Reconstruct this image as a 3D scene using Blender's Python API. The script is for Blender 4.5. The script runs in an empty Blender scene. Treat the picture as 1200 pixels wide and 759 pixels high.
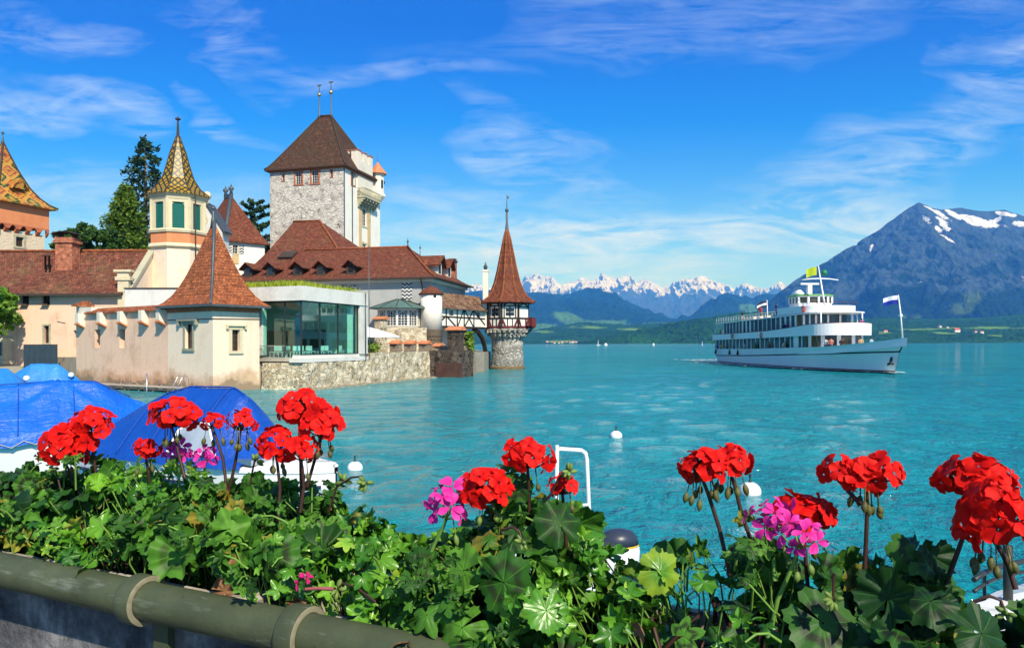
import bpy, math, random
import numpy as np
from mathutils import Vector, Matrix, Quaternion

R = math.radians
sc = bpy.context.scene
col = sc.collection

# ------------------------------------------------------------------ camera
H = 3.6                 # eye height above the lake (water is z = 0)
F = 867.0               # focal length in pixels of a 1200 wide frame
HZ = 402.5              # row of the horizon in the middle of a 1200x759 frame
ROLL = -4.0 / 1200
cam_d = bpy.data.cameras.new('camera')
cam = bpy.data.objects.new('camera', cam_d)
col.objects.link(cam)
cam.location = (0, 0, H)
cam.rotation_euler = (Matrix.Rotation(R(90), 3, 'X') @ Matrix.Rotation(ROLL, 3, 'Z')).to_euler()
cam_d.sensor_width = 36
cam_d.sensor_fit = 'HORIZONTAL'
cam_d.lens = F / 1200 * 36
cam_d.shift_y = (HZ - 379.5) / 1200
cam_d.clip_start = 0.05
cam_d.clip_end = 150000
sc.camera = cam

# ------------------------------------------------------------------ sky, sun, exposure
SUN = Vector((0.32, -0.67, 0.665)).normalized()
SUN_EL = math.asin(SUN.z)
SUN_AZ = math.atan2(SUN.x, SUN.y)
world = bpy.data.worlds.new('World')
sc.world = world
world.use_nodes = True
wt = world.node_tree
wt.nodes.clear()

def WN(kind, **kw):
	n = wt.nodes.new(kind)
	for k, v in kw.items():
		setattr(n, k, v)
	return n

def wl(a, b):
	wt.links.new(a, b)

def wmath(op, a, b=None, c=None, clamp=False):
	n = WN('ShaderNodeMath', operation=op)
	n.use_clamp = clamp
	for i, x in enumerate((a, b, c)):
		if x is None:
			continue
		if isinstance(x, (int, float)):
			n.inputs[i].default_value = x
		else:
			wl(x, n.inputs[i])
	return n.outputs[0]

w_out = WN('ShaderNodeOutputWorld')
w_bg = WN('ShaderNodeBackground')
w_bg.inputs['Strength'].default_value = 0.115
sky = WN('ShaderNodeTexSky', sky_type='NISHITA')
sky.sun_disc = False
sky.sun_elevation = SUN_EL
sky.sun_rotation = SUN_AZ
sky.altitude = 560
sky.air_density = 1.0
sky.dust_density = 0.8
sky.ozone_density = 2.2
# thin cirrus: streaky noise on a plane high above the ground, thicker in a few places
w_tc = WN('ShaderNodeTexCoord')
w_sep = WN('ShaderNodeSeparateXYZ')
wl(w_tc.outputs['Generated'], w_sep.inputs[0])
w_zc = wmath('MAXIMUM', w_sep.outputs[2], 0.02)
w_az = wmath('DIVIDE', w_sep.outputs[0], wmath('MAXIMUM', w_sep.outputs[1], 0.05))   # tan of azimuth
w_el = wmath('DIVIDE', w_sep.outputs[2], wmath('MAXIMUM', w_sep.outputs[1], 0.05))   # tan of height

def w_noise(sx, sy, rot, scale, detail=6, rough=0.55, dist=0.6, off=0.0):
	cx = WN('ShaderNodeCombineXYZ')
	wl(w_az, cx.inputs[0])
	wl(w_el, cx.inputs[1])
	mp = WN('ShaderNodeMapping')
	mp.inputs['Rotation'].default_value = (0, 0, rot)
	mp.inputs['Scale'].default_value = (sx, sy, 1)
	mp.inputs['Location'].default_value = (off, off * 0.7, 0)
	wl(cx.outputs[0], mp.inputs[0])
	n = WN('ShaderNodeTexNoise')
	n.inputs['Scale'].default_value = scale
	n.inputs['Detail'].default_value = detail
	n.inputs['Roughness'].default_value = rough
	n.inputs['Distortion'].default_value = dist
	wl(mp.outputs[0], n.inputs['Vector'])
	return n.outputs['Fac']

def w_blob(az, el, ra, re, rot=0.0):
	dx = wmath('SUBTRACT', w_az, az)
	dy = wmath('SUBTRACT', w_el, el)
	c, s = math.cos(rot), math.sin(rot)
	u = wmath('ADD', wmath('MULTIPLY', dx, c / ra), wmath('MULTIPLY', dy, s / ra))
	v = wmath('ADD', wmath('MULTIPLY', dx, -s / re), wmath('MULTIPLY', dy, c / re))
	d = wmath('ADD', wmath('MULTIPLY', u, u), wmath('MULTIPLY', v, v))
	return wmath('MAXIMUM', wmath('SUBTRACT', 1.0, d), 0.0)

def pxdir(px, py):
	return ((px - 600) / F, (HZ - py) / F)

w_wn = WN('ShaderNodeTexNoise')
w_cx0 = WN('ShaderNodeCombineXYZ')
wl(w_az, w_cx0.inputs[0])
wl(wmath('MULTIPLY', w_el, 2.0), w_cx0.inputs[1])
wl(w_cx0.outputs[0], w_wn.inputs['Vector'])
w_wn.inputs['Scale'].default_value = 3.5
w_wn.inputs['Detail'].default_value = 5
w_ws = WN('ShaderNodeSeparateColor')
wl(w_wn.outputs['Color'], w_ws.inputs[0])
w_azr, w_elr = w_az, w_el
w_az = wmath('ADD', w_azr, wmath('MULTIPLY', wmath('SUBTRACT', w_ws.outputs[0], 0.5), 0.55))
w_el = wmath('ADD', w_elr, wmath('MULTIPLY', wmath('SUBTRACT', w_ws.outputs[1], 0.5), 0.22))
blobs = [((720, 290), 340, 46, 0.02, 1.7), ((930, 270), 240, 50, 0.12, 1.6), ((1010, 205), 330, 90, 0.35, 0.85), ((640, 200), 150, 46, -0.5, 0.75),
		((880, 15), 440, 50, 0.08, 0.42), ((1150, 100), 140, 60, 0.5, 0.75), ((60, 15), 150, 36, -0.1, 0.6), ((60, 110), 150, 40, -0.2, 0.9),
		((265, 135), 70, 30, -0.5, 0.8), ((60, 250), 240, 60, 0.0, 0.8), ((470, 85), 180, 24, -0.05, 0.5), ((300, 40), 90, 34, -0.8, 0.6), ((520, 240), 220, 40, 0.0, 0.6)]
w_cov = None
for (c, ra, re, rot, amp) in blobs:
	az, el = pxdir(*c)
	b = wmath('MULTIPLY', w_blob(az, el, ra / F, re / F, rot), amp)
	w_cov = b if w_cov is None else wmath('MAXIMUM', w_cov, b)
w_az, w_el = w_azr, w_elr
n1 = w_noise(1.0, 4.5, 0.34, 4.0, 10, 0.60, 1.8, 3.1)
n2 = w_noise(1.3, 6.0, -0.45, 7.0, 8, 0.62, 1.4, 9.7)
w_n = wmath('ADD', wmath('MULTIPLY', n1, 0.6), wmath('MULTIPLY', n2, 0.4))
w_c = wmath('MULTIPLY', wmath('SUBTRACT', w_n, 0.41), 2.9, clamp=True)
w_fac = wmath('MULTIPLY', wmath('MULTIPLY', w_c, w_cov), 0.8, clamp=True)
w_fac2 = w_fac
w_rmp = WN('ShaderNodeValToRGB')      # deep alpine blue aloft, paler towards the horizon
w_e = w_rmp.color_ramp.elements
SKYT = [(0.0, (0.58, 0.90, 1.66)), (0.115, (0.54, 0.90, 1.60)), (0.165, (0.40, 0.81, 1.52)), (0.22, (0.20, 0.65, 1.45)), (0.30, (0.01, 0.49, 1.44)), (0.43, (0.0, 0.31, 1.26)), (0.65, (0.06, 0.40, 1.15)), (1.2, (0.50, 0.75, 1.10))]
while len(w_e) < len(SKYT):
	w_e.new(0.5)
for e_, (p_, c_) in zip(w_e, SKYT):
	e_.position = p_ / 1.2
	e_.color = c_ + (1,)
wl(wmath('DIVIDE', w_elr, 1.2, clamp=True), w_rmp.inputs[0])
w_hsv = WN('ShaderNodeMix', data_type='RGBA', blend_type='MULTIPLY')
w_hsv.inputs['Factor'].default_value = 1.0
wl(sky.outputs[0], w_hsv.inputs[6])
wl(w_rmp.outputs[0], w_hsv.inputs[7])
w_mix = WN('ShaderNodeMix', data_type='RGBA')
wl(w_fac2, w_mix.inputs['Factor'])
wl(w_hsv.outputs[2], w_mix.inputs[6])
w_mix.inputs[7].default_value = (6.0, 7.2, 8.6, 1)
wl(w_mix.outputs[2], w_bg.inputs['Color'])
wl(w_bg.outputs[0], w_out.inputs['Surface'])

sun_d = bpy.data.lights.new('sun', 'SUN')
sun_d.energy = 5.0
sun_d.angle = R(0.5)
sun_d.color = (1.0, 0.955, 0.915)
sun = bpy.data.objects.new('sun', sun_d)
col.objects.link(sun)
sun.rotation_euler = SUN.to_track_quat('Z', 'Y').to_euler()
sun.location = (30, -40, 60)

vs = sc.view_settings
vs.view_transform = 'Standard'
vs.look = 'None'
vs.exposure = 0.38
vs.gamma = 1.0
vs.use_curve_mapping = False
sc.render.engine = 'CYCLES'
cy = sc.cycles
cy.use_denoising = True
try:
	cy.denoiser = 'OPENIMAGEDENOISE'
	cy.denoising_input_passes = 'RGB_ALBEDO_NORMAL'
	cy.denoising_prefilter = 'ACCURATE'
except Exception:
	pass
cy.max_bounces = 8
cy.diffuse_bounces = 3
cy.glossy_bounces = 3
cy.transmission_bounces = 6
cy.transparent_max_bounces = 8
cy.volume_bounces = 1
cy.caustics_reflective = False
cy.caustics_refractive = False
cy.sample_clamp_indirect = 6
cy.use_adaptive_sampling = True
cy.adaptive_threshold = 0.015

# ------------------------------------------------------------------ helpers: pixels, meshes, things
def ray(px, py):
	"""direction (per metre of depth Y) of a point of the frame"""
	dx, dy = px - 600.0, HZ - py
	return ((dx * math.cos(ROLL) - dy * math.sin(ROLL)) / F, (dx * math.sin(ROLL) + dy * math.cos(ROLL)) / F)

def P(px, py, Y):
	a, b = ray(px, py)
	return Vector((a * Y, Y, H + b * Y))

def G(px, py, z=0.0):
	a, b = ray(px, py)
	Y = (z - H) / b
	return Vector((a * Y, Y, z))

def zat(px, py, Y):
	return H + ray(px, py)[1] * Y

class MB:
	"""collects faces; build() links them as one mesh object with metric UVs"""

	def __init__(self):
		self.v, self.f, self.mi, self.cur, self.sm = [], [], [], 0, []

	def m(self, i):
		self.cur = i
		return self

	def poly(self, pts, smooth=False):
		b = len(self.v)
		self.v += [tuple(p) for p in pts]
		self.f.append(tuple(range(b, b + len(pts))))
		self.mi.append(self.cur)
		self.sm.append(smooth)
		return self

	def faces(self, pts, faces, smooth=False):
		b = len(self.v)
		self.v += [tuple(p) for p in pts]
		for f in faces:
			self.f.append(tuple(b + i for i in f))
			self.mi.append(self.cur)
			self.sm.append(smooth)
		return self

	def box(self, x0, x1, y0, y1, z0, z1):
		p = [(x0, y0, z0), (x1, y0, z0), (x1, y1, z0), (x0, y1, z0), (x0, y0, z1), (x1, y0, z1), (x1, y1, z1), (x0, y1, z1)]
		return self.faces(p, [(0, 3, 2, 1), (4, 5, 6, 7), (0, 1, 5, 4), (1, 2, 6, 5), (2, 3, 7, 6), (3, 0, 4, 7)])

	def obox(self, c, ax, ay, az):
		"""box from a centre and three half-axis vectors"""
		c, ax, ay, az = Vector(c), Vector(ax), Vector(ay), Vector(az)
		p = [c + sx * ax + sy * ay + sz * az for sz in (-1, 1) for (sx, sy) in ((-1, -1), (1, -1), (1, 1), (-1, 1))]
		return self.faces(p, [(0, 3, 2, 1), (4, 5, 6, 7), (0, 1, 5, 4), (1, 2, 6, 5), (2, 3, 7, 6), (3, 0, 4, 7)])

	def beam(self, a, b, w, t, up=(0, 0, 1)):
		"""bar of section w x t from a to b"""
		a, b = Vector(a), Vector(b)
		d = b - a
		L = d.length
		d.normalize()
		s = d.cross(Vector(up))
		if s.length < 1e-4:
			s = d.cross(Vector((0, 1, 0)))
		s.normalize()
		n = s.cross(d).normalized()
		return self.obox((a + b) / 2, d * L / 2, s * w / 2, n * t / 2)

	def prism(self, poly, z0, z1, caps=True):
		n = len(poly)
		p = [(x, y, z0) for x, y in poly] + [(x, y, z1) for x, y in poly]
		fs = [(i, (i + 1) % n, n + (i + 1) % n, n + i) for i in range(n)]
		if caps:
			fs += [tuple(range(n - 1, -1, -1)), tuple(range(n, 2 * n))]
		return self.faces(p, fs)

	def rings(self, rings, cap0=True, cap1=True, smooth=False, closed=True):
		n = len(rings[0])
		p = [q for r in rings for q in r]
		fs = []
		for k in range(len(rings) - 1):
			for i in range(n if closed else n - 1):
				j = (i + 1) % n
				fs.append((k * n + i, k * n + j, (k + 1) * n + j, (k + 1) * n + i))
		self.faces(p, fs, smooth)
		b = len(self.v) - len(p)
		if cap0:
			self.f.append(tuple(b + i for i in range(n - 1, -1, -1)))
			self.mi.append(self.cur)
			self.sm.append(False)
		if cap1:
			self.f.append(tuple(b + (len(rings) - 1) * n + i for i in range(n)))
			self.mi.append(self.cur)
			self.sm.append(False)
		return self

	def lathe(self, prof, n=16, c=(0, 0), ph=0.0, smooth=True, cap=True, sx=1.0, sy=1.0):
		rs = []
		for r, z in prof:
			rs.append([(c[0] + sx * r * math.cos(ph + 2 * math.pi * i / n), c[1] + sy * r * math.sin(ph + 2 * math.pi * i / n), z) for i in range(n)])
		return self.rings(rs, cap, cap, smooth)

	def tube(self, pts, r, n=8, smooth=True, cap=True):
		pts = [Vector(p) for p in pts]
		rs = []
		prev = None
		for i, p in enumerate(pts):
			d = (pts[min(i + 1, len(pts) - 1)] - pts[max(i - 1, 0)]).normalized()
			ref = prev if prev is not None else (Vector((0, 0, 1)) if abs(d.z) < 0.9 else Vector((1, 0, 0)))
			s = d.cross(ref)
			if s.length < 1e-5:
				s = d.cross(Vector((0.3, 1, 0.2)))
			s.normalize()
			u = s.cross(d).normalized()
			prev = u
			rr = r[i] if isinstance(r, (list, tuple)) else r
			rs.append([p + rr * (math.cos(2 * math.pi * k / n) * s + math.sin(2 * math.pi * k / n) * u) for k in range(n)])
		return self.rings(rs, cap, cap, smooth)

	def ball(self, c, r, n=12, m=8, sz=1.0):
		prof = []
		for k in range(m + 1):
			a = -math.pi / 2 + math.pi * k / m
			prof.append((max(r * math.cos(a), 1e-4), c[2] + sz * r * math.sin(a)))
		return self.lathe(prof, n, (c[0], c[1]), smooth=True)

	def build(self, name, mats, parent=None, loc=None, rotz=None):
		if not isinstance(mats, (list, tuple)):
			mats = [mats]
		me = bpy.data.meshes.new(name)
		me.from_pydata(self.v, [], self.f)
		for m_ in mats:
			me.materials.append(m_)
		me.polygons.foreach_set('material_index', self.mi)
		me.polygons.foreach_set('use_smooth', self.sm)
		uv = me.uv_layers.new(name='UVMap')
		co = np.array(self.v, dtype=np.float64).reshape(-1, 3)
		buf = np.zeros((len(me.loops), 2))
		li = 0
		for f in self.f:
			p = co[list(f)]
			n = np.zeros(3)
			for i in range(len(f)):
				n += np.cross(p[i] - p[0], p[(i + 1) % len(f)] - p[0])
			L = np.linalg.norm(n)
			n = n / L if L > 1e-12 else np.array((0, 0, 1.0))
			h = np.array((-n[1], n[0], 0.0))
			hl = np.linalg.norm(h)
			h = h / hl if hl > 0.05 else np.array((1.0, 0, 0))
			s = np.cross(n, h)
			buf[li:li + len(f), 0] = p @ h
			buf[li:li + len(f), 1] = p @ s
			li += len(f)
		uv.data.foreach_set('uv', buf.ravel())
		me.update()
		o = bpy.data.objects.new(name, me)
		col.objects.link(o)
		if parent is not None:
			o.parent = parent
		if loc is not None:
			o.location = loc
		if rotz is not None:
			o.rotation_euler = (0, 0, rotz)
		return o

def np_mesh(name, verts, quads, mat, parent=None, uv=None, smooth=False, attrs=None):
	"""mesh object from numpy arrays (all faces with the same number of corners)"""
	me = bpy.data.meshes.new(name)
	nv, nf, k = len(verts), len(quads), quads.shape[1]
	me.vertices.add(nv)
	me.vertices.foreach_set('co', np.asarray(verts, dtype=np.float32).ravel())
	me.loops.add(nf * k)
	me.loops.foreach_set('vertex_index', np.asarray(quads, dtype=np.int32).ravel())
	me.polygons.add(nf)
	me.polygons.foreach_set('loop_start', np.arange(0, nf * k, k, dtype=np.int32))
	me.polygons.foreach_set('loop_total', np.full(nf, k, dtype=np.int32))
	me.polygons.foreach_set('use_smooth', np.full(nf, smooth, dtype=bool))
	if uv is not None:
		l = me.uv_layers.new(name='UVMap')
		l.data.foreach_set('uv', np.asarray(uv, dtype=np.float32)[np.asarray(quads).ravel()].ravel())
	for an, av in (attrs or {}).items():
		a = me.attributes.new(an, 'FLOAT', 'POINT')
		a.data.foreach_set('value', np.asarray(av, dtype=np.float32))
	me.update(calc_edges=True)
	me.validate()
	for m_ in (mat if isinstance(mat, (list, tuple)) else [mat]):
		me.materials.append(m_)
	o = bpy.data.objects.new(name, me)
	col.objects.link(o)
	if parent is not None:
		o.parent = parent
	return o

def tag(o, label, cat, group=None):
	o['label'] = label
	o['category'] = cat
	if group:
		o['group'] = group
	return o

def thing(name, label, cat, loc=(0, 0, 0), rotz=0.0, group=None):
	o = bpy.data.objects.new(name, None)
	o.empty_display_size = 0.3
	col.objects.link(o)
	o.location = loc
	o.rotation_euler = (0, 0, rotz)
	return tag(o, label, cat, group)

def struct(o, kind='structure', label=None):
	o['kind'] = kind
	if label:
		o['label'] = label
	return o

def dup(root, loc, rotz, label=None, group=None):
	r = root.copy()
	col.objects.link(r)
	r.location = loc
	r.rotation_euler = (0, 0, rotz)
	if label:
		r['label'] = label
	if group:
		r['group'] = group
	for ch in list(root.children):
		c = ch.copy()
		col.objects.link(c)
		c.parent = r
		for g in list(ch.children):
			d = g.copy()
			col.objects.link(d)
			d.parent = c
	return r

# ------------------------------------------------------------------ helpers: noise
_rs = np.random.RandomState(11)
_perm = np.concatenate([_rs.permutation(256)] * 2)
_grad = _rs.uniform(0, 2 * math.pi, 256)

def perlin(x, y):
	xi, yi = np.floor(x).astype(int), np.floor(y).astype(int)
	xf, yf = x - xi, y - yi
	u, v = xf * xf * xf * (xf * (xf * 6 - 15) + 10), yf * yf * yf * (yf * (yf * 6 - 15) + 10)

	def g(ix, iy, fx, fy):
		a = _grad[_perm[(_perm[ix & 255] + iy) & 255]]
		return np.cos(a) * fx + np.sin(a) * fy
	n00, n10 = g(xi, yi, xf, yf), g(xi + 1, yi, xf - 1, yf)
	n01, n11 = g(xi, yi + 1, xf, yf - 1), g(xi + 1, yi + 1, xf - 1, yf - 1)
	return (n00 * (1 - u) + n10 * u) * (1 - v) + (n01 * (1 - u) + n11 * u) * v

def fbm(x, y, oct=5, gain=0.5, lac=2.03):
	s, a = np.zeros_like(x, dtype=float), 1.0
	for k in range(oct):
		s += a * perlin(x + 17.3 * k, y - 9.1 * k)
		x, y, a = x * lac, y * lac, a * gain
	return s

def ridged(x, y, oct=5, gain=0.5, lac=2.1):
	s, a = np.zeros_like(x, dtype=float), 1.0
	for k in range(oct):
		s += a * (1 - 2 * np.abs(perlin(x + 7.7 * k, y + 3.3 * k)))
		x, y, a = x * lac, y * lac, a * gain
	return s

# ------------------------------------------------------------------ helpers: materials
def S(hexs):
	c = [int(hexs[i:i + 2], 16) / 255 for i in (0, 2, 4)]
	return tuple(x / 12.92 if x < 0.04045 else ((x + 0.055) / 1.055) ** 2.4 for x in c) + (1,)

class Mat:
	def __init__(self, name, rough=0.8, spec=0.3, metallic=0.0):
		self.m = bpy.data.materials.new(name)
		self.m.use_nodes = True
		self.t = self.m.node_tree
		self.b = self.t.nodes['Principled BSDF']
		self.out = self.t.nodes['Material Output']
		self.b.inputs['Roughness'].default_value = rough
		self.b.inputs['Specular IOR Level'].default_value = spec
		self.b.inputs['Metallic'].default_value = metallic
		self._c = {}

	def n(self, kind, **kw):
		nd = self.t.nodes.new(kind)
		for k, v in kw.items():
			setattr(nd, k, v)
		return nd

	def l(self, a, b):
		self.t.links.new(a, b)

	def coord(self, which='UV'):
		if 'tc' not in self._c:
			self._c['tc'] = self.n('ShaderNodeTexCoord')
		return self._c['tc'].outputs[which]

	def mapped(self, which='UV', scale=(1, 1, 1), rot=(0, 0, 0), loc=(0, 0, 0)):
		mp = self.n('ShaderNodeMapping')
		mp.inputs['Scale'].default_value = scale
		mp.inputs['Rotation'].default_value = rot
		mp.inputs['Location'].default_value = loc
		self.l(self.coord(which), mp.inputs[0])
		return mp.outputs[0]

	def setin(self, sock, v):
		if hasattr(v, 'is_output'):
			self.l(v, sock)
		else:
			sock.default_value = v

	def noise(self, vec, scale, detail=4, rough=0.55, dist=0.0):
		nd = self.n('ShaderNodeTexNoise')
		self.l(vec, nd.inputs['Vector'])
		nd.inputs['Scale'].default_value = scale
		nd.inputs['Detail'].default_value = detail
		nd.inputs['Roughness'].default_value = rough
		nd.inputs['Distortion'].default_value = dist
		return nd.outputs['Fac']

	def vor(self, vec, scale, feature='F1', rnd=1.0, out='Distance'):
		nd = self.n('ShaderNodeTexVoronoi', feature=feature)
		self.l(vec, nd.inputs['Vector'])
		nd.inputs['Scale'].default_value = scale
		nd.inputs['Randomness'].default_value = rnd
		return nd.outputs[out]

	def ramp(self, fac, stops, interp='LINEAR'):
		nd = self.n('ShaderNodeValToRGB')
		nd.color_ramp.interpolation = interp
		el = nd.color_ramp.elements
		while len(el) < len(stops):
			el.new(0.5)
		for e, (p, c) in zip(el, stops):
			e.position = p
			e.color = c if len(c) == 4 else tuple(c) + (1,)
		self.l(fac, nd.inputs[0])
		return nd.outputs['Color']

	def val(self, fac, a, b, lo=0.0, hi=1.0):
		nd = self.n('ShaderNodeMapRange')
		nd.inputs[1].default_value = a
		nd.inputs[2].default_value = b
		nd.inputs[3].default_value = lo
		nd.inputs[4].default_value = hi
		self.l(fac, nd.inputs[0])
		return nd.outputs[0]

	def mix(self, fac, a, b, mode='MIX'):
		nd = self.n('ShaderNodeMix', data_type='RGBA', blend_type=mode)
		self.setin(nd.inputs['Factor'], fac)
		self.setin(nd.inputs[6], a)
		self.setin(nd.inputs[7], b)
		return nd.outputs[2]

	def math(self, op, a, b=0.0, clamp=False):
		nd = self.n('ShaderNodeMath', operation=op)
		nd.use_clamp = clamp
		self.setin(nd.inputs[0], a)
		self.setin(nd.inputs[1], b)
		return nd.outputs[0]

	def attr(self, name):
		nd = self.n('ShaderNodeAttribute')
		nd.attribute_name = name
		return nd.outputs['Fac']

	def island(self):
		return self.n('ShaderNodeNewGeometry').outputs['Random Per Island']

	def color(self, c):
		self.setin(self.b.inputs['Base Color'], c)
		return self

	def bump(self, h, strength=0.4, dist=0.02):
		nd = self.n('ShaderNodeBump')
		nd.inputs['Strength'].default_value = strength
		nd.inputs['Distance'].default_value = dist
		self.l(h, nd.inputs['Height'])
		self.l(nd.outputs[0], self.b.inputs['Normal'])
		return self

def sc3(c, k):
	return tuple(min(1.0, x * k) for x in c[:3]) + (1,)

def plain(name, c, rough=0.6, var=0.12, scale=3.0, spec=0.3, metallic=0.0, which='Object', bump=0.0, detail=5):
	a = Mat(name, rough, spec, metallic)
	n = a.noise(a.coord(which), scale, detail, 0.6)
	a.color(a.ramp(n, [(0.25, sc3(c, 1 - var)), (0.75, sc3(c, 1 + var))]))
	if bump:
		a.bump(n, bump, 0.01)
	return a.m

def plaster(name, c, dirt=S('8a7560'), amount=0.35, bump=0.25, base_dirt=None):
	"""lime plaster: broad stains, fine mottling, streaks that run down"""
	a = Mat(name, 0.9, 0.15)
	uv = a.coord('Object')
	n1 = a.noise(uv, 0.5, 6, 0.65)
	n2 = a.noise(uv, 6.0, 5, 0.6)
	st = a.noise(a.mapped('UV', (2.2, 0.18, 1)), 1.4, 5, 0.65)
	base = a.ramp(n2, [(0.3, sc3(c, 0.93)), (0.7, sc3(c, 1.05))])
	c1 = a.mix(a.math('MULTIPLY', a.val(n1, 0.50, 0.72), amount), base, dirt)
	c2 = a.mix(a.math('MULTIPLY', a.val(st, 0.55, 0.75), amount * 0.8), c1, sc3(dirt, 0.9))
	if base_dirt:
		sp = a.n('ShaderNodeSeparateXYZ')
		a.l(uv, sp.inputs[0])
		zz = a.math('ADD', sp.outputs[2], a.math('MULTIPLY', a.math('SUBTRACT', n1, 0.5), -3.0))
		c2 = a.mix(a.val(zz, 1.5, 0.9, 0, 0.55), c2, (0.42, 0.22, 0.10, 1))
		c2 = a.mix(a.val(zz, 0.75, 0.45, 0, 0.7), c2, (0.20, 0.14, 0.09, 1))
	a.color(c2)
	a.bump(n2, bump, 0.02)
	return a.m

def rubble(name, cols, mortar, scale=2.2, edge=0.06, bump=0.9, which='UV', stretch=(1, 1.35, 1), plast=None, plast_amt=0.0, dist=0.06):
	"""random rubble masonry: stones of several tones in mortar, optionally half hidden by old plaster"""
	a = Mat(name, 0.92, 0.15)
	vec = a.mapped(which, stretch)
	wob = a.noise(vec, 1.7, 3, 0.5)
	wv = a.n('ShaderNodeVectorMath', operation='ADD')
	sm = a.n('ShaderNodeCombineXYZ')
	k = a.math('MULTIPLY', wob, 0.5)
	a.l(k, sm.inputs[0])
	a.l(k, sm.inputs[1])
	a.l(vec, wv.inputs[0])
	a.l(sm.outputs[0], wv.inputs[1])
	v = wv.outputs[0]
	de = a.vor(v, scale, 'DISTANCE_TO_EDGE')
	cc = a.vor(v, scale, 'F1', out='Color')
	sep = a.n('ShaderNodeSeparateColor')
	a.l(cc, sep.inputs[0])
	k_ = len(cols)
	stone = a.ramp(sep.outputs[0], [(i / max(k_ - 1, 1), c) for i, c in enumerate(cols)])
	fine = a.noise(v, 9.0, 5, 0.65)
	stone = a.mix(0.45, stone, a.ramp(fine, [(0.3, (0.25, 0.25, 0.25, 1)), (0.75, (1, 1, 1, 1))]), 'MULTIPLY')
	m_ = a.val(de, edge * 0.4, edge)
	c = a.mix(m_, mortar, stone)
	h = a.math('ADD', a.math('MULTIPLY', m_, 0.8), a.math('MULTIPLY', fine, 0.5))
	if plast is not None:
		pn = a.noise(a.coord(which), 0.8, 6, 0.7)
		pf = a.val(a.math('ADD', pn, a.math('MULTIPLY', fine, 0.35)), 0.68 - plast_amt, 0.74 - plast_amt)
		c = a.mix(pf, c, a.ramp(fine, [(0.25, sc3(plast, 0.86)), (0.7, plast)]))
		h = a.math('ADD', h, a.math('MULTIPLY', pf, 0.4))
	a.color(c)
	a.bump(h, bump, dist)
	return a.m

def tiles(name, c1, c2, c3, w=0.24, h=0.20, moss=None, moss_amt=0.3, bump=0.8, mortar=None):
	"""plain clay tiles in courses, each tile with a tone of its own"""
	a = Mat(name, 0.85, 0.2)
	uv = a.coord('UV')
	br = a.n('ShaderNodeTexBrick')
	br.offset = 0.5
	a.l(uv, br.inputs['Vector'])
	br.inputs['Scale'].default_value = 1.0
	br.inputs['Brick Width'].default_value = w
	br.inputs['Row Height'].default_value = h
	br.inputs['Mortar Size'].default_value = 0.022
	br.inputs['Mortar Smooth'].default_value = 0.3
	br.inputs['Bias'].default_value = -0.1
	br.inputs['Color1'].default_value = c1
	br.inputs['Color2'].default_value = c2
	br.inputs['Mortar'].default_value = mortar or sc3(c1, 0.25)
	n1 = a.noise(uv, 0.35, 6, 0.7)
	n2 = a.noise(uv, 3.2, 4, 0.7)
	n4 = a.noise(uv, 1.1, 5, 0.75)
	c = a.mix(a.val(n2, 0.44, 0.62, 0, 0.85), br.outputs['Color'], c3)
	c = a.mix(a.val(n4, 0.54, 0.68, 0, 0.7), c, sc3(c2, 1.45))
	if moss is not None:
		c = a.mix(a.math('MULTIPLY', a.val(a.math('ADD', n1, a.math('MULTIPLY', n2, 0.3)), 0.62, 0.8), moss_amt), c, moss)
	c = a.mix(0.5, c, a.ramp(n1, [(0.3, (0.55, 0.55, 0.55, 1)), (0.7, (1, 1, 1, 1))]), 'MULTIPLY')
	n5 = a.noise(uv, 2.1, 3, 0.8)
	c = a.mix(0.75, c, a.ramp(n5, [(0.36, (0.35, 0.33, 0.32, 1)), (0.52, (0.95, 0.95, 0.95, 1)), (0.66, (1.45, 1.4, 1.35, 1))]), 'MULTIPLY')
	a.color(c)
	sp = a.n('ShaderNodeSeparateXYZ')
	a.l(uv, sp.inputs[0])
	saw = a.math('FRACT', a.math('DIVIDE', sp.outputs[1], h))
	hh = a.math('ADD', a.math('SUBTRACT', 1.0, saw), a.math('MULTIPLY', a.math('SUBTRACT', 1.0, br.outputs['Fac']), 0.6))
	a.bump(a.math('ADD', hh, a.math('MULTIPLY', n2, 1.2)), bump, 0.03)
	return a.m
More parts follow.
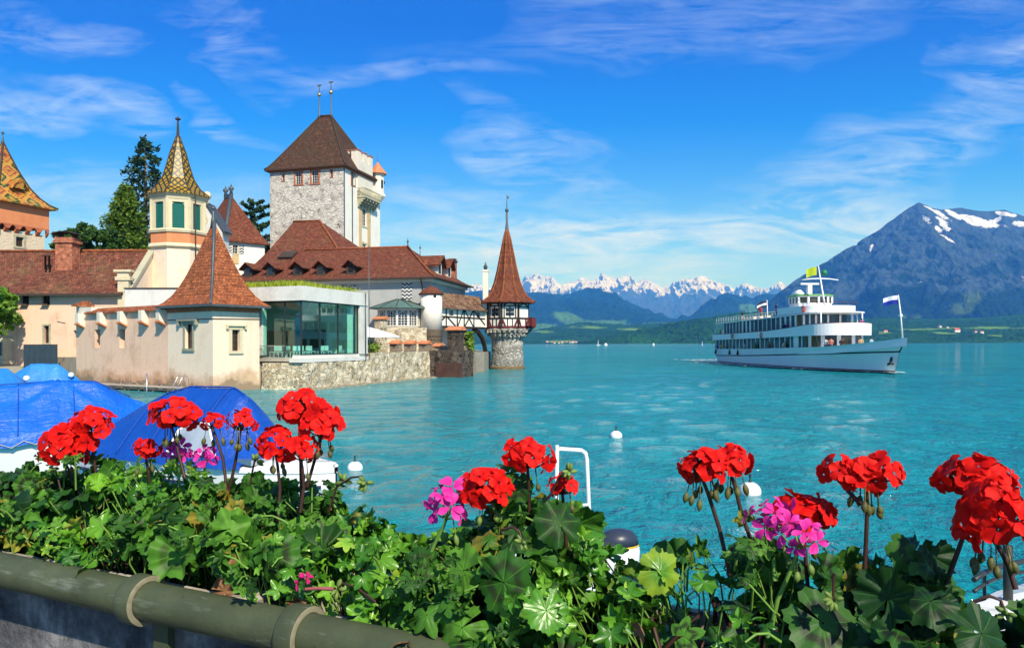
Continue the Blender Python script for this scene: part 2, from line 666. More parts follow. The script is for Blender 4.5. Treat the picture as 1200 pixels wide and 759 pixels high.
# ================================================================== THE LAND AND THE LAKE
def lake_material():
	a = Mat('lake_water', 0.06, 0.5)
	a.b.inputs['IOR'].default_value = 1.33
	ob = a.coord('Object')
	big = a.noise(a.mapped('Object', (0.012, 0.03, 1)), 1.0, 4, 0.6)
	fine = a.noise(a.mapped('Object', (0.16, 0.34, 1), rot=(0, 0, 0.35)), 1.0, 4, 0.6)
	fac = a.math('ADD', a.math('MULTIPLY', big, 0.6), a.math('MULTIPLY', fine, 0.4))
	a.color(a.ramp(fac, [(0.34, (0.003, 0.162, 0.195, 1)), (0.52, (0.006, 0.258, 0.292, 1)), (0.68, (0.014, 0.358, 0.385, 1))]))
	w1 = a.noise(a.mapped('Object', (1.25, 0.95, 1), rot=(0, 0, 0.3)), 1.0, 5, 0.62, 0.4)
	w2 = a.noise(a.mapped('Object', (2.6, 2.2, 1), rot=(0, 0, -0.25)), 1.0, 4, 0.6, 0.5)
	w3 = a.noise(a.mapped('Object', (0.22, 0.13, 1), rot=(0, 0, 0.15)), 1.0, 4, 0.6, 0.3)
	w1 = a.math('SUBTRACT', 1.0, a.math('ABSOLUTE', a.math('MULTIPLY', a.math('SUBTRACT', w1, 0.5), 2.6)))
	h = a.math('ADD', a.math('ADD', a.math('MULTIPLY', w1, 0.38), a.math('MULTIPLY', w2, 0.16)), a.math('MULTIPLY', w3, 0.5))
	a.bump(h, 0.85, 1.0)
	return a.m

def build_lake():
	ys = [1.2]
	while ys[-1] < 260:
		ys.append(ys[-1] * 1.0095)
	while ys[-1] < 60000:
		ys.append(ys[-1] * 1.12)
	ys = np.array([-60.0, -10.0] + ys)
	ts = np.linspace(-1.1, 1.1, 640)
	Y, T = np.meshgrid(ys, ts, indexing='ij')
	X = T * np.maximum(Y, 18 - 0.1 * Y) if False else T * np.maximum(np.abs(Y), 1.0) + np.sign(T) * np.abs(T) * 14
	a = np.clip((170 - Y) / 110, 0, 1)
	z = a * (0.075 * perlin(X * 0.30 + 0.12 * Y, Y * 0.34 - 0.1 * X) + 0.085 * perlin(X * 0.62 - 0.2 * Y + 5, Y * 0.60 + 0.2 * X) * np.clip((110 - Y) / 60, 0, 1) + 0.02 * perlin(X * 1.4 + 9, Y * 1.3) * np.clip((45 - Y) / 25, 0, 1))
	n0, n1 = Y.shape
	idx = np.arange(n0 * n1).reshape(n0, n1)
	q = np.stack([idx[:-1, :-1], idx[:-1, 1:], idx[1:, 1:], idx[1:, :-1]], -1).reshape(-1, 4)
	o = np_mesh('lake', np.stack([X, Y, z], -1).reshape(-1, 3), q, lake_material(), smooth=True)
	struct(o)
	return o

build_lake()

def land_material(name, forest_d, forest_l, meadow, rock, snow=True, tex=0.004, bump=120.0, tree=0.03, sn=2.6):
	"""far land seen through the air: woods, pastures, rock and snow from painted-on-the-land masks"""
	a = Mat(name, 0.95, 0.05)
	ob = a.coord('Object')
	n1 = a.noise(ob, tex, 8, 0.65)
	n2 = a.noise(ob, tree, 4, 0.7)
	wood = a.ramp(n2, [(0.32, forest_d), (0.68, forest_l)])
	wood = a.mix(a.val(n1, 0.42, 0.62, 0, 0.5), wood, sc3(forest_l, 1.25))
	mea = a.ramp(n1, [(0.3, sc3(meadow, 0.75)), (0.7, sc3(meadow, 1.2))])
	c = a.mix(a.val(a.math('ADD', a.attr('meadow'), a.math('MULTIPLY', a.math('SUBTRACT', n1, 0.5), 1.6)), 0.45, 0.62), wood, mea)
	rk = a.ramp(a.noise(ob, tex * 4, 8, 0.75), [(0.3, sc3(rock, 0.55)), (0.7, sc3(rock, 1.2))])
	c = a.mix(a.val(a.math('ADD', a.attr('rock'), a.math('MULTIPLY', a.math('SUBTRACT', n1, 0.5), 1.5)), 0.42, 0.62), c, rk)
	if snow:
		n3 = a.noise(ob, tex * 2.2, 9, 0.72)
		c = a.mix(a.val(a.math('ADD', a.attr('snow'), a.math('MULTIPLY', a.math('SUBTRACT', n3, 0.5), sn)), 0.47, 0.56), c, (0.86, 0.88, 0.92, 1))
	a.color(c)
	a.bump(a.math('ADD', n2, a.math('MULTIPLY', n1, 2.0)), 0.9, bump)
	return a.m

def px_of(X, Y, Z):
	"""frame position of points (no roll: good enough to lay out masks on the land)"""
	return 600 + F * X / Y, HZ - F * (Z - H) / Y + ROLL * (F * X / Y)

def range_mesh(name, sil, Yr, Yb, mat, nx=420, nv=70, amp=0.06, nscale=3.0, power=1.25, masks=None, zb=-2.0, rough=1.0, seed=0.0, back=0.5):
	"""a mountain range: its crest follows sil (frame points) at depth Yr, its foot lies at depth Yb"""
	px = np.linspace(sil[0][0], sil[-1][0], nx)
	py = np.interp(px, [s[0] for s in sil], [s[1] for s in sil])
	a = np.array([ray(x, y) for x, y in zip(px, py)])
	v = np.concatenate([np.linspace(-back, -0.02, 8), np.linspace(0, 1, nv)])
	V, A = np.meshgrid(v, a[:, 0], indexing='ij')
	Zr = H + a[:, 1] * Yr
	Zr = np.broadcast_to(Zr, V.shape)
	Y = Yr + (Yb - Yr) * np.where(V < 0, V * 0.6, V)
	X = A * Y
	prof = np.where(V < 0, 1 + V * 0.9, (1 - np.clip(V, 0, 1)) ** power)
	Z = zb + (Zr - zb) * prof
	k = nscale / abs(Yr - Yb)
	zmax = float(np.max(Zr))
	env = np.clip(np.abs(V) * 4 + 0.12, 0, 1) * np.clip((1 - V) * 5, 0, 1)
	Z = Z + amp * zmax * env * (ridged(X * k + seed, Y * k * 0.6 + seed, 6, 0.55) - 0.7) * rough
	Z = np.where(V >= 0.999, zb, Z)
	n0, n1 = V.shape
	idx = np.arange(n0 * n1).reshape(n0, n1)
	q = np.stack([idx[:-1, :-1], idx[:-1, 1:], idx[1:, 1:], idx[1:, :-1]], -1).reshape(-1, 4)
	at = {}
	U, W = px_of(X, np.maximum(Y, 10), Z)
	gx = np.gradient(Z, axis=1) / (np.abs(np.gradient(X, axis=1)) + 1e-6)
	gy_ = np.gradient(Z, axis=0) / (np.abs(np.gradient(Y, axis=0)) + 1e-6)
	global SLOPE
	SLOPE = np.hypot(gx, gy_)
	for kname in ('snow', 'meadow', 'rock'):
		fn = (masks or {}).get(kname)
		at[kname] = (fn(U, W, V, X, Y, Z) if fn else np.zeros_like(V)).ravel()
	o = np_mesh(name, np.stack([X, Y, Z], -1).reshape(-1, 3), q, mat, smooth=True, attrs=at)
	return struct(o)

def ell(U, W, cx, cy, rx, ry, rot=0.0):
	c, s = math.cos(rot), math.sin(rot)
	dx, dy = U - cx, W - cy
	return np.clip(1.15 - np.sqrt(((dx * c + dy * s) / rx) ** 2 + ((-dx * s + dy * c) / ry) ** 2), 0, 1)

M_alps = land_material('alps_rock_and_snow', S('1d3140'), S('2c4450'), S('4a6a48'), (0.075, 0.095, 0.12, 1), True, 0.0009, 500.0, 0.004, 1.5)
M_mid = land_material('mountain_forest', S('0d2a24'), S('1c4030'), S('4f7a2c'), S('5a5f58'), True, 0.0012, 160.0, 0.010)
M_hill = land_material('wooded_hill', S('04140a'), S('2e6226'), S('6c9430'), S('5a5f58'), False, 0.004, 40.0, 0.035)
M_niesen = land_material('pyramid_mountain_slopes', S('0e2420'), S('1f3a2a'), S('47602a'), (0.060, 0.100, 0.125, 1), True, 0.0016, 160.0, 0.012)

# the far snow peaks
sil_alps = [(-300, 362), (0, 356), (200, 350), (380, 345), (470, 342), (540, 340), (552, 336), (566, 340), (590, 338), (600, 334), (612, 330), (620, 327), (629, 323.5), (638, 328.5), (648, 330), (656, 335), (664, 340),
			(672, 334), (680, 330), (688, 328), (694, 330), (701, 328.5), (707, 326), (715, 329), (722, 331), (731, 325.5), (738, 328), (745, 333), (754, 330),
			(765, 333), (775, 340), (782, 341), (791, 338), (800, 332), (808, 331), (818, 328), (827, 329), (835, 333), (842, 337), (851, 341), (860, 345),
			(868, 339.5), (875, 335.5), (885, 340), (893, 347), (901, 343), (907, 335), (913, 331), (920, 335), (930, 344), (960, 352), (1010, 356)]
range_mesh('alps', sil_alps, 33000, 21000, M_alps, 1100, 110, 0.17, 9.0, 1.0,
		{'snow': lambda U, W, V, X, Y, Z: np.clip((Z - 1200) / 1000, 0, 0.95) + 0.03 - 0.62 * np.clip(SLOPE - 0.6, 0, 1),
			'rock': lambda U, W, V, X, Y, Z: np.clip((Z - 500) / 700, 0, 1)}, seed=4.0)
# blue forested flanks in front of them
sil_mid = [(-300, 397), (0, 384), (200, 368), (380, 352), (470, 348), (540, 346), (575, 342), (600, 341), (618, 344), (632, 347), (646, 349), (658, 352), (668, 348), (680, 343.5), (692, 342), (704, 343.5), (716, 347),
		(728, 353), (740, 360), (752, 366), (764, 372), (778, 377), (792, 380), (806, 374), (820, 366), (832, 358), (842, 351), (852, 346.5), (862, 349),
		(872, 353), (884, 354), (896, 350), (908, 352), (930, 350), (960, 350)]
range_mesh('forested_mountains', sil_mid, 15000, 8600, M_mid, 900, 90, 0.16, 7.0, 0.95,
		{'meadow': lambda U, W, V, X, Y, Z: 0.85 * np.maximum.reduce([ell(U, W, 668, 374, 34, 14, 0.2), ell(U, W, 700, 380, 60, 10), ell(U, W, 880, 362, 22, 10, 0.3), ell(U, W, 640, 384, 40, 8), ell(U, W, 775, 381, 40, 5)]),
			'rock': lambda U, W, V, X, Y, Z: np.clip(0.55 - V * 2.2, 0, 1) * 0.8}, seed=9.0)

# the pyramid-shaped mountain on the right: crest lines with slopes falling away from them
def build_pyramid():
	Y0 = 9500.0

	def cr(pts):
		return [P(px, py, Y) for px, py, Y in pts]
	crests = [
		(cr([(1078, 237, Y0), (1070, 242, Y0), (1060, 247.5, Y0 - 20), (1050, 255, Y0 - 40), (1040, 262, Y0 - 60), (1030, 270, Y0 - 60), (1022, 275, Y0 - 80), (1010, 280.5, Y0 - 100), (1000, 287.5, Y0 - 120),
			(980, 299, Y0 - 160), (960, 311, Y0 - 200), (945, 320.5, Y0 - 260), (930, 330, Y0 - 300), (918, 339, Y0 - 330), (905, 350, Y0 - 350), (890, 364, Y0 - 380), (870, 384, Y0 - 400)]), 0.86),
		(cr([(1078, 237, Y0), (1084, 240, Y0 + 60), (1092, 243, Y0 + 120), (1101, 245.5, Y0 + 200), (1110, 245, Y0 + 320), (1119, 243.5, Y0 + 420), (1128, 243.5, Y0 + 480), (1139, 246, Y0 + 520), (1150, 247.5, Y0 + 560),
			(1162, 247, Y0 + 560), (1177, 245.5, Y0 + 500), (1187, 249, Y0 + 450), (1198, 252, Y0 + 450), (1230, 262, Y0 + 500), (1290, 275, Y0 + 600)]), 0.80),
		(cr([(1078, 237, Y0), (1084, 252, Y0 - 330), (1093, 272, Y0 - 720), (1106, 293, Y0 - 1150), (1120, 315, Y0 - 1600), (1132, 338, Y0 - 2050), (1148, 362, Y0 - 2500), (1170, 388, Y0 - 2900)]), 0.72),
		(cr([(1177, 245.5, Y0 + 500), (1172, 268, Y0 - 100), (1160, 290, Y0 - 650)]), 0.75),
		(cr([(1160, 290, Y0 - 650), (1178, 318, Y0 - 1300), (1200, 345, Y0 - 1900), (1230, 375, Y0 - 2500)]), 0.72),
		(cr([(1060, 247.5, Y0 - 20), (1046, 290, Y0 - 600), (1034, 330, Y0 - 1250), (1026, 372, Y0 - 2000)]), 0.80),
		(cr([(1000, 287.5, Y0 - 120), (985, 325, Y0 - 700), (975, 365, Y0 - 1350)]), 0.85),
		(cr([(1290, 275, Y0 + 600), (1260, 310, Y0 - 500), (1250, 350, Y0 - 1500)]), 0.75),
	]
	OUTL = [(1078, 237), (1070, 241.5), (1060, 247), (1050, 255), (1040, 262), (1030, 270), (1022, 275), (1010, 280.5), (1000, 287.5), (980, 299), (960, 311), (945, 320.5), (930, 330), (918, 339), (905, 350), (890, 362), (872, 380), (850, 402), (1084, 240), (1092, 243), (1101, 245.5), (1110, 245), (1119, 243.5), (1128, 243.5), (1139, 246), (1150, 247.5), (1162, 247), (1177, 245.5), (1187, 249), (1198, 252), (1230, 262), (1290, 275), (1400, 300)]
	xs = np.linspace(2200, 8600, 420)
	ys = np.linspace(6300, 11200, 320)
	Yg, Xg = np.meshgrid(ys, xs, indexing='ij')
	Z = np.full_like(Xg, -40.0)
	wx = 130 * fbm(Xg / 900, Yg / 900, 4)
	wy = 130 * fbm(Xg / 900 + 40, Yg / 900 + 11, 4)
	xw, yw = Xg + wx, Yg + wy
	for pts, sl in crests:
		for p, q in zip(pts[:-1], pts[1:]):
			d = np.array((q.x - p.x, q.y - p.y))
			L2 = d @ d + 1e-6
			t = np.clip(((xw - p.x) * d[0] + (yw - p.y) * d[1]) / L2, 0, 1)
			dist = np.hypot(xw - (p.x + t * d[0]), yw - (p.y + t * d[1]))
			zz = p.z + t * (q.z - p.z)
			Z = np.maximum(Z, zz - sl * dist)
	near = np.clip(Z / 1800, 0, 1)
	gul = ridged(Xg / 260 + 0.35 * fbm(Xg / 800, Yg / 800, 3), Yg / 1500, 5, 0.62) - 0.35
	gul2 = ridged(Xg / 150 + 3, Yg / 260 + 8, 4, 0.6) - 0.5
	Z = Z + (55 * (gul - 0.95) + 32 * (gul2 - 0.65)) * np.clip(Z / 250, 0, 1) * np.clip((1780 - Z) / 300, 0, 1)
	Z = Z + (125 * (ridged(Xg / 620, Yg / 760, 6, 0.60) - 1.3) + 30 * fbm(Xg / 90, Yg / 90, 3)) * np.clip(Z / 200, 0, 1) * (1.05 - near)
	U, W = px_of(Xg, Yg, Z)
	out = np.array(sorted([(q[0], q[1]) for q in OUTL]))
	lim = np.interp(U, out[:, 0], out[:, 1]) + 1.2 * fbm(U / 9, Yg / 400, 3)
	Z = np.minimum(Z, H + (HZ + ROLL * (U - 600) - lim) / F * Yg)
	Z = np.maximum(Z, -6.0)
	U, W = px_of(Xg, Yg, Z)
	snow = np.maximum.reduce([ell(U, W, 1086, 257, 14, 7, 0.3), ell(U, W, 1099, 268, 9, 5, 0.6), ell(U, W, 1142, 259, 34, 7, 0.32), ell(U, W, 1120, 252, 20, 4.5, 0.45), ell(U, W, 1110, 279, 14, 2.5, 0.5),
							ell(U, W, 1180, 251, 26, 4, 0.12), ell(U, W, 1170, 257, 14, 4, -0.3), ell(U, W, 1195, 262, 12, 5, 0.2), ell(U, W, 1100, 250, 26, 3, 0.5), ell(U, W, 1105, 262, 20, 6, 0.7) * 0.8, ell(U, W, 1160, 262, 30, 6, 0.3) * 0.8, ell(U, W, 1021, 292, 3, 9, 0.3) * 0.8, ell(U, W, 1062, 257, 3, 7, 0.4) * 0.8, ell(U, W, 1096, 247, 10, 2.5, 0.2)]) * 0.9
	rock = 0.75 * np.clip((Z - 1250) / 500, 0, 1) + np.clip(gul2 * 0.9 + gul * 0.5 - 0.62, 0, 0.62) * np.clip((Z - 150) / 500, 0, 1)  # bare rock aloft; gully streaks also paint relief shading into the albedo
	snow = snow * np.clip(0.62 + 0.9 * gul2 + 0.6 * gul, 0, 1.1) * 0.98
	mead = np.maximum.reduce([ell(U, W, 1140, 345, 22, 34, -0.45), ell(U, W, 1165, 295, 34, 4, 0.05), ell(U, W, 1110, 283, 16, 9, 0.7), ell(U, W, 1130, 362, 40, 14), ell(U, W, 1060, 372, 50, 6) * 0.7]) * 0.72
	n0, n1 = Xg.shape
	idx = np.arange(n0 * n1).reshape(n0, n1)
	q = np.stack([idx[:-1, :-1], idx[:-1, 1:], idx[1:, 1:], idx[1:, :-1]], -1).reshape(-1, 4)
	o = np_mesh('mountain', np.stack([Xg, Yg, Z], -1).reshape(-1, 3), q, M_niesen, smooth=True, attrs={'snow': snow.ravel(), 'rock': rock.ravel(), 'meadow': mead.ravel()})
	struct(o)

build_pyramid()

# low wooded shore hills: bumps the size of tree crowns on the near ones
def hill(name, sil, Yr, Yb, mask, seed, nx=520, nv=60, crown=11.0, cs=26.0, power=0.8):
	px = np.linspace(sil[0][0], sil[-1][0], nx)
	py = np.interp(px, [s[0] for s in sil], [s[1] for s in sil])
	a = np.array([ray(x, y) for x, y in zip(px, py)])
	v = np.concatenate([np.linspace(-0.4, -0.03, 5), np.linspace(0, 1, nv)])
	V, A = np.meshgrid(v, a[:, 0], indexing='ij')
	Zr = np.broadcast_to(H + a[:, 1] * Yr, V.shape)
	Y = Yr + (Yb - Yr) * V
	X = A * Y
	prof = np.where(V < 0, 1 + V, (1 - np.clip(V, 0, 1)) ** power)
	Z = Zr * prof
	U, W = px_of(X, Y, Z)
	m = mask(U, W) if mask else np.zeros_like(V)
	bumps = crown * (np.abs(perlin(X / cs + seed, Y / cs * 0.5)) * 2 + 0.6 * perlin(X / (cs * 3) + seed, Y / (cs * 3)))
	Z = Z + bumps * np.clip(1.2 - 2 * m, 0, 1) * np.clip((1 - V) * 12, 0, 1) + (0.02 * Zr * fbm(X / 300, Y / 300 + seed, 3))
	Z = np.where(V >= 0.999, -1.0, Z + 0.0)
	n0, n1 = V.shape
	idx = np.arange(n0 * n1).reshape(n0, n1)
	q = np.stack([idx[:-1, :-1], idx[:-1, 1:], idx[1:, 1:], idx[1:, :-1]], -1).reshape(-1, 4)
	o = np_mesh(name, np.stack([X, Y, Z], -1).reshape(-1, 3), q, M_hill, smooth=True,
				attrs={'snow': np.zeros(V.size), 'rock': np.zeros(V.size), 'meadow': m.ravel()})
	return struct(o)

hill('shore_hill', [(470, 392), (560, 388), (600, 387), (620, 388), (650, 383), (680, 378), (705, 380), (740, 381), (780, 379), (820, 384), (860, 392)], 6400, 4700,
	lambda U, W: 0.75 * np.maximum.reduce([ell(U, W, 690, 384, 40, 3.5), ell(U, W, 640, 389, 24, 3), ell(U, W, 740, 386, 40, 2.5), ell(U, W, 655, 400, 30, 2.0)]), 3.0)
hill('wooded_hill', [(676, 404), (690, 401), (705, 397.5), (720, 393.5), (740, 389), (760, 385), (780, 381), (800, 377), (815, 374.5), (830, 372.5), (845, 370), (862, 367.5), (880, 366), (900, 366), (930, 368), (960, 372), (1000, 378), (1030, 384)], 4200, 3500, None, 7.0)
hill('meadow_shore', [(880, 386), (930, 382), (980, 377), (1010, 374), (1040, 373), (1070, 374), (1100, 374.5), (1130, 373.5), (1160, 373), (1185, 370), (1210, 366), (1260, 360), (1320, 356)], 5600, 3300,
	lambda U, W: 0.8 * np.maximum.reduce([ell(U, W, 1090, 385.5, 60, 2.4, -0.03), ell(U, W, 1020, 389, 40, 6), ell(U, W, 1165, 384.5, 60, 2.2), ell(U, W, 1110, 391, 30, 2.2), ell(U, W, 1170, 394, 16, 1.8)]), 12.0, 620, 90, 11.0, 30.0, 1.0)

# the air: one even, slightly blue volume round everything
def build_haze():
	mb = MB()
	mb.box(-30000, 30000, -3000, 40000, -12, 4300)
	a = bpy.data.materials.new('haze_air')
	a.use_nodes = True
	t = a.node_tree
	t.nodes.clear()
	o_ = t.nodes.new('ShaderNodeOutputMaterial')
	pv = t.nodes.new('ShaderNodeVolumePrincipled')
	pv.inputs['Color'].default_value = (0.06, 0.30, 1.0, 1)
	pv.inputs['Absorption Color'].default_value = (1, 1, 1, 1)
	pv.inputs['Density'].default_value = HAZE
	pv.inputs['Anisotropy'].default_value = 0.1
	t.links.new(pv.outputs[0], o_.inputs['Volume'])
	o = mb.build('haze', a)
	struct(o, 'stuff', 'thin blue haze over the lake')

HAZE = 6e-5
build_haze()
# ================================================================== THE CASTLE
def frame_rot(xd):
	return math.atan2(xd[1], xd[0])

def wall(mb, p0, xd, w, z0, z1, holes=(), n=(0, -1), depth=0.3):
	"""wall face from p0 along xd (plan), openings (x0, x1, za, zb) with reveals going inwards"""
	xs = sorted({0.0, w} | {min(max(v, 0), w) for h in holes for v in h[:2]})
	zs = sorted({z0, z1} | {min(max(v, z0), z1) for h in holes for v in h[2:4]})

	def pt(x, z, d=0.0):
		return (p0[0] + xd[0] * x - n[0] * d, p0[1] + xd[1] * x - n[1] * d, z)
	for i in range(len(xs) - 1):
		for j in range(len(zs) - 1):
			cx, cz = (xs[i] + xs[i + 1]) / 2, (zs[j] + zs[j + 1]) / 2
			if any(h[0] < cx < h[1] and h[2] < cz < h[3] for h in holes):
				continue
			mb.poly([pt(xs[i], zs[j]), pt(xs[i + 1], zs[j]), pt(xs[i + 1], zs[j + 1]), pt(xs[i], zs[j + 1])])
	for (a, b, c, d_) in [h[:4] for h in holes]:
		for (q0, q1) in (((a, c), (b, c)), ((b, c), (b, d_)), ((b, d_), (a, d_)), ((a, d_), (a, c))):
			mb.poly([pt(*q0), pt(*q1), pt(q1[0], q1[1], depth), pt(q0[0], q0[1], depth)])
	return mb

def window(parent, p0, xd, n, hole, depth=0.25, surround=None, sw=0.16, proud=0.05, sash=None, nx=2, nz=3, pane=None, bar=0.05, sill=True, name='window', nosash=False):
	"""a window in an opening: stone or timber surround (the window itself) > sash and panes"""
	a, b, c, d = hole[:4]
	X, N, Zv = Vector((xd[0], xd[1], 0)), Vector((n[0], n[1], 0)), Vector((0, 0, 1))
	O = Vector((p0[0], p0[1], 0))
	mb = MB()

	def bar_(m_, x0, x1, z0, z1, d0, d1):
		m_.obox(O + X * (x0 + x1) / 2 + Zv * (z0 + z1) / 2 - N * (d0 + d1) / 2, X * (x1 - x0) / 2, N * (d1 - d0) / 2, Zv * (z1 - z0) / 2)
	if surround is not None:
		bar_(mb, a - sw, a - 0.004, c, d, -proud, 0.05)
		bar_(mb, b + 0.004, b + sw, c, d, -proud, 0.05)
		bar_(mb, a - sw * 1.15, b + sw * 1.15, d + 0.004, d + sw * 1.1, -proud - 0.02, 0.05)
		if sill:
			bar_(mb, a - sw * 1.2, b + sw * 1.2, c - sw * 0.9, c - 0.004, -proud - 0.05, 0.05)
	sb = MB()
	t = bar
	bar_(sb, a, a + t, c, d, depth - 0.06, depth + 0.02)
	bar_(sb, b - t, b, c, d, depth - 0.06, depth + 0.02)
	bar_(sb, a + t, b - t, c, c + t, depth - 0.06, depth + 0.02)
	bar_(sb, a + t, b - t, d - t, d, depth - 0.06, depth + 0.02)
	for i in range(1, nx):
		x = a + (b - a) * i / nx
		bar_(sb, x - t * 0.4, x + t * 0.4, c + t, d - t, depth - 0.05, depth + 0.015)
	for j in range(1, nz):
		z = c + (d - c) * j / nz
		bar_(sb, a + t, b - t, z - t * 0.35, z + t * 0.35, depth - 0.04, depth + 0.01)
	if surround is not None:
		w = mb.build(name, surround, parent)
		sb.build('sash', sash or M_sash, w)
	else:
		w = sb.build(name, sash or M_sash, parent)
	pb = MB()
	bar_(pb, a, b, c, d, depth + 0.021, depth + 0.04)
	pb.build('pane', pane or M_glass_dark, w)
	return w

def hip_roof(mb, x0, x1, y0, y1, ze, ra, rb, prof=((0, 0), (1, 1)), thick=0.16, soffit=True):
	"""hipped roof over a rectangle; ra, rb are the ends of the ridge; prof gives the sag of the slopes"""
	cs = [Vector((x0, y0, ze)), Vector((x1, y0, ze)), Vector((x1, y1, ze)), Vector((x0, y1, ze))]
	tops = [Vector(ra), Vector(rb), Vector(rb), Vector(ra)]
	rs = []
	for t, k in prof:
		rs.append([Vector((c.x + (q.x - c.x) * t, c.y + (q.y - c.y) * t, c.z + (q.z - c.z) * k)) for c, q in zip(cs, tops)])
	mb.rings(rs, False, False)
	low = [c - Vector((0, 0, thick)) for c in cs]
	mb.rings([low, cs], False, False)
	if soffit:
		mb.poly(low[::-1])
	return mb

SAG = [(0, 0), (0.08, 0.045), (0.18, 0.12), (0.32, 0.25), (0.5, 0.44), (0.75, 0.71), (1, 1)]

def ridge_caps(mb, pts, r=0.13):
	return mb.tube(pts, r, 6, True)

def finial(parent, x, y, z0, z1, mat, name='finial', r=0.06, ball=0.22, ball_at=0.6, bird=False, mat2=None):
	mb = MB()
	mb.lathe([(r * 2.2, z0 - 0.3), (r * 1.6, z0 + 0.3), (r, z0 + 0.6), (r * 0.55, z1)], 8, (x, y))
	zb = z0 + (z1 - z0) * ball_at
	mb.m(1 if mat2 is not None else 0).ball((x, y, zb), ball, 10, 8)
	mb.m(0)
	if bird:
		mb.faces([(x - 0.6, y - 0.02, z1 + 0.25), (x - 0.15, y - 0.05, z1 - 0.08), (x + 0.35, y, z1 + 0.05), (x + 0.55, y + 0.02, z1 + 0.5), (x + 0.25, y + 0.05, z1 + 0.35), (x - 0.15, y + 0.05, z1 + 0.42),
				(x - 0.1, y + 0.12, z1 + 0.2)],
				[(0, 1, 6), (1, 2, 5), (2, 3, 4), (2, 4, 5), (0, 6, 5), (1, 5, 6)])
	return mb.build(name, [mat, mat2] if mat2 is not None else mat, parent)

M_cream = plaster('cream_plaster', (0.78, 0.64, 0.48, 1), S('a07850'), 0.24, base_dirt=True)
M_rose = plaster('rose_plaster', (0.76, 0.52, 0.37, 1), S('8a5a3a'), 0.32, base_dirt=True)
M_pale = plaster('pale_plaster', (0.72, 0.66, 0.54, 1), S('8a7a60'), 0.25)
M_white = plaster('white_plaster', (0.80, 0.76, 0.66, 1), S('9a8f80'), 0.2)
M_grey = plaster('grey_plaster', (0.62, 0.62, 0.58, 1), S('6a6a64'), 0.3)
M_orange = plaster('orange_plaster', (0.66, 0.25, 0.11, 1), S('8a4024'), 0.25)
M_ochre = plaster('ochre_stone', (0.58, 0.42, 0.22, 1), S('7a6040'), 0.3)
M_sand = plaster('sandstone', (0.42, 0.40, 0.28, 1), S('4a4634'), 0.5)
M_sandl = plaster('pale_sandstone', (0.62, 0.54, 0.36, 1), S('6a5e44'), 0.3)
M_greensand = plaster('green_sandstone', (0.30, 0.30, 0.22, 1), S('3a3a2c'), 0.5)
M_concrete = plaster('light_concrete', (0.66, 0.64, 0.58, 1), S('7d7a70'), 0.35)
M_keepstone = rubble('keep_rubble', [(0.10, 0.085, 0.07, 1), (0.50, 0.45, 0.38, 1), (0.70, 0.65, 0.57, 1), (0.62, 0.57, 0.50, 1), (0.74, 0.69, 0.61, 1), (0.20, 0.17, 0.14, 1)], (0.74, 0.69, 0.60, 1), 1.7, 0.12, 1.0, plast=(0.74, 0.68, 0.59, 1), plast_amt=0.10, dist=0.18)
M_quay = rubble('quay_rubble', [(0.34, 0.25, 0.13, 1), (0.62, 0.50, 0.30, 1), (0.20, 0.16, 0.10, 1), (0.70, 0.58, 0.38, 1), (0.48, 0.38, 0.22, 1)], (0.72, 0.62, 0.44, 1), 2.0, 0.09, 1.0, plast=(0.74, 0.64, 0.46, 1), plast_amt=0.05, dist=0.10)
M_darkwall = rubble('dark_rubble', [(0.05, 0.04, 0.035, 1), (0.12, 0.09, 0.07, 1), (0.03, 0.025, 0.02, 1), (0.17, 0.14, 0.11, 1)], (0.15, 0.12, 0.095, 1), 2.2, 0.07, 1.0, dist=0.08)
M_brownwall = rubble('brown_rubble', [(0.22, 0.17, 0.12, 1), (0.34, 0.27, 0.19, 1), (0.13, 0.10, 0.08, 1), (0.42, 0.35, 0.26, 1)], (0.38, 0.32, 0.24, 1), 2.2, 0.08, 1.0, dist=0.08)
M_shaft = rubble('tower_rubble', [(0.34, 0.31, 0.26, 1), (0.54, 0.51, 0.45, 1), (0.14, 0.13, 0.11, 1), (0.64, 0.60, 0.53, 1), (0.44, 0.41, 0.35, 1)], (0.20, 0.18, 0.15, 1), 1.5, 0.08, 1.0, stretch=(1, 1, 1.7), dist=0.10)
M_tile = tiles('red_roof_tiles', (0.22, 0.060, 0.030, 1), (0.34, 0.105, 0.055, 1), (0.12, 0.045, 0.030, 1), moss=S('5a5236'), moss_amt=0.4)
M_tile_bright = tiles('orange_roof_tiles', (0.42, 0.125, 0.045, 1), (0.50, 0.165, 0.065, 1), (0.24, 0.075, 0.035, 1), 0.30, 0.26, moss=S('6a4a30'), moss_amt=0.35)
M_tile_old = tiles('old_red_roof_tiles', (0.20, 0.062, 0.035, 1), (0.31, 0.105, 0.060, 1), (0.095, 0.040, 0.030, 1), 0.26, 0.30, moss=S('6d6142'), moss_amt=0.55)
M_tile_brown = tiles('brown_roof_tiles', (0.095, 0.048, 0.030, 1), (0.145, 0.075, 0.046, 1), (0.06, 0.032, 0.022, 1), 0.3, 0.28, moss=S('3f3a2a'), moss_amt=0.6)
M_tile_cap = plain('terracotta_caps', (0.56, 0.20, 0.085, 1), 0.8, 0.3, 2.0, bump=0.3)
M_band = plain('red_brick_band', (0.44, 0.13, 0.06, 1), 0.85, 0.35, 4.0, bump=0.3)
M_brick = tiles('chimney_brick', (0.50, 0.15, 0.07, 1), (0.60, 0.20, 0.09, 1), (0.34, 0.11, 0.06, 1), 0.40, 0.16, mortar=(0.35, 0.28, 0.22, 1))
M_fascia = plain('dark_eaves_timber', (0.055, 0.040, 0.030, 1), 0.8, 0.3, 3)
M_timber = plain('black_brown_timber', (0.022, 0.014, 0.010, 1), 0.75, 0.3, 3)
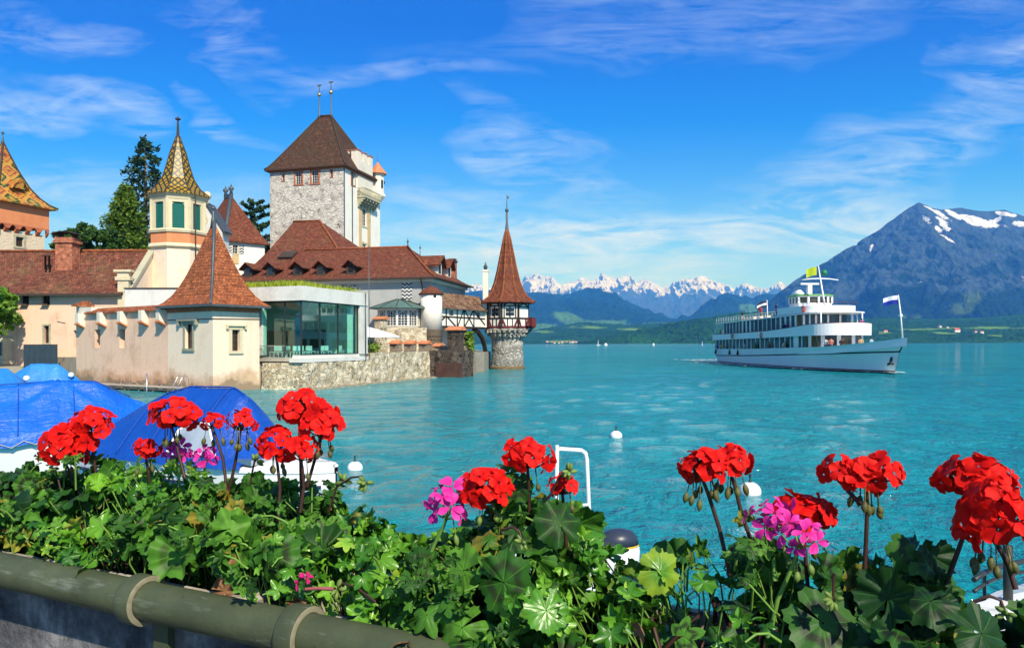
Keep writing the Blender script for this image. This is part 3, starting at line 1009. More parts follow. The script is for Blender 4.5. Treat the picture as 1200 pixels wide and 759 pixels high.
M_redpaint = plain('dark_red_paint', (0.115, 0.014, 0.016, 1), 0.6, 0.25, 3)
M_lead = plain('lead_sheet', (0.085, 0.105, 0.112, 1), 0.5, 0.25, 3, spec=0.5, metallic=0.3)
M_copper = plain('green_copper', (0.085, 0.155, 0.135, 1), 0.6, 0.35, 2.0)
M_gold = plain('gilded_ball', (0.75, 0.52, 0.18, 1), 0.3, 0.1, 3, spec=0.5, metallic=0.9)
M_sash = plain('white_sash', (0.68, 0.66, 0.60, 1), 0.6, 0.06, 3)
M_sashdark = plain('brown_sash', (0.10, 0.06, 0.035, 1), 0.6, 0.1, 3)
M_glass_dark = plain('dark_window_glass', (0.016, 0.020, 0.024, 1), 0.08, 0.4, 1.2, spec=0.7)
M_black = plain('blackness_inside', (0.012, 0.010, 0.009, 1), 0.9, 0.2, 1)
M_shutter = None
M_gateblue = plain('slate_blue_steel', (0.030, 0.050, 0.066, 1), 0.55, 0.2, 2.0)
M_steel = plain('brushed_steel', (0.55, 0.56, 0.56, 1), 0.3, 0.1, 4, spec=0.5, metallic=0.9)
M_darksteel = plain('dark_window_steel', (0.025, 0.032, 0.034, 1), 0.45, 0.2, 4)

def mat_stripes(name, c1, c2, scale, which='UV', axis='z', chevron=False, rough=0.7):
	a = Mat(name, rough, 0.2)
	sp = a.n('ShaderNodeSeparateXYZ')
	a.l(a.coord(which), sp.inputs[0])
	v = sp.outputs[1]
	if chevron:
		zig = a.math('ABSOLUTE', a.math('SUBTRACT', a.math('FRACT', a.math('MULTIPLY', sp.outputs[0], scale * 0.8)), 0.5))
		v = a.math('ADD', v, a.math('MULTIPLY', zig, 1.0 / scale))
	fr = a.math('FRACT', a.math('MULTIPLY', v, scale))
	k = a.val(fr, 0.46, 0.54)
	a.color(a.mix(k, c1, c2))
	return a.m

M_chevron = mat_stripes('chevron_shutter_paint', (0.62, 0.62, 0.58, 1), (0.045, 0.05, 0.06, 1), 2.2, chevron=True)
M_green_louvre = mat_stripes('green_louvres', (0.010, 0.150, 0.120, 1), (0.004, 0.070, 0.060, 1), 5.0)

def mat_fishscale(name, yel, yel2, dark, w=0.34, h=0.34):
	"""glazed beaver-tail tiles: pointed scales outlined darker"""
	a = Mat(name, 0.45, 0.45)
	uv = a.coord('UV')
	sp = a.n('ShaderNodeSeparateXYZ')
	a.l(uv, sp.inputs[0])
	u = a.math('DIVIDE', sp.outputs[0], w)
	v = a.math('DIVIDE', sp.outputs[1], h)
	d1 = a.math('ABSOLUTE', a.math('SUBTRACT', a.math('FRACT', a.math('ADD', u, v)), 0.5))
	d2 = a.math('ABSOLUTE', a.math('SUBTRACT', a.math('FRACT', a.math('SUBTRACT', u, v)), 0.5))
	e = a.math('MAXIMUM', d1, d2)
	k = a.val(e, 0.28, 0.37)
	n = a.noise(uv, 2.5, 4, 0.6)
	y = a.ramp(n, [(0.3, yel2), (0.7, yel)])
	a.color(a.mix(k, y, dark))
	a.bump(e, 0.4, 0.04)
	return a.m

M_scale = mat_fishscale('glazed_yellow_scales', (0.44, 0.25, 0.010, 1), (0.28, 0.16, 0.008, 1), (0.020, 0.026, 0.010, 1), 0.66, 0.76)

def mat_diamonds(name):
	"""glazed roof in yellow with nested green and red lozenges"""
	a = Mat(name, 0.45, 0.45)
	uv = a.coord('UV')
	sp = a.n('ShaderNodeSeparateXYZ')
	a.l(uv, sp.inputs[0])
	st = 0.22

	def snap(x):
		return a.math('MULTIPLY', a.math('FLOOR', a.math('DIVIDE', x, st)), st)
	u, v = snap(sp.outputs[0]), snap(sp.outputs[1])
	w = 3.0
	fu = a.math('ABSOLUTE', a.math('SUBTRACT', a.math('FRACT', a.math('ADD', a.math('DIVIDE', u, w), 0.5)), 0.5))
	fv = a.math('ABSOLUTE', a.math('SUBTRACT', a.math('FRACT', a.math('DIVIDE', v, w * 0.9)), 0.5))
	d = a.math('ADD', fu, fv)
	n = a.noise(uv, 6.0, 3, 0.6)
	c = a.ramp(d, [(0.0, (0.025, 0.06, 0.02, 1)), (0.08, (0.40, 0.09, 0.03, 1)), (0.20, (0.50, 0.24, 0.035, 1)), (0.36, (0.34, 0.07, 0.03, 1)), (0.46, (0.54, 0.29, 0.045, 1)), (0.66, (0.035, 0.05, 0.02, 1)), (0.76, (0.10, 0.16, 0.03, 1)), (0.84, (0.5, 0.26, 0.04, 1))], 'CONSTANT')
	a.color(a.mix(0.4, c, a.ramp(n, [(0.3, (0.5, 0.5, 0.5, 1)), (0.7, (1, 1, 1, 1))]), 'MULTIPLY'))
	a.bump(n, 0.3, 0.03)
	return a.m

M_diamond = mat_diamonds('glazed_lozenge_tiles')

def glass_pane(name, tint=(0.30, 0.62, 0.52, 1)):
	a = Mat(name, 0.02, 0.5)
	t = a.t
	tr = a.n('ShaderNodeBsdfTransparent')
	tr.inputs[0].default_value = tint
	gl = a.n('ShaderNodeBsdfGlossy')
	gl.inputs['Roughness'].default_value = 0.01
	gl.inputs['Color'].default_value = (0.9, 1.0, 0.97, 1)
	lw = a.n('ShaderNodeLayerWeight')
	fr = a.n('ShaderNodeMath', operation='MULTIPLY_ADD')
	pw_ = a.math('POWER', lw.outputs['Facing'], 3.0)
	a.l(pw_, fr.inputs[0])
	fr.inputs[1].default_value = 0.55
	fr.inputs[2].default_value = 0.06
	mx = a.n('ShaderNodeMixShader')
	a.l(fr.outputs[0], mx.inputs[0])
	a.l(tr.outputs[0], mx.inputs[1])
	a.l(gl.outputs[0], mx.inputs[2])
	a.l(mx.outputs[0], a.out.inputs['Surface'])
	return a.m

M_glass_green = glass_pane('green_glass', (0.76, 0.98, 0.92, 1))

# ------------------------------------------------------------------ the ground the castle stands on
mb = MB()
gp = [(-16.6, 60.2), (-13.4, 68.6), (-8.9, 80.5), (-6.9, 86.2), (-3.6, 95.5), (-3.2, 112), (-8, 150), (-30, 190), (-140, 200), (-140, 76), (-45.3, 72.6), (-23.6, 57.8), (-20.6, 60.8)]
mb.prism(gp, -1.0, 2.45)
M_ground = plain('castle_yard_gravel', (0.30, 0.27, 0.21, 1), 0.95, 0.25, 0.8, bump=0.3)
struct(mb.build('castle_ground', M_ground))
mb = MB()
mb.prism([(-130, 105), (-40, 106), (-24, 132), (-26, 170), (-130, 195)], 2.0, 6.0)
struct(mb.build('castle_hill', plain('park_grass', (0.07, 0.12, 0.03, 1), 0.95, 0.3, 0.5)))

# ------------------------------------------------------------------ gatehouse with the steep bell-cast roof
XD_G = (0.83, -0.55)
L_ = math.hypot(*XD_G)
XD_G = (XD_G[0] / L_, XD_G[1] / L_)
CG = (-22.6, 55.9)
RG = frame_rot(XD_G)
gate = thing('gatehouse', 'small cream gatehouse with steep red pyramid roof standing at the water', 'gatehouse', (CG[0], CG[1], 0), RG)
ga, gb, gz = 5.9, 4.2, 6.55
mb = MB()
hl = (ga - 3.55, ga - 2.55, 3.3, 5.2)
hr = (1.65, 2.35, 3.1, 4.75)
wall(mb, (-ga, 0), (1, 0), ga, -0.5, gz, [hl], (0, -1), 0.35)
wall(mb, (0, 0), (0, 1), gb, -0.5, gz, [hr], (1, 0), 0.35)
wall(mb, (0, gb), (-1, 0), ga, -0.5, gz, [], (0, 1))
wall(mb, (-ga, gb), (0, -1), gb, -0.5, gz, [], (-1, 0))
mb.build('wall', M_cream, gate)
mb = MB()
mb.box(-ga - 0.05, 0.05, -0.05, gb + 0.05, gz - 0.42, gz - 0.02)
mb.build('brick_band', M_band, gate)
mb = MB()
mb.tube([(-ga, -0.03, 5.55), (0.03, -0.03, 5.55), (0.03, gb, 5.62)], 0.035, 5)
mb.build('cable', M_fascia, gate)
mb = MB()
prof = [(0, 0), (0.13, 0.045), (0.27, 0.12), (0.40, 0.225), (0.52, 0.35), (0.64, 0.50), (0.80, 0.72), (1, 1)]
hip_roof(mb, -ga - 0.62, 0.62, -0.62, gb + 0.62, gz + 0.12, (-ga / 2 - 0.12, gb / 2, 13.4), (-ga / 2 + 0.12, gb / 2, 13.4), prof, 0.14)
gr_ = mb.build('roof', M_tile_bright, gate)
mb = MB()
cs = [Vector((0.62, -0.62, gz + 0.12)), Vector((-ga / 2 + 0.12, gb / 2, 13.4))]
hp = [Vector((cs[0].x + (cs[1].x - cs[0].x) * t, cs[0].y + (cs[1].y - cs[0].y) * t, cs[0].z + (cs[1].z - cs[0].z) * k + 0.03)) for t, k in prof]
mb.tube(hp, [0.09, 0.09, 0.10, 0.10, 0.11, 0.12, 0.13, 0.15], 6)
mb.build('lead_hip', M_lead, gr_)
mb = MB()
mb.box(-ga - 0.60, 0.60, -0.72, -0.63, gz - 0.08, gz + 0.1)
mb.box(0.63, 0.72, -0.60, gb + 0.6, gz - 0.08, gz + 0.1)
mb.build('gutter', M_lead, gr_)
finial(gate, -ga / 2, gb / 2, 13.3, 14.6, M_lead, r=0.11, ball=0.17, ball_at=0.93)
w = window(gate, (-ga, 0), (1, 0), (0, -1), hl, 0.3, M_greensand, 0.22, 0.07, M_sashdark, 2, 3)
mb = MB()
mb.box(-ga + hl[0] - 0.75, -ga + hl[1] + 0.75, -0.30, 0.0, hl[3] + 0.24, hl[3] + 0.36)
mb.box(-ga + hl[0] - 0.75, -ga + hl[0] - 0.55, -0.28, 0.0, hl[3] - 0.08, hl[3] + 0.24)
mb.box(-ga + hl[1] + 0.55, -ga + hl[1] + 0.75, -0.28, 0.0, hl[3] - 0.08, hl[3] + 0.24)
mb.build('hood_mould', M_greensand, gate)
w = window(gate, (0, 0), (0, 1), (1, 0), hr, 0.3, M_sandl, 0.24, 0.07, M_sashdark, 2, 4)
mb = MB()
mb.box(0.0, 0.22, hr[0] - 0.55, hr[1] + 0.55, hr[3] + 0.27, hr[3] + 0.38)
mb.box(0.0, 0.2, hr[0] - 0.55, hr[0] - 0.4, hr[3] + 0.05, hr[3] + 0.27)
mb.box(0.0, 0.2, hr[1] + 0.4, hr[1] + 0.55, hr[3] + 0.05, hr[3] + 0.27)
mb.build('hood_mould', M_sandl, gate)

# ------------------------------------------------------------------ crenellated curtain wall to its left
bw = thing('curtain_wall', 'rose plastered curtain wall with tile-capped merlons on corbels', 'castle wall', (CG[0], CG[1], 0), RG)
wl_, wz = 20.4, 6.35

def alongG(px, Yguess=None):
	"""distance left of the gatehouse corner, along its front plane, where a frame column falls"""
	a = ray(px, 400)[0]
	# C - s*XD : (cx - s xd0) = a (cy - s xd1)
	return (CG[0] - a * CG[1]) / (XD_G[0] - a * XD_G[1])

slits = []
for pxa, pxb in ((85.5, 88.5), (110.5, 116.5), (139.5, 146)):
	s0, s1 = alongG(pxa), alongG(pxb)
	slits.append((wl_ - s0, wl_ - s1, 3.35, 4.95))
mb = MB()
wall(mb, (-wl_, 0.04), (1, 0), wl_ - ga, -0.5, wz, slits, (0, -1), 0.45)
mb.box(-wl_, -ga - 0.002, 0.60, 0.9, -0.5, wz)
mb.box(-wl_, -wl_ + 0.02, 0.06, 0.6, -0.5, wz)
mb.poly([(-wl_, 0.04, wz), (-ga, 0.04, wz), (-ga, 0.9, wz), (-wl_, 0.9, wz)])
mb.build('wall', M_rose, bw)
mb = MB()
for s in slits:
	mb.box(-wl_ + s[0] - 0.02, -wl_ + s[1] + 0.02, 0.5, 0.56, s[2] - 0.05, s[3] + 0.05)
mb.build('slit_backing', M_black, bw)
# tile coping
mb = MB()

def coping(mb, x0, x1, z, y0=-0.28, y1=1.15, pitch=0.42):
	ym = (y0 + y1) / 2 + 0.2
	mb.faces([(x0, y0, z), (x1, y0, z), (x1, ym, z + pitch), (x0, ym, z + pitch), (x0, y1, z), (x1, y1, z), (x0, y0, z - 0.1), (x1, y0, z - 0.1), (x1, y1, z - 0.1), (x0, y1, z - 0.1)],
			[(0, 1, 2, 3), (3, 2, 5, 4), (6, 7, 1, 0), (0, 3, 4, 9, 6), (1, 7, 8, 5, 2), (4, 5, 8, 9), (6, 9, 8, 7)])

coping(mb, -alongG(102), -ga - 0.5, wz + 0.1)
coping(mb, -wl_ - 0.2, -alongG(94), wz + 0.85, -0.3, 1.3)
mb.build('tile_coping', M_tile_bright, bw)
mb = MB()
mb.box(-wl_ + 0.01, -alongG(94) - 0.15, 0.05, 0.85, wz + 0.003, wz + 0.75)
xa = -alongG(98)
mb.box(xa - 0.75, xa + 1.3, 0.0, 1.0, wz + 0.003, wz + 0.62)
mb.build('raised_end', M_pale, bw)
mb = MB()
for pxc, kind in ((97, 0), (122.5, 1), (146.5, 1), (171.5, 1), (194, 1)):
	xc = -alongG(pxc)
	if xc > -ga - 0.5:
		xc = -ga - 0.55
	w_ = 0.48 if kind else 0.62
	zt = wz + 0.08
	mb.faces([(xc - w_ / 2, 0.03, zt), (xc + w_ / 2, 0.03, zt), (xc + w_ / 2, 0.03, zt - 1.25), (xc - w_ / 2, 0.03, zt - 1.25),
			(xc - w_ / 2, -0.55, zt), (xc + w_ / 2, -0.55, zt), (xc + w_ / 2, -0.55, zt - 0.85), (xc - w_ / 2, -0.55, zt - 0.85)],
			[(4, 7, 6, 5), (0, 1, 5, 4), (1, 2, 6, 5), (0, 4, 7, 3), (3, 7, 6, 2)])
mb.build('corbel', M_pale, bw)
mb = MB()
for pxc in (97, 122.5, 146.5, 171.5, 194):
	xc = min(-alongG(pxc), -ga - 0.55)
	mb.obox((xc, -0.27, wz - 1.02), (0.31, 0, 0), (0, 0.33, -0.16), (0, 0.02, 0.05))
mb.build('corbel_tile', M_tile_cap, bw)
mb = MB()
xs_ = -alongG(76)
mb.beam((xs_, 0.04, wz - 0.75), (xs_ + 0.25, -0.75, wz - 0.62), 0.08, 0.08)
mb.build('water_spout', M_lead, bw)
# dark mossy footing along the water
mb = MB()
rnd = random.Random(3)
x = -wl_
while x < 0.3:
	dx = rnd.uniform(0.3, 0.8)
	if x < -13.9:
		x += dx
		continue
	h = rnd.uniform(0.28, 0.5)
	mb.box(x, x + dx - 0.03, -rnd.uniform(0.22, 0.5), 0.0 if x < -0.5 else 0.4, -0.4, h)
	x += dx
mb.build('footing', M_brownwall, bw)

# landing stage below the wall
js = thing('landing_stage', 'weathered plank landing stage on posts under the rose wall', 'jetty', (CG[0], CG[1], 0), RG)
mb = MB()
rnd = random.Random(5)
x = -15.5
while x < -1.0:
	mb.box(x, x + 0.19, -1.75 + rnd.uniform(-0.04, 0.04), -0.5, 0.28, 0.345 + rnd.uniform(0, 0.012))
	x += 0.2
mb.build('deck', plain('weathered_planks', (0.36, 0.31, 0.25, 1), 0.9, 0.3, 1.5, bump=0.2), js)
for k in range(8):
	mb = MB()
	xk = -15.2 + k * 2.0
	mb.lathe([(0.11, -1.2), (0.11, 0.27)], 8, (xk, -1.6))
	mb.build('post', plain('wet_post', (0.16, 0.13, 0.10, 1), 0.8, 0.2, 4) if k == 0 else bpy.data.materials['wet_post'], js)
mb = MB()
mb.box(-15.5, -1.0, -1.72, -1.55, 0.1, 0.272)
mb.build('edge_beam', bpy.data.materials['wet_post'], js)
sl = thing('swim_ladder', 'chromed bathing ladder with two hooped handrails on the landing stage', 'ladder', (CG[0], CG[1], 0), RG)
for dx in (0, 0.62):
	mb = MB()
	x0 = -2.25 + dx
	pts = [(x0, -0.95, 0.3), (x0, -0.95, 0.95)] + [(x0, -1.25 + 0.3 * math.cos(t), 0.95 + 0.3 * math.sin(t)) for t in (0.5, 1.0, 1.57, 2.1, 2.6)] + [(x0, -1.83, 0.5), (x0, -1.83, -0.8)]
	mb.tube(pts, 0.028, 6)
	mb.build('handrail', M_steel, sl)
mb = MB()
for z in (-0.5, -0.2, 0.1):
	mb.box(-2.25, -1.63, -1.86, -1.80, z, z + 0.04)
mb.build('rung', M_steel, sl)
q = P(172, 470, 52)
mp_ = MB()
mp_.lathe([(0.05, -1), (0.05, q.z + 1.95)], 8, (0, 0))
tag(mp_.build('mooring_pole', M_steel, None, (q.x, q.y, 0)), 'thin grey mooring pole standing in the water before the rose wall', 'pole')

# slate blue steel gate and the plinth
q = P(27.5, 404, 69.6)
q2 = P(66.5, 404, 69.6)
mb = MB()
mb.box(0, q2.x - q.x, 0, 0.12, -0.4, zat(40, 404, 69.6))
gt = thing('steel_gate', 'plain dark slate-blue steel screen at the foot of the tiled house', 'gate', (q.x, q.y, 0))
mb.build('leaf', M_gateblue, gt)
mb = MB()
zt = zat(40, 404, 69.6)
for i in range(1, 6):
	xx = (q2.x - q.x) * i / 6
	mb.box(xx - 0.012, xx + 0.012, -0.015, -0.002, -0.3, zt - 0.05)
mb.box(-0.02, q2.x - q.x + 0.02, -0.02, 0.14, zt + 0.002, zt + 0.05)
mb.build('frame', M_darksteel, gt)

# ------------------------------------------------------------------ long tiled house behind
YH = 72.0
xr = P(150, 340, YH).x          # gable end plane
hs = thing('tiled_house', 'long rose house with weathered red tile roof and brick chimney', 'house', (xr, YH, 0))
hw = 22.0
ze = zat(70, 341, YH)
zr = zat(100, 294.5, YH + 5)
mb = MB()

def hx(px, Y=YH):
	return P(px, 400, Y).x - xr

hw_holes = []
for pa, pb, ya, yb in ((25, 34, 344.5, 357.5), (49.5, 58.5, 344.5, 357.5)):
	hw_holes.append((hw + hx(pa), hw + hx(pb), zat(pa, yb, YH), zat(pa, ya, YH)))
sl_ = (hw + hx(51.5), hw + hx(57.5), zat(54, 402, YH), zat(54, 381.5, YH))
hw_holes.append(sl_)
wall(mb, (-hw, 0), (1, 0), hw, -0.5, ze, hw_holes, (0, -1), 0.4)
wall(mb, (0, 0), (0, 1), 10, -0.5, ze, [], (1, 0))
wall(mb, (-hw, 10), (0, -1), 10, -0.5, ze, [], (-1, 0))
mb.poly([(-hw, 10, -0.5), (0, 10, -0.5), (0, 10, ze), (-hw, 10, ze)])
mb.build('wall', M_rose, hs)
for h in hw_holes[:2]:
	window(hs, (-hw, 0), (1, 0), (0, -1), h, 0.3, None, sash=M_sashdark, nx=2, nz=2)
	mb = MB()
	mb.faces([(-hw + h[1] + 0.02, -0.42, h[2] + 0.12), (-hw + h[0] - 0.02, -0.42, h[2] + 0.12), (-hw + h[0], -0.42, h[2]), (-hw + h[1], -0.42, h[2]), (-hw + h[0], -0.01, h[2]), (-hw + h[1], -0.01, h[2])],
			[(1, 0, 3, 2), (2, 3, 5, 4)])
	mb.build('flower_shelf', M_fascia, hs)
window(hs, (-hw, 0), (1, 0), (0, -1), hw_holes[2], 0.35, M_sand, 0.16, 0.05, M_sashdark, 1, 2)
# gable (cream) with coping and pier
mb = MB()
mb.faces([(0.0, 0, ze - 0.2), (0.0, 10, ze - 0.2), (0.0, 5, zr + 0.15), (0.25, 0, ze - 0.2), (0.25, 10, ze - 0.2), (0.25, 5, zr + 0.15)], [(0, 2, 1), (3, 4, 5), (0, 3, 5, 2), (1, 2, 5, 4)])
mb.box(0.002, 0.25, 0, 10, -0.5, ze - 0.202)
mb.build('gable_wall', M_cream, hs)
mb = MB()
mb.beam((0.12, -0.35, ze - 0.05), (0.12, 5.0, zr + 0.42), 0.62, 0.24)
mb.beam((0.12, 10.3, ze - 0.05), (0.12, 5.0, zr + 0.42), 0.62, 0.24)
mb.build('gable_coping', M_sand, hs)
mb = MB()
zp = zat(145, 318, YH)
mb.box(-0.75, 0.3, -0.5, -0.01, -0.5, zp - 0.9)
mb.box(-0.95, 0.5, -0.62, 0.02, zp - 0.9, zp - 0.55)
mb.box(-0.78, 0.33, -0.52, 0.0, zp - 0.55, zp - 0.1)
mb.box(-1.05, 0.6, -0.68, 0.06, zp - 0.1, zp + 0.12)
mb.build('gable_pier', M_sandl, hs)
mb = MB()
nseg = 6
x0_, x1_ = -hw - 0.4, -0.2
for k, (sy, ysg) in enumerate(((0, 1), (10, -1))):
	pr = [(-0.75, -0.28), (-0.2, 0.06), (0.8, 0.75), (2.6, 2.2 * (zr - ze) / 5 * 0.98), (5, zr - ze)]
	for (a0, h0), (a1, h1) in zip(pr[:-1], pr[1:]):
		mb.poly([(x0_, sy + ysg * a0, ze + h0), (x1_, sy + ysg * a0, ze + h0), (x1_, sy + ysg * a1, ze + h1), (x0_, sy + ysg * a1, ze + h1)])
rf = mb.build('roof', M_tile_old, hs)
mb = MB()
ridge_caps(mb, [(x0_, 5, zr + 0.05), (x1_, 5, zr + 0.05)], 0.16)
mb.build('ridge_tiles', M_tile_bright, rf)
mb = MB()
mb.box(x0_, x1_, -0.86, -0.74, ze - 0.5, ze - 0.27)
mb.box(x0_, x1_, -0.72, -0.02, ze - 0.36, ze - 0.30)
mb.build('eaves', M_fascia, rf)
# chimney with a bent sheet cap
cx = hx(79, YH + 3.5)
mb = MB()
zc0 = zat(79, 306, YH + 3.5)
zc1 = zat(79, 279, YH + 3.5)
mb.box(cx - 0.85, cx + 0.85, 2.9, 4.3, zc0 - 1.0, zc1 - 0.55)
mb.box(cx - 1.02, cx + 1.02, 2.75, 4.45, zc1 - 0.55, zc1 - 0.3)
mb.box(cx - 0.92, cx + 0.92, 2.85, 4.35, zc1 - 0.3, zc1)
ch = mb.build('chimney', M_brick, rf)
mb = MB()
for sx in (-0.75, 0.75):
	mb.box(cx + sx - 0.05, cx + sx + 0.05, 3.1, 4.1, zc1, zc1 + 0.45)
pts = [(-1.25, 0.30), (-0.7, 0.5), (0, 0.58), (0.7, 0.5), (1.25, 0.3)]
for (a0, h0), (a1, h1) in zip(pts[:-1], pts[1:]):
	mb.faces([(cx + a0, 2.75, zc1 + h0), (cx + a1, 2.75, zc1 + h1), (cx + a1, 4.45, zc1 + h1), (cx + a0, 4.45, zc1 + h0), (cx + a0, 2.75, zc1 + h0 + 0.06), (cx + a1, 2.75, zc1 + h1 + 0.06), (cx + a1, 4.45, zc1 + h1 + 0.06), (cx + a0, 4.45, zc1 + h0 + 0.06)],
			[(0, 1, 2, 3), (7, 6, 5, 4), (0, 4, 5, 1)])
mb.build('chimney_cap', M_fascia, rf)
for pv in (53.5, 58):
	mb = MB()
	vx = hx(pv, YH + 2.5)
	zv = zat(pv, 306, YH + 2.5)
	mb.lathe([(0.1, zv - 0.8), (0.1, zv + 0.5), (0.15, zv + 0.5), (0.13, zv + 0.65)], 8, (vx, 2.5))
	mb.build('vent_pipe', M_fascia, rf)
# small oriel at the left edge of the house
mb = MB()
q = P(2, 420, YH)
zo = zat(5, 425, YH)
mb.prism([(q.x - xr - 1.6, -0.02), (q.x - xr - 1.2, -0.9), (q.x - xr + 0.9, -0.9), (q.x - xr + 1.35, -0.02)], zo - 0.1, zo + 0.25)
mb.prism([(q.x - xr - 1.4, -0.02), (q.x - xr - 1.0, -0.7), (q.x - xr + 0.7, -0.7), (q.x - xr + 1.1, -0.02)], zo - 0.55, zo - 0.102)
mb.prism([(q.x - xr - 1.4, -0.02), (q.x - xr - 1.0, -0.72), (q.x - xr + 0.7, -0.72), (q.x - xr + 1.1, -0.02)], zo + 0.252, zo + 2.4)
orl = mb.build('oriel', M_sandl, hs)
mb = MB()
mb.box(q.x - xr - 0.8, q.x - xr + 0.5, -0.76, -0.722, zo + 0.7, zo + 2.0)
mb.build('pane', M_glass_dark, orl)
# white link wall between gable and gatehouse roof
lw = MB()
a_, b_ = P(146, 345, 71.2), P(212, 345, 71.2)
lw.box(0, b_.x - a_.x, 0, 0.5, 2.0, zat(180, 338.5, 71.2))
lk = tag(lw.build('parapet_wall', M_grey, None, (a_.x, 71.2, 0)), 'plain grey parapet wall between the gable and the gatehouse roof', 'wall')
lw = MB()
lw.box(-0.05, b_.x - a_.x + 0.05, -0.08, 0.58, zat(180, 338.5, 71.2) + 0.003, zat(180, 337, 71.2))
lw.build('coping', M_fascia, lk)

# ------------------------------------------------------------------ octagonal stair turret with glazed spire
YT = 78.5
ct = P(209, 300, YT)
oc = thing('octagonal_turret', 'octagonal cream turret with green louvres and yellow glazed spire', 'turret', (ct.x, YT, 0))

def zT(py):
	return zat(209, py, YT)

rT = 2.78
PH = R(2)       # turns the arrises so that one face looks at the lake

def oct_pts(r, ph=PH):
	return [(r * math.cos(ph + k * math.pi / 4), r * math.sin(ph + k * math.pi / 4)) for k in range(8)]

pts8 = oct_pts(rT)
mb = MB()
zsill, ztop = zT(272), zT(238)
wins = []
for k in range(8):
	p, q_ = Vector(pts8[k]), Vector(pts8[(k + 1) % 8])
	xd = (q_ - p).normalized()
	n = (xd.y, -xd.x)
	L = (q_ - p).length
	hole = (L * 0.23, L * 0.77, zsill + 0.08, ztop - 0.30)
	wins.append((tuple(p), tuple(xd), n, hole, L))
	wall(mb, p, xd, L, zsill, ztop, [hole], n, 0.22)
mb.build('belfry_wall', M_sandl, oc)
for (p, xd, n, h, L) in wins:
	mb = MB()
	X, N, O = Vector((xd[0], xd[1], 0)), Vector((n[0], n[1], 0)), Vector((p[0], p[1], 0))
	xc, hwid = (h[0] + h[1]) / 2, (h[1] - h[0]) / 2
	arch = [O + X * (xc - hwid) + Vector((0, 0, h[2])) - N * 0.16, O + X * (xc + hwid) + Vector((0, 0, h[2])) - N * 0.16]
	for t in range(0, 9):
		an = math.pi * t / 8
		arch.append(O + X * (xc + hwid * math.cos(an)) + Vector((0, 0, h[3] - hwid * 0.55 + hwid * 0.55 * math.sin(an))) - N * 0.16)
	mb.poly(arch)
	mb.build('louvre', M_green_louvre, oc)
	mb = MB()        # spandrels that round the head of the opening
	for sgn in (-1, 1):
		poly = [O + X * (xc + sgn * hwid) + Vector((0, 0, h[3])) - N * 0.12]
		for t in range(0, 5):
			an = math.pi / 2 * t / 4
			poly.append(O + X * (xc + sgn * hwid * math.cos(an)) + Vector((0, 0, h[3] - hwid * 0.55 + hwid * 0.55 * math.sin(an))) - N * 0.12)
		mb.poly(poly)
	mb.build('arch_head', M_sandl, oc)
for k in range(8):      # corner pilasters
	mb = MB()
	v = Vector(pts8[k]).normalized()
	mb.lathe([(0.16, zsill), (0.16, ztop)], 6, tuple(v * (rT - 0.02)), smooth=False)
	mb.build('pilaster', M_sandl, oc)
mb = MB()
mb.lathe([(rT + 0.18, zT(276)), (rT + 0.26, zT(273.5)), (rT + 0.12, zsill)], 8, ph=PH, smooth=False)
mb.lathe([(rT + 0.05, zT(294.5)), (rT + 0.30, zT(292)), (rT + 0.26, zT(290)), (rT + 0.08, zT(288))], 8, ph=PH, smooth=False)
mb.lathe([(rT + 0.05, ztop), (rT + 0.12, ztop + 0.25), (rT + 0.36, zT(232.5)), (rT + 0.36, zT(231))], 8, ph=PH, smooth=False)
mb.build('cornice', M_sandl, oc)
mb = MB()
mb.lathe([(rT + 0.04, zT(288)), (rT + 0.04, zT(276))], 8, ph=PH, smooth=False)
mb.build('orange_band', M_orange, oc)
mb = MB()
mb.lathe([(rT, 0), (rT, zT(294.5))], 8, ph=PH, smooth=False)
mb.build('wall', M_cream, oc)
mb = MB()
zs0, zs1 = zT(231), zT(160)
mb.lathe([(rT + 0.45, zs0 - 0.12), (rT + 0.45, zs0), (rT * 0.83, zs0 + 0.75), (rT * 0.595, zs0 + 1.8), (rT * 0.455, zs0 + 3.0), (rT * 0.30, zs0 + 4.6), (0.16, zs1)], 8, ph=PH, smooth=False)
sp_ = mb.build('spire', M_scale, oc)
mb = MB()
for k in range(8):
	c_, s_ = math.cos(PH + k * math.pi / 4), math.sin(PH + k * math.pi / 4)
	mb.tube([(r * c_, r * s_, z + 0.03) for r, z in ((rT + 0.45, zs0), (rT * 0.83, zs0 + 0.75), (rT * 0.595, zs0 + 1.8), (rT * 0.455, zs0 + 3.0), (rT * 0.30, zs0 + 4.6), (0.16, zs1))], 0.07, 5)
mb.build('spire_hip', M_fascia, sp_)
mb = MB()
mb.lathe([(0.22, zs1 - 0.8), (0.17, zs1), (0.09, zT(142)), (0.09, zT(141)), (0.26, zT(140.5)), (0.3, zT(139)), (0.1, zT(138.5)), (0.02, zT(136))], 8)
mb.build('finial', M_fascia, oc)
mb = MB()
an = PH - math.pi / 4 * 1.5 - 0.22
dp = Vector((math.cos(R(-31)), math.sin(R(-31)), 0)) * (rT + 0.1)
mb.tube([(dp.x, dp.y, zT(345)), (dp.x, dp.y, zT(233))], 0.07, 6)
mb.build('downpipe', M_fascia, oc)

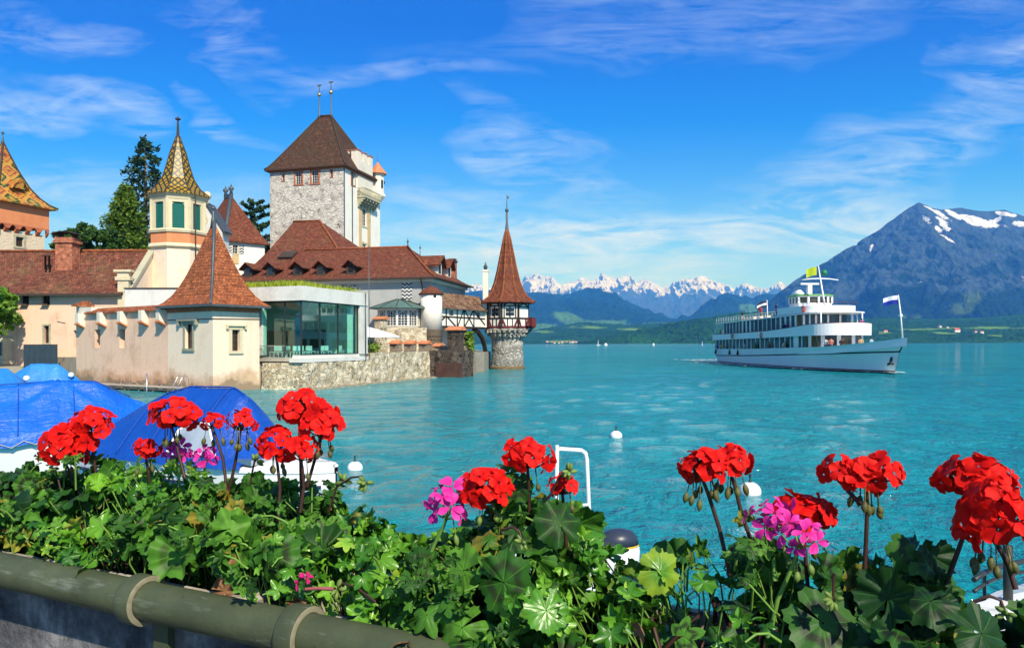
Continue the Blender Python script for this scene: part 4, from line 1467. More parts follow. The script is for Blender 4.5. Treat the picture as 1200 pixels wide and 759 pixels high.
# grey gabled house squeezed behind the turret, round window in its gable
YD = 86
gd = thing('gabled_house', 'narrow grey gabled house with round window behind the yellow-spired turret', 'house', (P(243, 300, YD).x, YD, 0))
mb = MB()
gw, gz0, gz1, gzr = 1.75, 2, zat(243, 268, YD), zat(243, 241, YD)
mb.faces([(-gw, 0, gz0), (gw, 0, gz0), (gw, 0, gz1), (0, 0, gzr), (-gw, 0, gz1), (-gw, 2, gz0), (gw, 2, gz0), (gw, 2, gz1), (0, 2, gzr), (-gw, 2, gz1)],
		[(0, 1, 2, 3, 4), (1, 6, 7, 2), (5, 0, 4, 9), (6, 5, 9, 8, 7)])
mb.build('wall', M_grey, gd)
mb = MB()
for sg in (-1, 1):
	mb.beam((sg * (gw + 0.35), 4, gz1 - 0.5), (0, 4, gzr + 0.15), 8.6, 0.2, up=(0, 1, 0)) if False else mb.faces(
		[(sg * (gw + 0.4), -0.3, gz1 - 0.55), (0, -0.3, gzr + 0.15), (0, 2.2, gzr + 0.15), (sg * (gw + 0.4), 2.2, gz1 - 0.55), (sg * (gw + 0.4), -0.3, gz1 - 0.35), (0, -0.3, gzr + 0.4), (0, 2.2, gzr + 0.4), (sg * (gw + 0.4), 2.2, gz1 - 0.35)],
		[(0, 1, 2, 3), (4, 7, 6, 5), (0, 4, 5, 1)])
mb.build('roof', M_lead, gd)
mb = MB()
zr_ = zat(237, 257, YD)
xo = P(237, 257, YD).x - P(243, 300, YD).x
mb.rings([[(xo + r * math.cos(t * math.pi / 8), y, zr_ + r * math.sin(t * math.pi / 8)) for t in range(16)] for r, y in ((0.72, -0.002), (0.72, -0.08), (0.52, -0.08), (0.52, -0.01))], False, False)
ow = mb.build('round_window', M_sandl, gd)
mb = MB()
mb.poly([(xo + 0.52 * math.cos(t * math.pi / 8), -0.012, zr_ + 0.52 * math.sin(t * math.pi / 8)) for t in range(16)])
mb.build('pane', M_glass_dark, ow)
mb = MB()
mb.lathe([(0.3, gzr + 0.2), (0.22, gzr + 0.5), (0.2, gzr + 0.7)], 8)
mb.ball((0, 0, gzr + 1.15), 0.48, 12, 8)
mb.build('stone_ball', M_sandl, gd)

# ------------------------------------------------------------------ far left tower with lozenge roof
YL = 95.0
tl = thing('patterned_tower', 'stone tower with orange top storey and lozenge-patterned glazed roof', 'tower', (P(-3, 300, YL).x, YL, 0), R(72))
# local: x = along the right face away from the corner; the left face runs along +y (rotated)

def zL(py, Y=YL):
	return zat(10, py, Y)

tw = 6.6
mb = MB()
zf = zL(268)
zo_ = zL(234.5)
wl_hole = (2.5, 3.6, zL(289, 98), zL(278, 98))
wall(mb, (0, 0), (1, 0), tw, 1.0, zf, [wl_hole], (0, -1), 0.4)
wall(mb, (0, tw), (0, -1), tw, 1.0, zf, [], (-1, 0))
wall(mb, (tw, 0), (0, 1), tw, 1.0, zf, [], (1, 0))
wall(mb, (tw, tw), (-1, 0), tw, 1.0, zf, [], (0, 1))
mb.build('wall', rubble('patterned_tower_stone', [(0.58, 0.46, 0.30, 1), (0.66, 0.54, 0.38, 1), (0.40, 0.32, 0.22, 1)], (0.66, 0.56, 0.40, 1), 1.6, 0.08, 0.6, plast=(0.70, 0.58, 0.42, 1), plast_amt=0.18), tl)
window(tl, (0, 0), (1, 0), (0, -1), wl_hole, 0.3, M_sand, 0.3, 0.06, M_sashdark, 2, 2)
mb = MB()
ov = 0.42
mb.box(-ov, tw + ov, -ov, tw + ov, zf + 0.85, zo_)
mb.build('upper_storey', M_orange, tl)
mb = MB()        # little arches on corbels
for side in range(2):
	for k in range(5):
		c0 = -ov + (tw + 2 * ov) * (k + 0.0) / 5
		c1 = -ov + (tw + 2 * ov) * (k + 1.0) / 5
		for (a0, a1) in ((c0, c0 + 0.28), (c1 - 0.28, c1)):
			if side == 0:
				mb.faces([(a0, -ov, zf + 0.86), (a1, -ov, zf + 0.86), (a1, -ov, zf + 0.3), (a0, -ov, zf + 0.3), (a0, 0.0, zf - 0.25), (a1, 0.0, zf - 0.25), (a0, 0, zf + 0.86), (a1, 0, zf + 0.86)], [(0, 3, 2, 1), (3, 4, 5, 2), (0, 6, 4, 3), (1, 2, 5, 7)])
			else:
				mb.faces([(-ov, a0, zf + 0.86), (-ov, a1, zf + 0.86), (-ov, a1, zf + 0.3), (-ov, a0, zf + 0.3), (0.0, a0, zf - 0.25), (0.0, a1, zf - 0.25), (0, a0, zf + 0.86), (0, a1, zf + 0.86)], [(0, 3, 2, 1), (3, 4, 5, 2), (0, 6, 4, 3), (1, 2, 5, 7)])
		for t in range(6):
			xa_, xb_ = c0 + 0.28 + (c1 - c0 - 0.56) * t / 6, c0 + 0.28 + (c1 - c0 - 0.56) * (t + 1) / 6
			ha, hb = [0.3 + 0.46 * math.sin(math.pi * tt / 6) for tt in (t, t + 1)]
			if side == 0:
				mb.poly([(xa_, -ov, zf + ha), (xb_, -ov, zf + hb), (xb_, -ov, zf + 0.86), (xa_, -ov, zf + 0.86)])
			else:
				mb.poly([(-ov, xa_, zf + ha), (-ov, xb_, zf + hb), (-ov, xb_, zf + 0.86), (-ov, xa_, zf + 0.86)])
mb.build('arched_frieze', M_band, tl)
mb = MB()
zap = zL(166, YL + 4)
rprof = [(0, 0), (0.16, 0.05), (0.34, 0.15), (0.52, 0.30), (0.72, 0.55), (0.86, 0.77), (1, 1)]
hip_roof(mb, -ov - 0.75, tw + ov + 0.75, -ov - 0.75, tw + ov + 0.75, zo_ + 0.05, (tw / 2 - 0.1, tw / 2, zap), (tw / 2 + 0.1, tw / 2, zap), rprof, 0.18)
rl = mb.build('roof', M_diamond, tl)
mb = MB()
for cx_, cy_ in ((-ov - 0.75, -ov - 0.75), (tw + ov + 0.75, -ov - 0.75), (-ov - 0.75, tw + ov + 0.75)):
	mb.tube([(cx_ + (tw / 2 - cx_) * t, cy_ + (tw / 2 - cy_) * t, zo_ + 0.08 + (zap - zo_) * k) for t, k in rprof], 0.13, 6)
mb.build('roof_hip', M_fascia, rl)
mb = MB()
# small dormer on the right slope
dz = zL(211, YL + 2)
mb.faces([(2.4, 0.2, dz - 0.9), (4.2, 0.2, dz - 0.9), (3.3, 0.0, dz + 0.5), (3.3, 2.8, dz + 0.5), (2.0, 0.0, dz - 1.1), (4.6, 0.0, dz - 1.1), (2.4, 2.8, dz - 0.4), (4.2, 2.8, dz - 0.4)],
		[(4, 2, 3, 6), (5, 7, 3, 2), (0, 1, 2)])
mb.build('dormer', M_diamond, rl)
finial(tl, tw / 2, tw / 2, zap - 0.2, zL(154, YL + 4), M_lead, r=0.10, ball=0.18, ball_at=0.9)

# ------------------------------------------------------------------ hip-roofed house behind (two finials)
YB = 120.0
XD_B = Vector((0.70, -0.71)).normalized()
cb = P(265, 300, YB)
hb = thing('hip_roofed_house', 'white house with steep red hipped roof, lead hip and two finials', 'house', (cb.x, YB, 0), frame_rot(XD_B))
# local: corner at 0; left face runs to -x, right face to +y

def zB(px, py, Y=YB):
	return zat(px, py, Y)

ze_b = zB(265, 281.5)
zr_b = zB(262, 227, YB + 5)
la, lb = 13.0, 6.6
mb = MB()
hB = (1.1, 2.0, zB(272, 296), zB(272, 286))
wall(mb, (-la, 0), (1, 0), la, 3, ze_b, [], (0, -1))
wall(mb, (0, 0), (0, 1), lb, 3, ze_b, [hB], (1, 0), 0.3)
mb.build('wall', M_white, hb)
window(hb, (0, 0), (0, 1), (1, 0), hB, 0.25, M_sandl, 0.14, 0.04, M_sash, 2, 3)
for k, (y0_, y1_) in enumerate(((hB[0] - 1.0, hB[0] - 0.2), (hB[1] + 0.2, hB[1] + 1.0))):
	mb = MB()
	mb.box(0.02, 0.08, y0_, y1_, hB[2], hB[3])
	mb.build('shutter', M_chevron, hb)
mb = MB()
mb.box(0.01, 0.10, hB[0] - 0.1, hB[1] + 0.1, hB[2] - 1.7, hB[2] - 0.25)
mb.build('window_apron', M_ochre, hb)
mb = MB()
hip_roof(mb, -la - 0.5, 0.6, -0.6, lb + 0.6, ze_b + 0.1, (-la / 2 - 1.2, lb * 0.5, zr_b), (-la / 2 + 1.0, lb * 0.5, zr_b), [(0, 0), (0.08, 0.05), (0.2, 0.16), (0.45, 0.42), (1, 1)], 0.3)
rb_ = mb.build('roof', M_tile, hb)
mb = MB()
mb.tube([(0.6 + (-la / 2 + 1.0 - 0.6) * t, -0.6 + (lb * 0.5 + 0.6) * t, ze_b + 0.14 + (zr_b - ze_b) * k) for t, k in [(0, 0), (0.08, 0.05), (0.2, 0.16), (0.45, 0.42), (1, 1)]], 0.30, 6)
mb.box(-la / 2 - 1.4, -la / 2 + 1.2, lb * 0.5 - 0.25, lb * 0.5 + 0.25, zr_b - 0.4, zr_b + 0.25)
mb.build('lead_hip', M_lead, rb_)
for xx in (-la / 2 - 1.2, -la / 2 + 1.0):
	mb = MB()
	mb.lathe([(0.32, zr_b + 0.2), (0.22, zr_b + 0.7), (0.5, zr_b + 1.05), (0.42, zr_b + 1.3), (0.18, zr_b + 1.45), (0.05, zr_b + 1.9)], 8, (xx, lb * 0.5))
	mb.build('finial', M_lead, hb)

# ------------------------------------------------------------------ glass pavilion on the quay
CP = Vector((-16.8, 59.0))
XP = Vector((0.939, -0.344))
pv = thing('glass_pavilion', 'modern glass pavilion in a pale concrete frame with grassed roof', 'pavilion', (CP.x, CP.y, 0), frame_rot(XP))
pzt, pzb, pzg, pzs = 8.25, 7.1, 2.72, 2.15
pl, pr_ = 11.5, 9.7       # left length, right length
mb = MB()
mb.box(-pl, 0.3, -0.25, 0.9, pzb, pzt)
mb.box(-0.6, 0.3, 0.902, pr_, pzb + 0.0, pzt)
mb.box(-pl, -0.602, 0.902, pr_, pzt - 0.35, pzt - 0.05)
mb.build('roof_frame', M_concrete, pv)
mb = MB()
mb.box(-0.55, 0.22, pr_ - 1.3, pr_ - 0.02, pzg, pzb - 0.003)
mb.build('end_pier', M_concrete, pv)
mb = MB()
mb.box(-4.15, -3.75, -0.1, 0.5, pzg, pzb - 0.003)
mb.build('end_pier', M_concrete, pv)
mb = MB()
mb.box(-0.9, 0.35, -0.35, pr_ - 0.05, pzs, pzg - 0.25)
mb.box(-0.8, 0.05, -0.1, pr_ - 0.1, pzg - 0.247, pzg)
mb.build('sill_slab', M_concrete, pv)
mb = MB()
mb.box(-pl, -0.9, 0.1, pr_, pzg - 0.5, pzg - 0.2)
mb.build('floor', plain('pavilion_floor', (0.48, 0.43, 0.34, 1), 0.5, 0.1, 1), pv)
mb = MB()
mb.box(-pl, -0.8, pr_ - 0.35, pr_ - 0.05, pzg - 0.2, pzt - 0.4)
mb.box(-pl, -pl + 0.3, 0.5, pr_ - 0.36, pzg - 0.2, pzt - 0.4)
mb.build('back_wall', plain('pavilion_inside', (0.84, 0.85, 0.80, 1), 0.7, 0.1, 0.7), pv)
mb = MB()
for k in range(9):
	mb.box(-0.42 - 0.05 * (k % 2), -0.36 - 0.05 * (k % 2), pr_ - 2.45 + k * 0.13, pr_ - 2.33 + k * 0.13, pzg, pzb - 0.1)
mb.build('curtain', plain('pale_curtain', (0.75, 0.78, 0.72, 1), 0.9, 0.05, 2), pv)
mb = MB()
mb.box(-pl + 0.3, -4.0, pr_ - 1.2, pr_ - 0.4, pzg, pzg + 2.2)
mb.build('bar_shelf', M_sashdark, pv)
yb_ = [0.02, 2.55, 5.2, 7.9]
for k in range(3):
	mb = MB()
	mb.box(-0.045, -0.02, yb_[k] + 0.06, yb_[k + 1] - 0.06, pzg + 0.05, pzb - 0.05)
	mb.build('glass_pane', M_glass_green, pv)
mb = MB()
mb.box(-0.045, -0.02, yb_[3] + 0.06, pr_ - 1.32, pzg + 0.05, pzb - 0.05)
mb.build('glass_pane', M_glass_green, pv)
mb = MB()
for y in yb_ + [pr_ - 1.36]:
	mb.box(-0.09, 0.03, y - 0.055, y + 0.055, pzg, pzb)
mb.box(-0.09, 0.03, yb_[0] + 0.05, pr_ - 1.4, pzb - 0.1, pzb - 0.003)
mb.box(-0.09, 0.03, yb_[0] + 0.05, pr_ - 1.4, pzg + 0.003, pzg + 0.09)
mb.box(-1.7, -1.58, 0.05, 0.15, pzg, pzb)
mb.box(-1.58, -0.09, 0.06, 0.14, pzb - 1.3, pzb - 1.18)
mb.box(-3.74, -0.09, 0.06, 0.14, pzb - 0.14, pzb - 0.003)
mb.build('window_bars', M_darksteel, pv)
mb = MB()
mb.box(-3.74, -1.72, 0.09, 0.11, pzg + 0.05, pzb - 0.15)
mb.build('glass_pane', M_glass_green, pv)
mb = MB()
mb.box(-1.56, -0.1, 0.09, 0.11, pzg + 0.05, pzb - 0.15)
mb.build('glass_pane', M_glass_green, pv)
mb = MB()
for k in range(24):
	mb.box(-4.1 + k * 0.12, -4.085 + k * 0.12, -0.3, -0.285, pzg - 0.3, pzg + 0.75)
mb.box(-4.12, -1.3, -0.31, -0.275, pzg + 0.75, pzg + 0.79)
mb.build('railing', M_steel, pv)
mb = MB()
mb.tube([(0.37, pr_ - 0.6, pzs), (0.37, pr_ - 0.6, pzt)], 0.05, 6)
mb.tube([(0.42, pr_ - 0.1, pzs), (0.42, pr_ - 0.1, pzt + 4.4)], 0.035, 6)
mb.build('downpipe', M_lead, pv)
# chairs and tables inside
M_chairw = plain('white_plastic', (0.75, 0.75, 0.72, 1), 0.5, 0.05, 2)

def cafe_chair(x, y, rz, i):
	c = thing('cafe_chair', 'white cafe chair among the tables behind the pavilion glass', 'chair', tuple((Matrix.Rotation(frame_rot(XP), 3, 'Z') @ Vector((x, y, 0))) + Vector((CP.x, CP.y, pzg - 0.2))), frame_rot(XP) + rz, 'cafe chairs inside the pavilion')
	mb = MB()
	mb.box(-0.24, 0.24, -0.24, 0.24, 0.43, 0.48)
	mb.build('seat', M_chairw, c)
	mb = MB()
	mb.box(-0.22, 0.22, 0.2, 0.25, 0.55, 0.95)
	mb.build('backrest', M_chairw, c)
	for sx in (-0.2, 0.2):
		for sy in (-0.2, 0.2):
			mb = MB()
			mb.box(sx - 0.02, sx + 0.02, sy - 0.02, sy + 0.02, 0, 0.43)
			mb.build('leg', M_chairw, c)
	return c

ch0 = cafe_chair(-1.2, 1.2, 0.4, 0)
rnd = random.Random(8)
rotp = Matrix.Rotation(frame_rot(XP), 3, 'Z')
for i in range(13):
	xx, yy = -1.1 - (i % 3) * 1.0 + rnd.uniform(-0.2, 0.2), 0.8 + (i // 3) * 1.6 + rnd.uniform(-0.3, 0.3)
	w = rotp @ Vector((xx, yy, 0))
	dup(ch0, (CP.x + w.x, CP.y + w.y, pzg - 0.2), frame_rot(XP) + rnd.choice((0, 1.57, 3.14, 4.7)) + rnd.uniform(-0.3, 0.3))
# grass on the roof
rng = np.random.RandomState(4)

def blades(name, pts, h, w, mat, parent=None, lean=0.35, kind=None):
	n = len(pts)
	a = rng.uniform(0, 2 * math.pi, n)
	hh = h * rng.uniform(0.5, 1.2, n)
	d = np.stack([np.cos(a), np.sin(a), np.zeros(n)], 1)
	le = rng.uniform(-lean, lean, (n, 2)) * hh[:, None]
	v = np.zeros((n, 3, 3))
	v[:, 0] = pts - d * w
	v[:, 1] = pts + d * w
	v[:, 2] = pts + np.concatenate([le, hh[:, None]], 1)
	f = np.arange(n * 3).reshape(n, 3)
	return np_mesh(name, v.reshape(-1, 3), f, mat, parent)

a = Mat('roof_grass', 0.8, 0.2)
a.color(a.ramp(a.island(), [(0, (0.12, 0.20, 0.015, 1)), (0.6, (0.26, 0.34, 0.02, 1)), (1, (0.42, 0.40, 0.05, 1))]))
M_rgrass = a.m
n_ = 9000
lp = np.stack([-rng.uniform(0.5, pl, n_), 0.5 + (pr_ - 0.7) * rng.uniform(0, 1, n_) ** 1.6, np.full(n_, pzt - 0.06)], 1)
clump = 0.45 + 0.9 * np.clip(perlin(lp[:, 0] * 0.9, lp[:, 1] * 0.9) + 0.45, 0, 1.2)
gr = np.array(lp)
g_o = blades('roof_grass', gr, 0.62, 0.05, M_rgrass)
g_o.location = (CP.x, CP.y, 0)
g_o.rotation_euler = (0, 0, frame_rot(XP))
struct(g_o, 'stuff', 'yellow-green grass growing on the pavilion roof')
# ------------------------------------------------------------------ quay wall below pavilion and terrace
def lump_wall(name, pts, z0, z1, th, mat, label, cat, seed=0, batter=0.25, step=0.5, nz=6, rough=0.07):
	"""masonry wall along a plan polyline with an uneven face (outer side on the right of travel)"""
	P2 = [Vector(p) for p in pts]
	seg = []
	for a_, b_ in zip(P2[:-1], P2[1:]):
		n = max(1, int((b_ - a_).length / step))
		for k in range(n):
			seg.append(a_.lerp(b_, k / n))
	seg.append(P2[-1])
	rs = []
	rd = np.random.RandomState(seed)
	N = len(seg)
	out = []
	for i, p in enumerate(seg):
		d = (seg[min(i + 1, N - 1)] - seg[max(i - 1, 0)]).normalized()
		n = Vector((d.y, -d.x))
		col_ = []
		for k in range(nz + 1):
			t = k / nz
			q = p + n * (batter * (1 - t) + rd.uniform(-rough, rough) * (1 if k < nz else 0.3))
			col_.append(Vector((q.x, q.y, z0 + (z1 - z0) * t + (rd.uniform(-rough, rough) * 0.6 if k == nz else 0))))
		q = p - n * th
		col_.append(Vector((q.x, q.y, z1)))
		col_.append(Vector((q.x, q.y, z0)))
		out.append(col_)
	c = Vector((sum(p.x for p in seg) / N, sum(p.y for p in seg) / N, 0))
	out = [[v - c for v in r] for r in out]
	mb = MB()
	mb.rings(out, True, True)
	o = tag(mb.build(name, mat, None, c), label, cat)
	return o

def qpt(px, py, z=0.0):
	g = G(px, py, z)
	return (g.x, g.y)

lump_wall('quay_wall', [(-20.25, 60.0), (-16.45, 58.75), (-13.1, 68.2)], -0.6, 2.1, 0.9, M_quay, 'pale rubble quay wall directly below the glass pavilion', 'quay wall', 1)
lump_wall('quay_wall', [(-13.05, 68.4), (-9.0, 80.2)], -0.6, 2.78, 0.8, M_quay, 'lichen-spotted rubble quay wall below the terrace', 'quay wall', 2)
bst = lump_wall('bastion_wall', [(-9.0, 80.3), (-5.35, 78.95)], -0.6, 2.9, 3.0, M_darkwall, 'low dark stained bastion jutting out between terrace wall and pier', 'bastion', 3, 0.1)
mb = MB()
mb.obox(Vector((1.0, 0.55, -0.2)) * 0 + Vector((0.35, -0.42, 0.75)), Vector((0.94, -0.344, 0)) * 1.5, Vector((0.344, 0.94, 0)) * 0.03, Vector((0, 0, 0.75)))
mb.build('rusty_plate', plain('rust_brown_plate', (0.075, 0.035, 0.026, 1), 0.8, 0.4, 1.5), bst)

pier = thing('pier_wall', 'tall dark stepped buttress wall with a terracotta cap', 'buttress', (-6.4, 81.0, 0), frame_rot(XP))
zpt = zat(530, 387, 81)
mb = MB()
mb.faces([(-0.75, 0, -0.6), (1.35, 0, -0.6), (1.0, 0, 1.6), (0.75, 0, 3.0), (0.75, 0, zpt), (-0.75, 0, zpt), (-0.75, 1.1, -0.6), (1.35, 1.1, -0.6), (1.0, 1.1, 1.6), (0.75, 1.1, 3.0), (0.75, 1.1, zpt), (-0.75, 1.1, zpt)],
		[(0, 1, 2, 3, 4, 5), (7, 6, 11, 10, 9, 8), (1, 7, 8, 2), (2, 8, 9, 3), (3, 9, 10, 4), (4, 10, 11, 5), (6, 0, 5, 11)])
mb.build('masonry', M_darkwall, pier)
mb = MB()
coping(mb, -0.95, 0.95, zpt + 0.1, -0.25, 1.35, 0.35)
mb.build('tile_cap', M_tile_cap, pier)
lump_wall('sea_wall', [(-5.5, 84.5), (-4.75, 87.5), (-4.9, 92.0)], -0.6, zat(556, 392, 91), 1.0, M_brownwall, 'brown rounded stone wall between the buttress and the lake tower', 'sea wall', 6, 0.5)
lump_wall('sea_wall', [(-9.5, 84.0), (-5.1, 84.3)], -0.6, 3.4, 1.0, M_brownwall, 'inner brown wall hidden behind the tall buttress', 'sea wall', 7, 0.1)
# creeper on the sea wall
n_ = 420
yy = rng.uniform(84.4, 85.7, n_)
zz = 1.4 + 3.6 * rng.uniform(0, 1, n_) ** 0.8
lv = np.stack([-5.15 + (yy - 84.6) * 0.3 + rng.uniform(-0.15, 0.5, n_), yy - 0.2, zz], 1)
a = Mat('creeper_leaves', 0.6, 0.3)
a.color(a.ramp(a.island(), [(0, (0.06, 0.14, 0.01, 1)), (0.7, (0.16, 0.26, 0.02, 1)), (1, (0.25, 0.32, 0.04, 1))]))
M_creeper = a.m

def leaf_quads(pts, size, squash=0.55, seed=1, up=0.0):
	"""flat rhombic leaves scattered on points, turned every way"""
	rg = np.random.RandomState(seed)
	n = len(pts)
	nr = rg.normal(size=(n, 3))
	nr[:, 2] += up
	nr /= np.linalg.norm(nr, axis=1)[:, None]
	t = rg.normal(size=(n, 3))
	t -= nr * np.sum(t * nr, 1)[:, None]
	t /= np.linalg.norm(t, axis=1)[:, None]
	b = np.cross(nr, t)
	s = (size * rg.uniform(0.6, 1.35, n))[:, None]
	v = np.stack([pts - t * s, pts + b * s * squash, pts + t * s, pts - b * s * squash], 1)
	return v.reshape(-1, 3), np.arange(n * 4).reshape(n, 4)

v, q = leaf_quads(lv, 0.22, 0.7, 2)
tag(np_mesh('creeper', v, q, M_creeper), 'bright green creeper hanging down the brown sea wall', 'creeper')
# pale rocks lying along the foot of the quay
a_ = MB()
rnd = random.Random(12)
for k in range(60):
	t = rnd.random()
	p = Vector((-16.2, 58.6)).lerp(Vector((-8.7, 80.0)), t) + Vector((0.94, -0.34)) * rnd.uniform(0.15, 0.75)
	s = rnd.uniform(0.15, 0.5)
	a_.lathe([(s * 0.7, -0.3), (s, -0.02), (s * 0.75, s * 0.22), (s * 0.2, s * 0.32)], 7, (p.x, p.y), rnd.random() * 3, True, True, rnd.uniform(0.7, 1.5), rnd.uniform(0.7, 1.3))
struct(a_.build('shore_rocks', plain('shore_rock', (0.22, 0.20, 0.14, 1), 0.9, 0.3, 2, bump=0.5)), 'stuff', 'low pale rocks along the foot of the quay wall')

# terrace merlons with terracotta caps
for k, (pxa, pxb, pyt, what) in enumerate(((455, 467, 399, 'leftmost of the four terrace merlons, beside the white parasol'), (472, 484.5, 399, 'second terrace merlon from the parasol, with wide terracotta cap'), (489, 501.5, 399, 'third terrace merlon from the parasol, with stone flank in the sun'), (506, 516.5, 402, 'terrace merlon nearest the tall buttress, lowest and darkest'))):
	Ym = 77.5 + k * 2.2
	c = P((pxa + pxb) / 2, 410, Ym)
	m_ = thing('terrace_merlon', what, 'merlon', (c.x, Ym, 2.4), frame_rot(XP), 'merlons along the terrace')
	wd = (pxb - pxa) / F * Ym * 0.5
	zt = zat(pxa, pyt + 4, Ym) - 2.4
	mb = MB()
	mb.box(-wd * 0.85, wd * 0.85, 0, 1.0, 0, zt)
	mb.build('masonry', M_brownwall, m_)
	mb = MB()
	coping(mb, -wd, wd, zt + 0.1, -0.2, 1.2, 0.3)
	mb.build('tile_cap', M_tile_cap, m_)
c = P(444, 380, 83)
m_ = thing('wall_pier', 'stone wall pier with terracotta cap above the white parasol', 'pier', (c.x, 83, 2.4), frame_rot(XP))
mb = MB()
mb.box(-0.55, 0.55, 0, 0.9, 0, zat(444, 374, 83) - 2.4)
mb.build('masonry', M_quay, m_)
mb = MB()
coping(mb, -0.75, 0.75, zat(444, 374, 83) - 2.3, -0.2, 1.1, 0.25)
mb.build('tile_cap', M_tile_cap, m_)
# rear terrace wall (sunlit rubble under the bay window)
a_, b_ = P(447, 385, 86), P(500, 385, 87.5)
lump_wall('terrace_wall', [(a_.x, a_.y), (b_.x, b_.y)], 2.0, zat(470, 383.5, 86), 0.6, M_quay, 'sunlit rubble wall under the bay window at the back of the terrace', 'wall', 9, 0.05)

# parasol, its pole and a small bush
c = P(430, 400, 74)
um = thing('parasol', 'large white parasol open on the terrace beside the pavilion', 'parasol', (c.x, 74, 2.45))
zt, zb = zat(430, 382.5, 74) - 2.45, zat(430, 394, 74) - 2.45
rU = (468 - 430) / F * 74
M_canvas = plain('white_canvas', (0.80, 0.78, 0.74, 1), 0.85, 0.05, 2)
mb = MB()
mb.lathe([(rU, zb - 0.12), (rU, zb), (rU * 0.5, zb + (zt - zb) * 0.55), (0.05, zt)], 8, ph=R(10), smooth=False, cap=False)
mb.build('canopy', M_canvas, um)
mb = MB()
mb.lathe([(0.05, 0), (0.05, zt)], 8)
mb.lathe([(0.4, 0), (0.4, 0.08)], 10)
mb.build('pole', M_sashdark, um)
mb = MB()
for k in range(8):
	a0 = R(10) + k * math.pi / 4
	mb.beam((0, 0, zt - 0.25), (rU * 0.96 * math.cos(a0), rU * 0.96 * math.sin(a0), zb - 0.03), 0.03, 0.03)
mb.build('rib', M_sashdark, um)
c = P(436, 407, 72)
pts_ = rng.normal(size=(500, 3)) * np.array((0.38, 0.38, 0.36)) + np.array((0, 0, 0.75))
v, q = leaf_quads(pts_, 0.13, 0.6, 5)
bu = thing('potted_bush', 'small yellow-green potted bush at the parasol pole', 'plant', (c.x, 72, 2.45))
np_mesh('foliage', v, q, M_creeper, bu)
mb = MB()
mb.lathe([(0.22, 0), (0.3, 0.45), (0.32, 0.45), (0.32, 0.5)], 10)
mb.build('pot', M_tile_cap, bu)

# ------------------------------------------------------------------ keep
YK = 129.0
ck = P(403, 300, YK)
XK = Vector((0.965, -0.26))
kp = thing('keep', 'tall square keep of pale rubble with brown hipped roof and balcony', 'tower', (ck.x, YK, 0), frame_rot(XK))
ka = 14.6

def zK(py, Y=YK, px=403):
	return zat(px, py, Y)

zke = zK(193.5)
ztop_l = zK(193.5)

def leftx(px):
	"""position along the left face (negative x) of a frame column"""
	a = ray(px, 300)[0]
	return -(ck.x - a * YK) / (XK[0] - a * XK[1])

def righty(px):
	a = ray(px, 300)[0]
	# ck + y*(0.26,0.965)
	return (ck.x - a * YK) / (a * 0.965 - 0.26)

def YL_(px):
	return YK - leftx(px) * 0.26 * -1 * -1 if False else YK + (-leftx(px)) * 0.26

kwins, kh = [], []
for (pa, pb, ya, yb) in ((346.5, 354, 201, 216), (365.5, 373.5, 200, 215)):
	kwins.append((ka + leftx(pa), ka + leftx(pb), zat(pa, yb, YL_(pa)), zat(pa, ya, YL_(pa))))
for (pa, pb, ya, yb) in ((331, 333.5, 205, 212.5), (387.5, 390, 200, 208)):
	kh.append((ka + leftx(pa), ka + leftx(pb), zat(pa, yb, YL_(pa)), zat(pa, ya, YL_(pa))))
mb = MB()
wall(mb, (-ka, 0), (1, 0), ka, 3, zke, kwins + kh, (0, -1), 0.5)
wall(mb, (-ka, ka), (0, -1), ka, 3, zke, [], (-1, 0))
wall(mb, (0, ka), (-1, 0), ka, 3, zke, [], (0, 1))
mb.build('stone_wall', M_keepstone, kp)
krw = []
for (pa, pb, ya, yb) in ((412, 416, 203, 216), (423.5, 429.5, 205, 220), (424.5, 429.5, 244, 264), (424.5, 429.5, 285, 291)):
	Yp = YK + righty(pa) * 0.965
	krw.append((righty(pa), righty(pb), zat(pa, yb, Yp), zat(pa, ya, Yp)))
mb = MB()
wall(mb, (0, 0), (0, 1), ka, 3, zke, krw, (1, 0), 0.4)
mb.build('white_wall', M_white, kp)
M_redstone = plain('red_stone_surround', (0.40, 0.14, 0.07, 1), 0.8, 0.25, 3)
for h in kwins:
	window(kp, (-ka, 0), (1, 0), (0, -1), h, 0.3, M_redstone, 0.28, 0.08, M_sash, 3, 5)
for h in kh:
	window(kp, (-ka, 0), (1, 0), (0, -1), h, 0.4, M_redstone, 0.10, 0.04, M_sashdark, 1, 1)
window(kp, (0, 0), (0, 1), (1, 0), krw[0], 0.25, M_redstone, 0.2, 0.06, M_sash, 2, 4)
window(kp, (0, 0), (0, 1), (1, 0), krw[1], 0.25, M_redstone, 0.25, 0.06, M_sash, 2, 4)
for h in krw[2:]:
	window(kp, (0, 0), (0, 1), (1, 0), h, 0.25, M_sandl, 0.3, 0.06, M_sash, 2, 5)
mb = MB()
y0_, y1_ = righty(420.5), righty(434)
zs = zK(240, YK + 6)
mb.box(0.01, 0.09, y0_, krw[2][0] - 0.32, 12, zs)
mb.box(0.01, 0.09, krw[2][1] + 0.32, y1_, 12, zs)
mb.build('ochre_strip', M_ochre, kp)
mb = MB()
for y in (0.05, 3.0):
	mb.box(0.005, 0.12, y if y > 1 else 0.0, (y if y > 1 else 0.0) + 0.22, 3, zke - 0.2)
mb.build('downpipe', M_lead, kp)
# cornice
mb = MB()
mb.box(-ka - 0.25, 0.25, -0.25, ka + 0.25, zke - 0.45, zke - 0.05)
mb.build('cornice', M_redstone, kp)
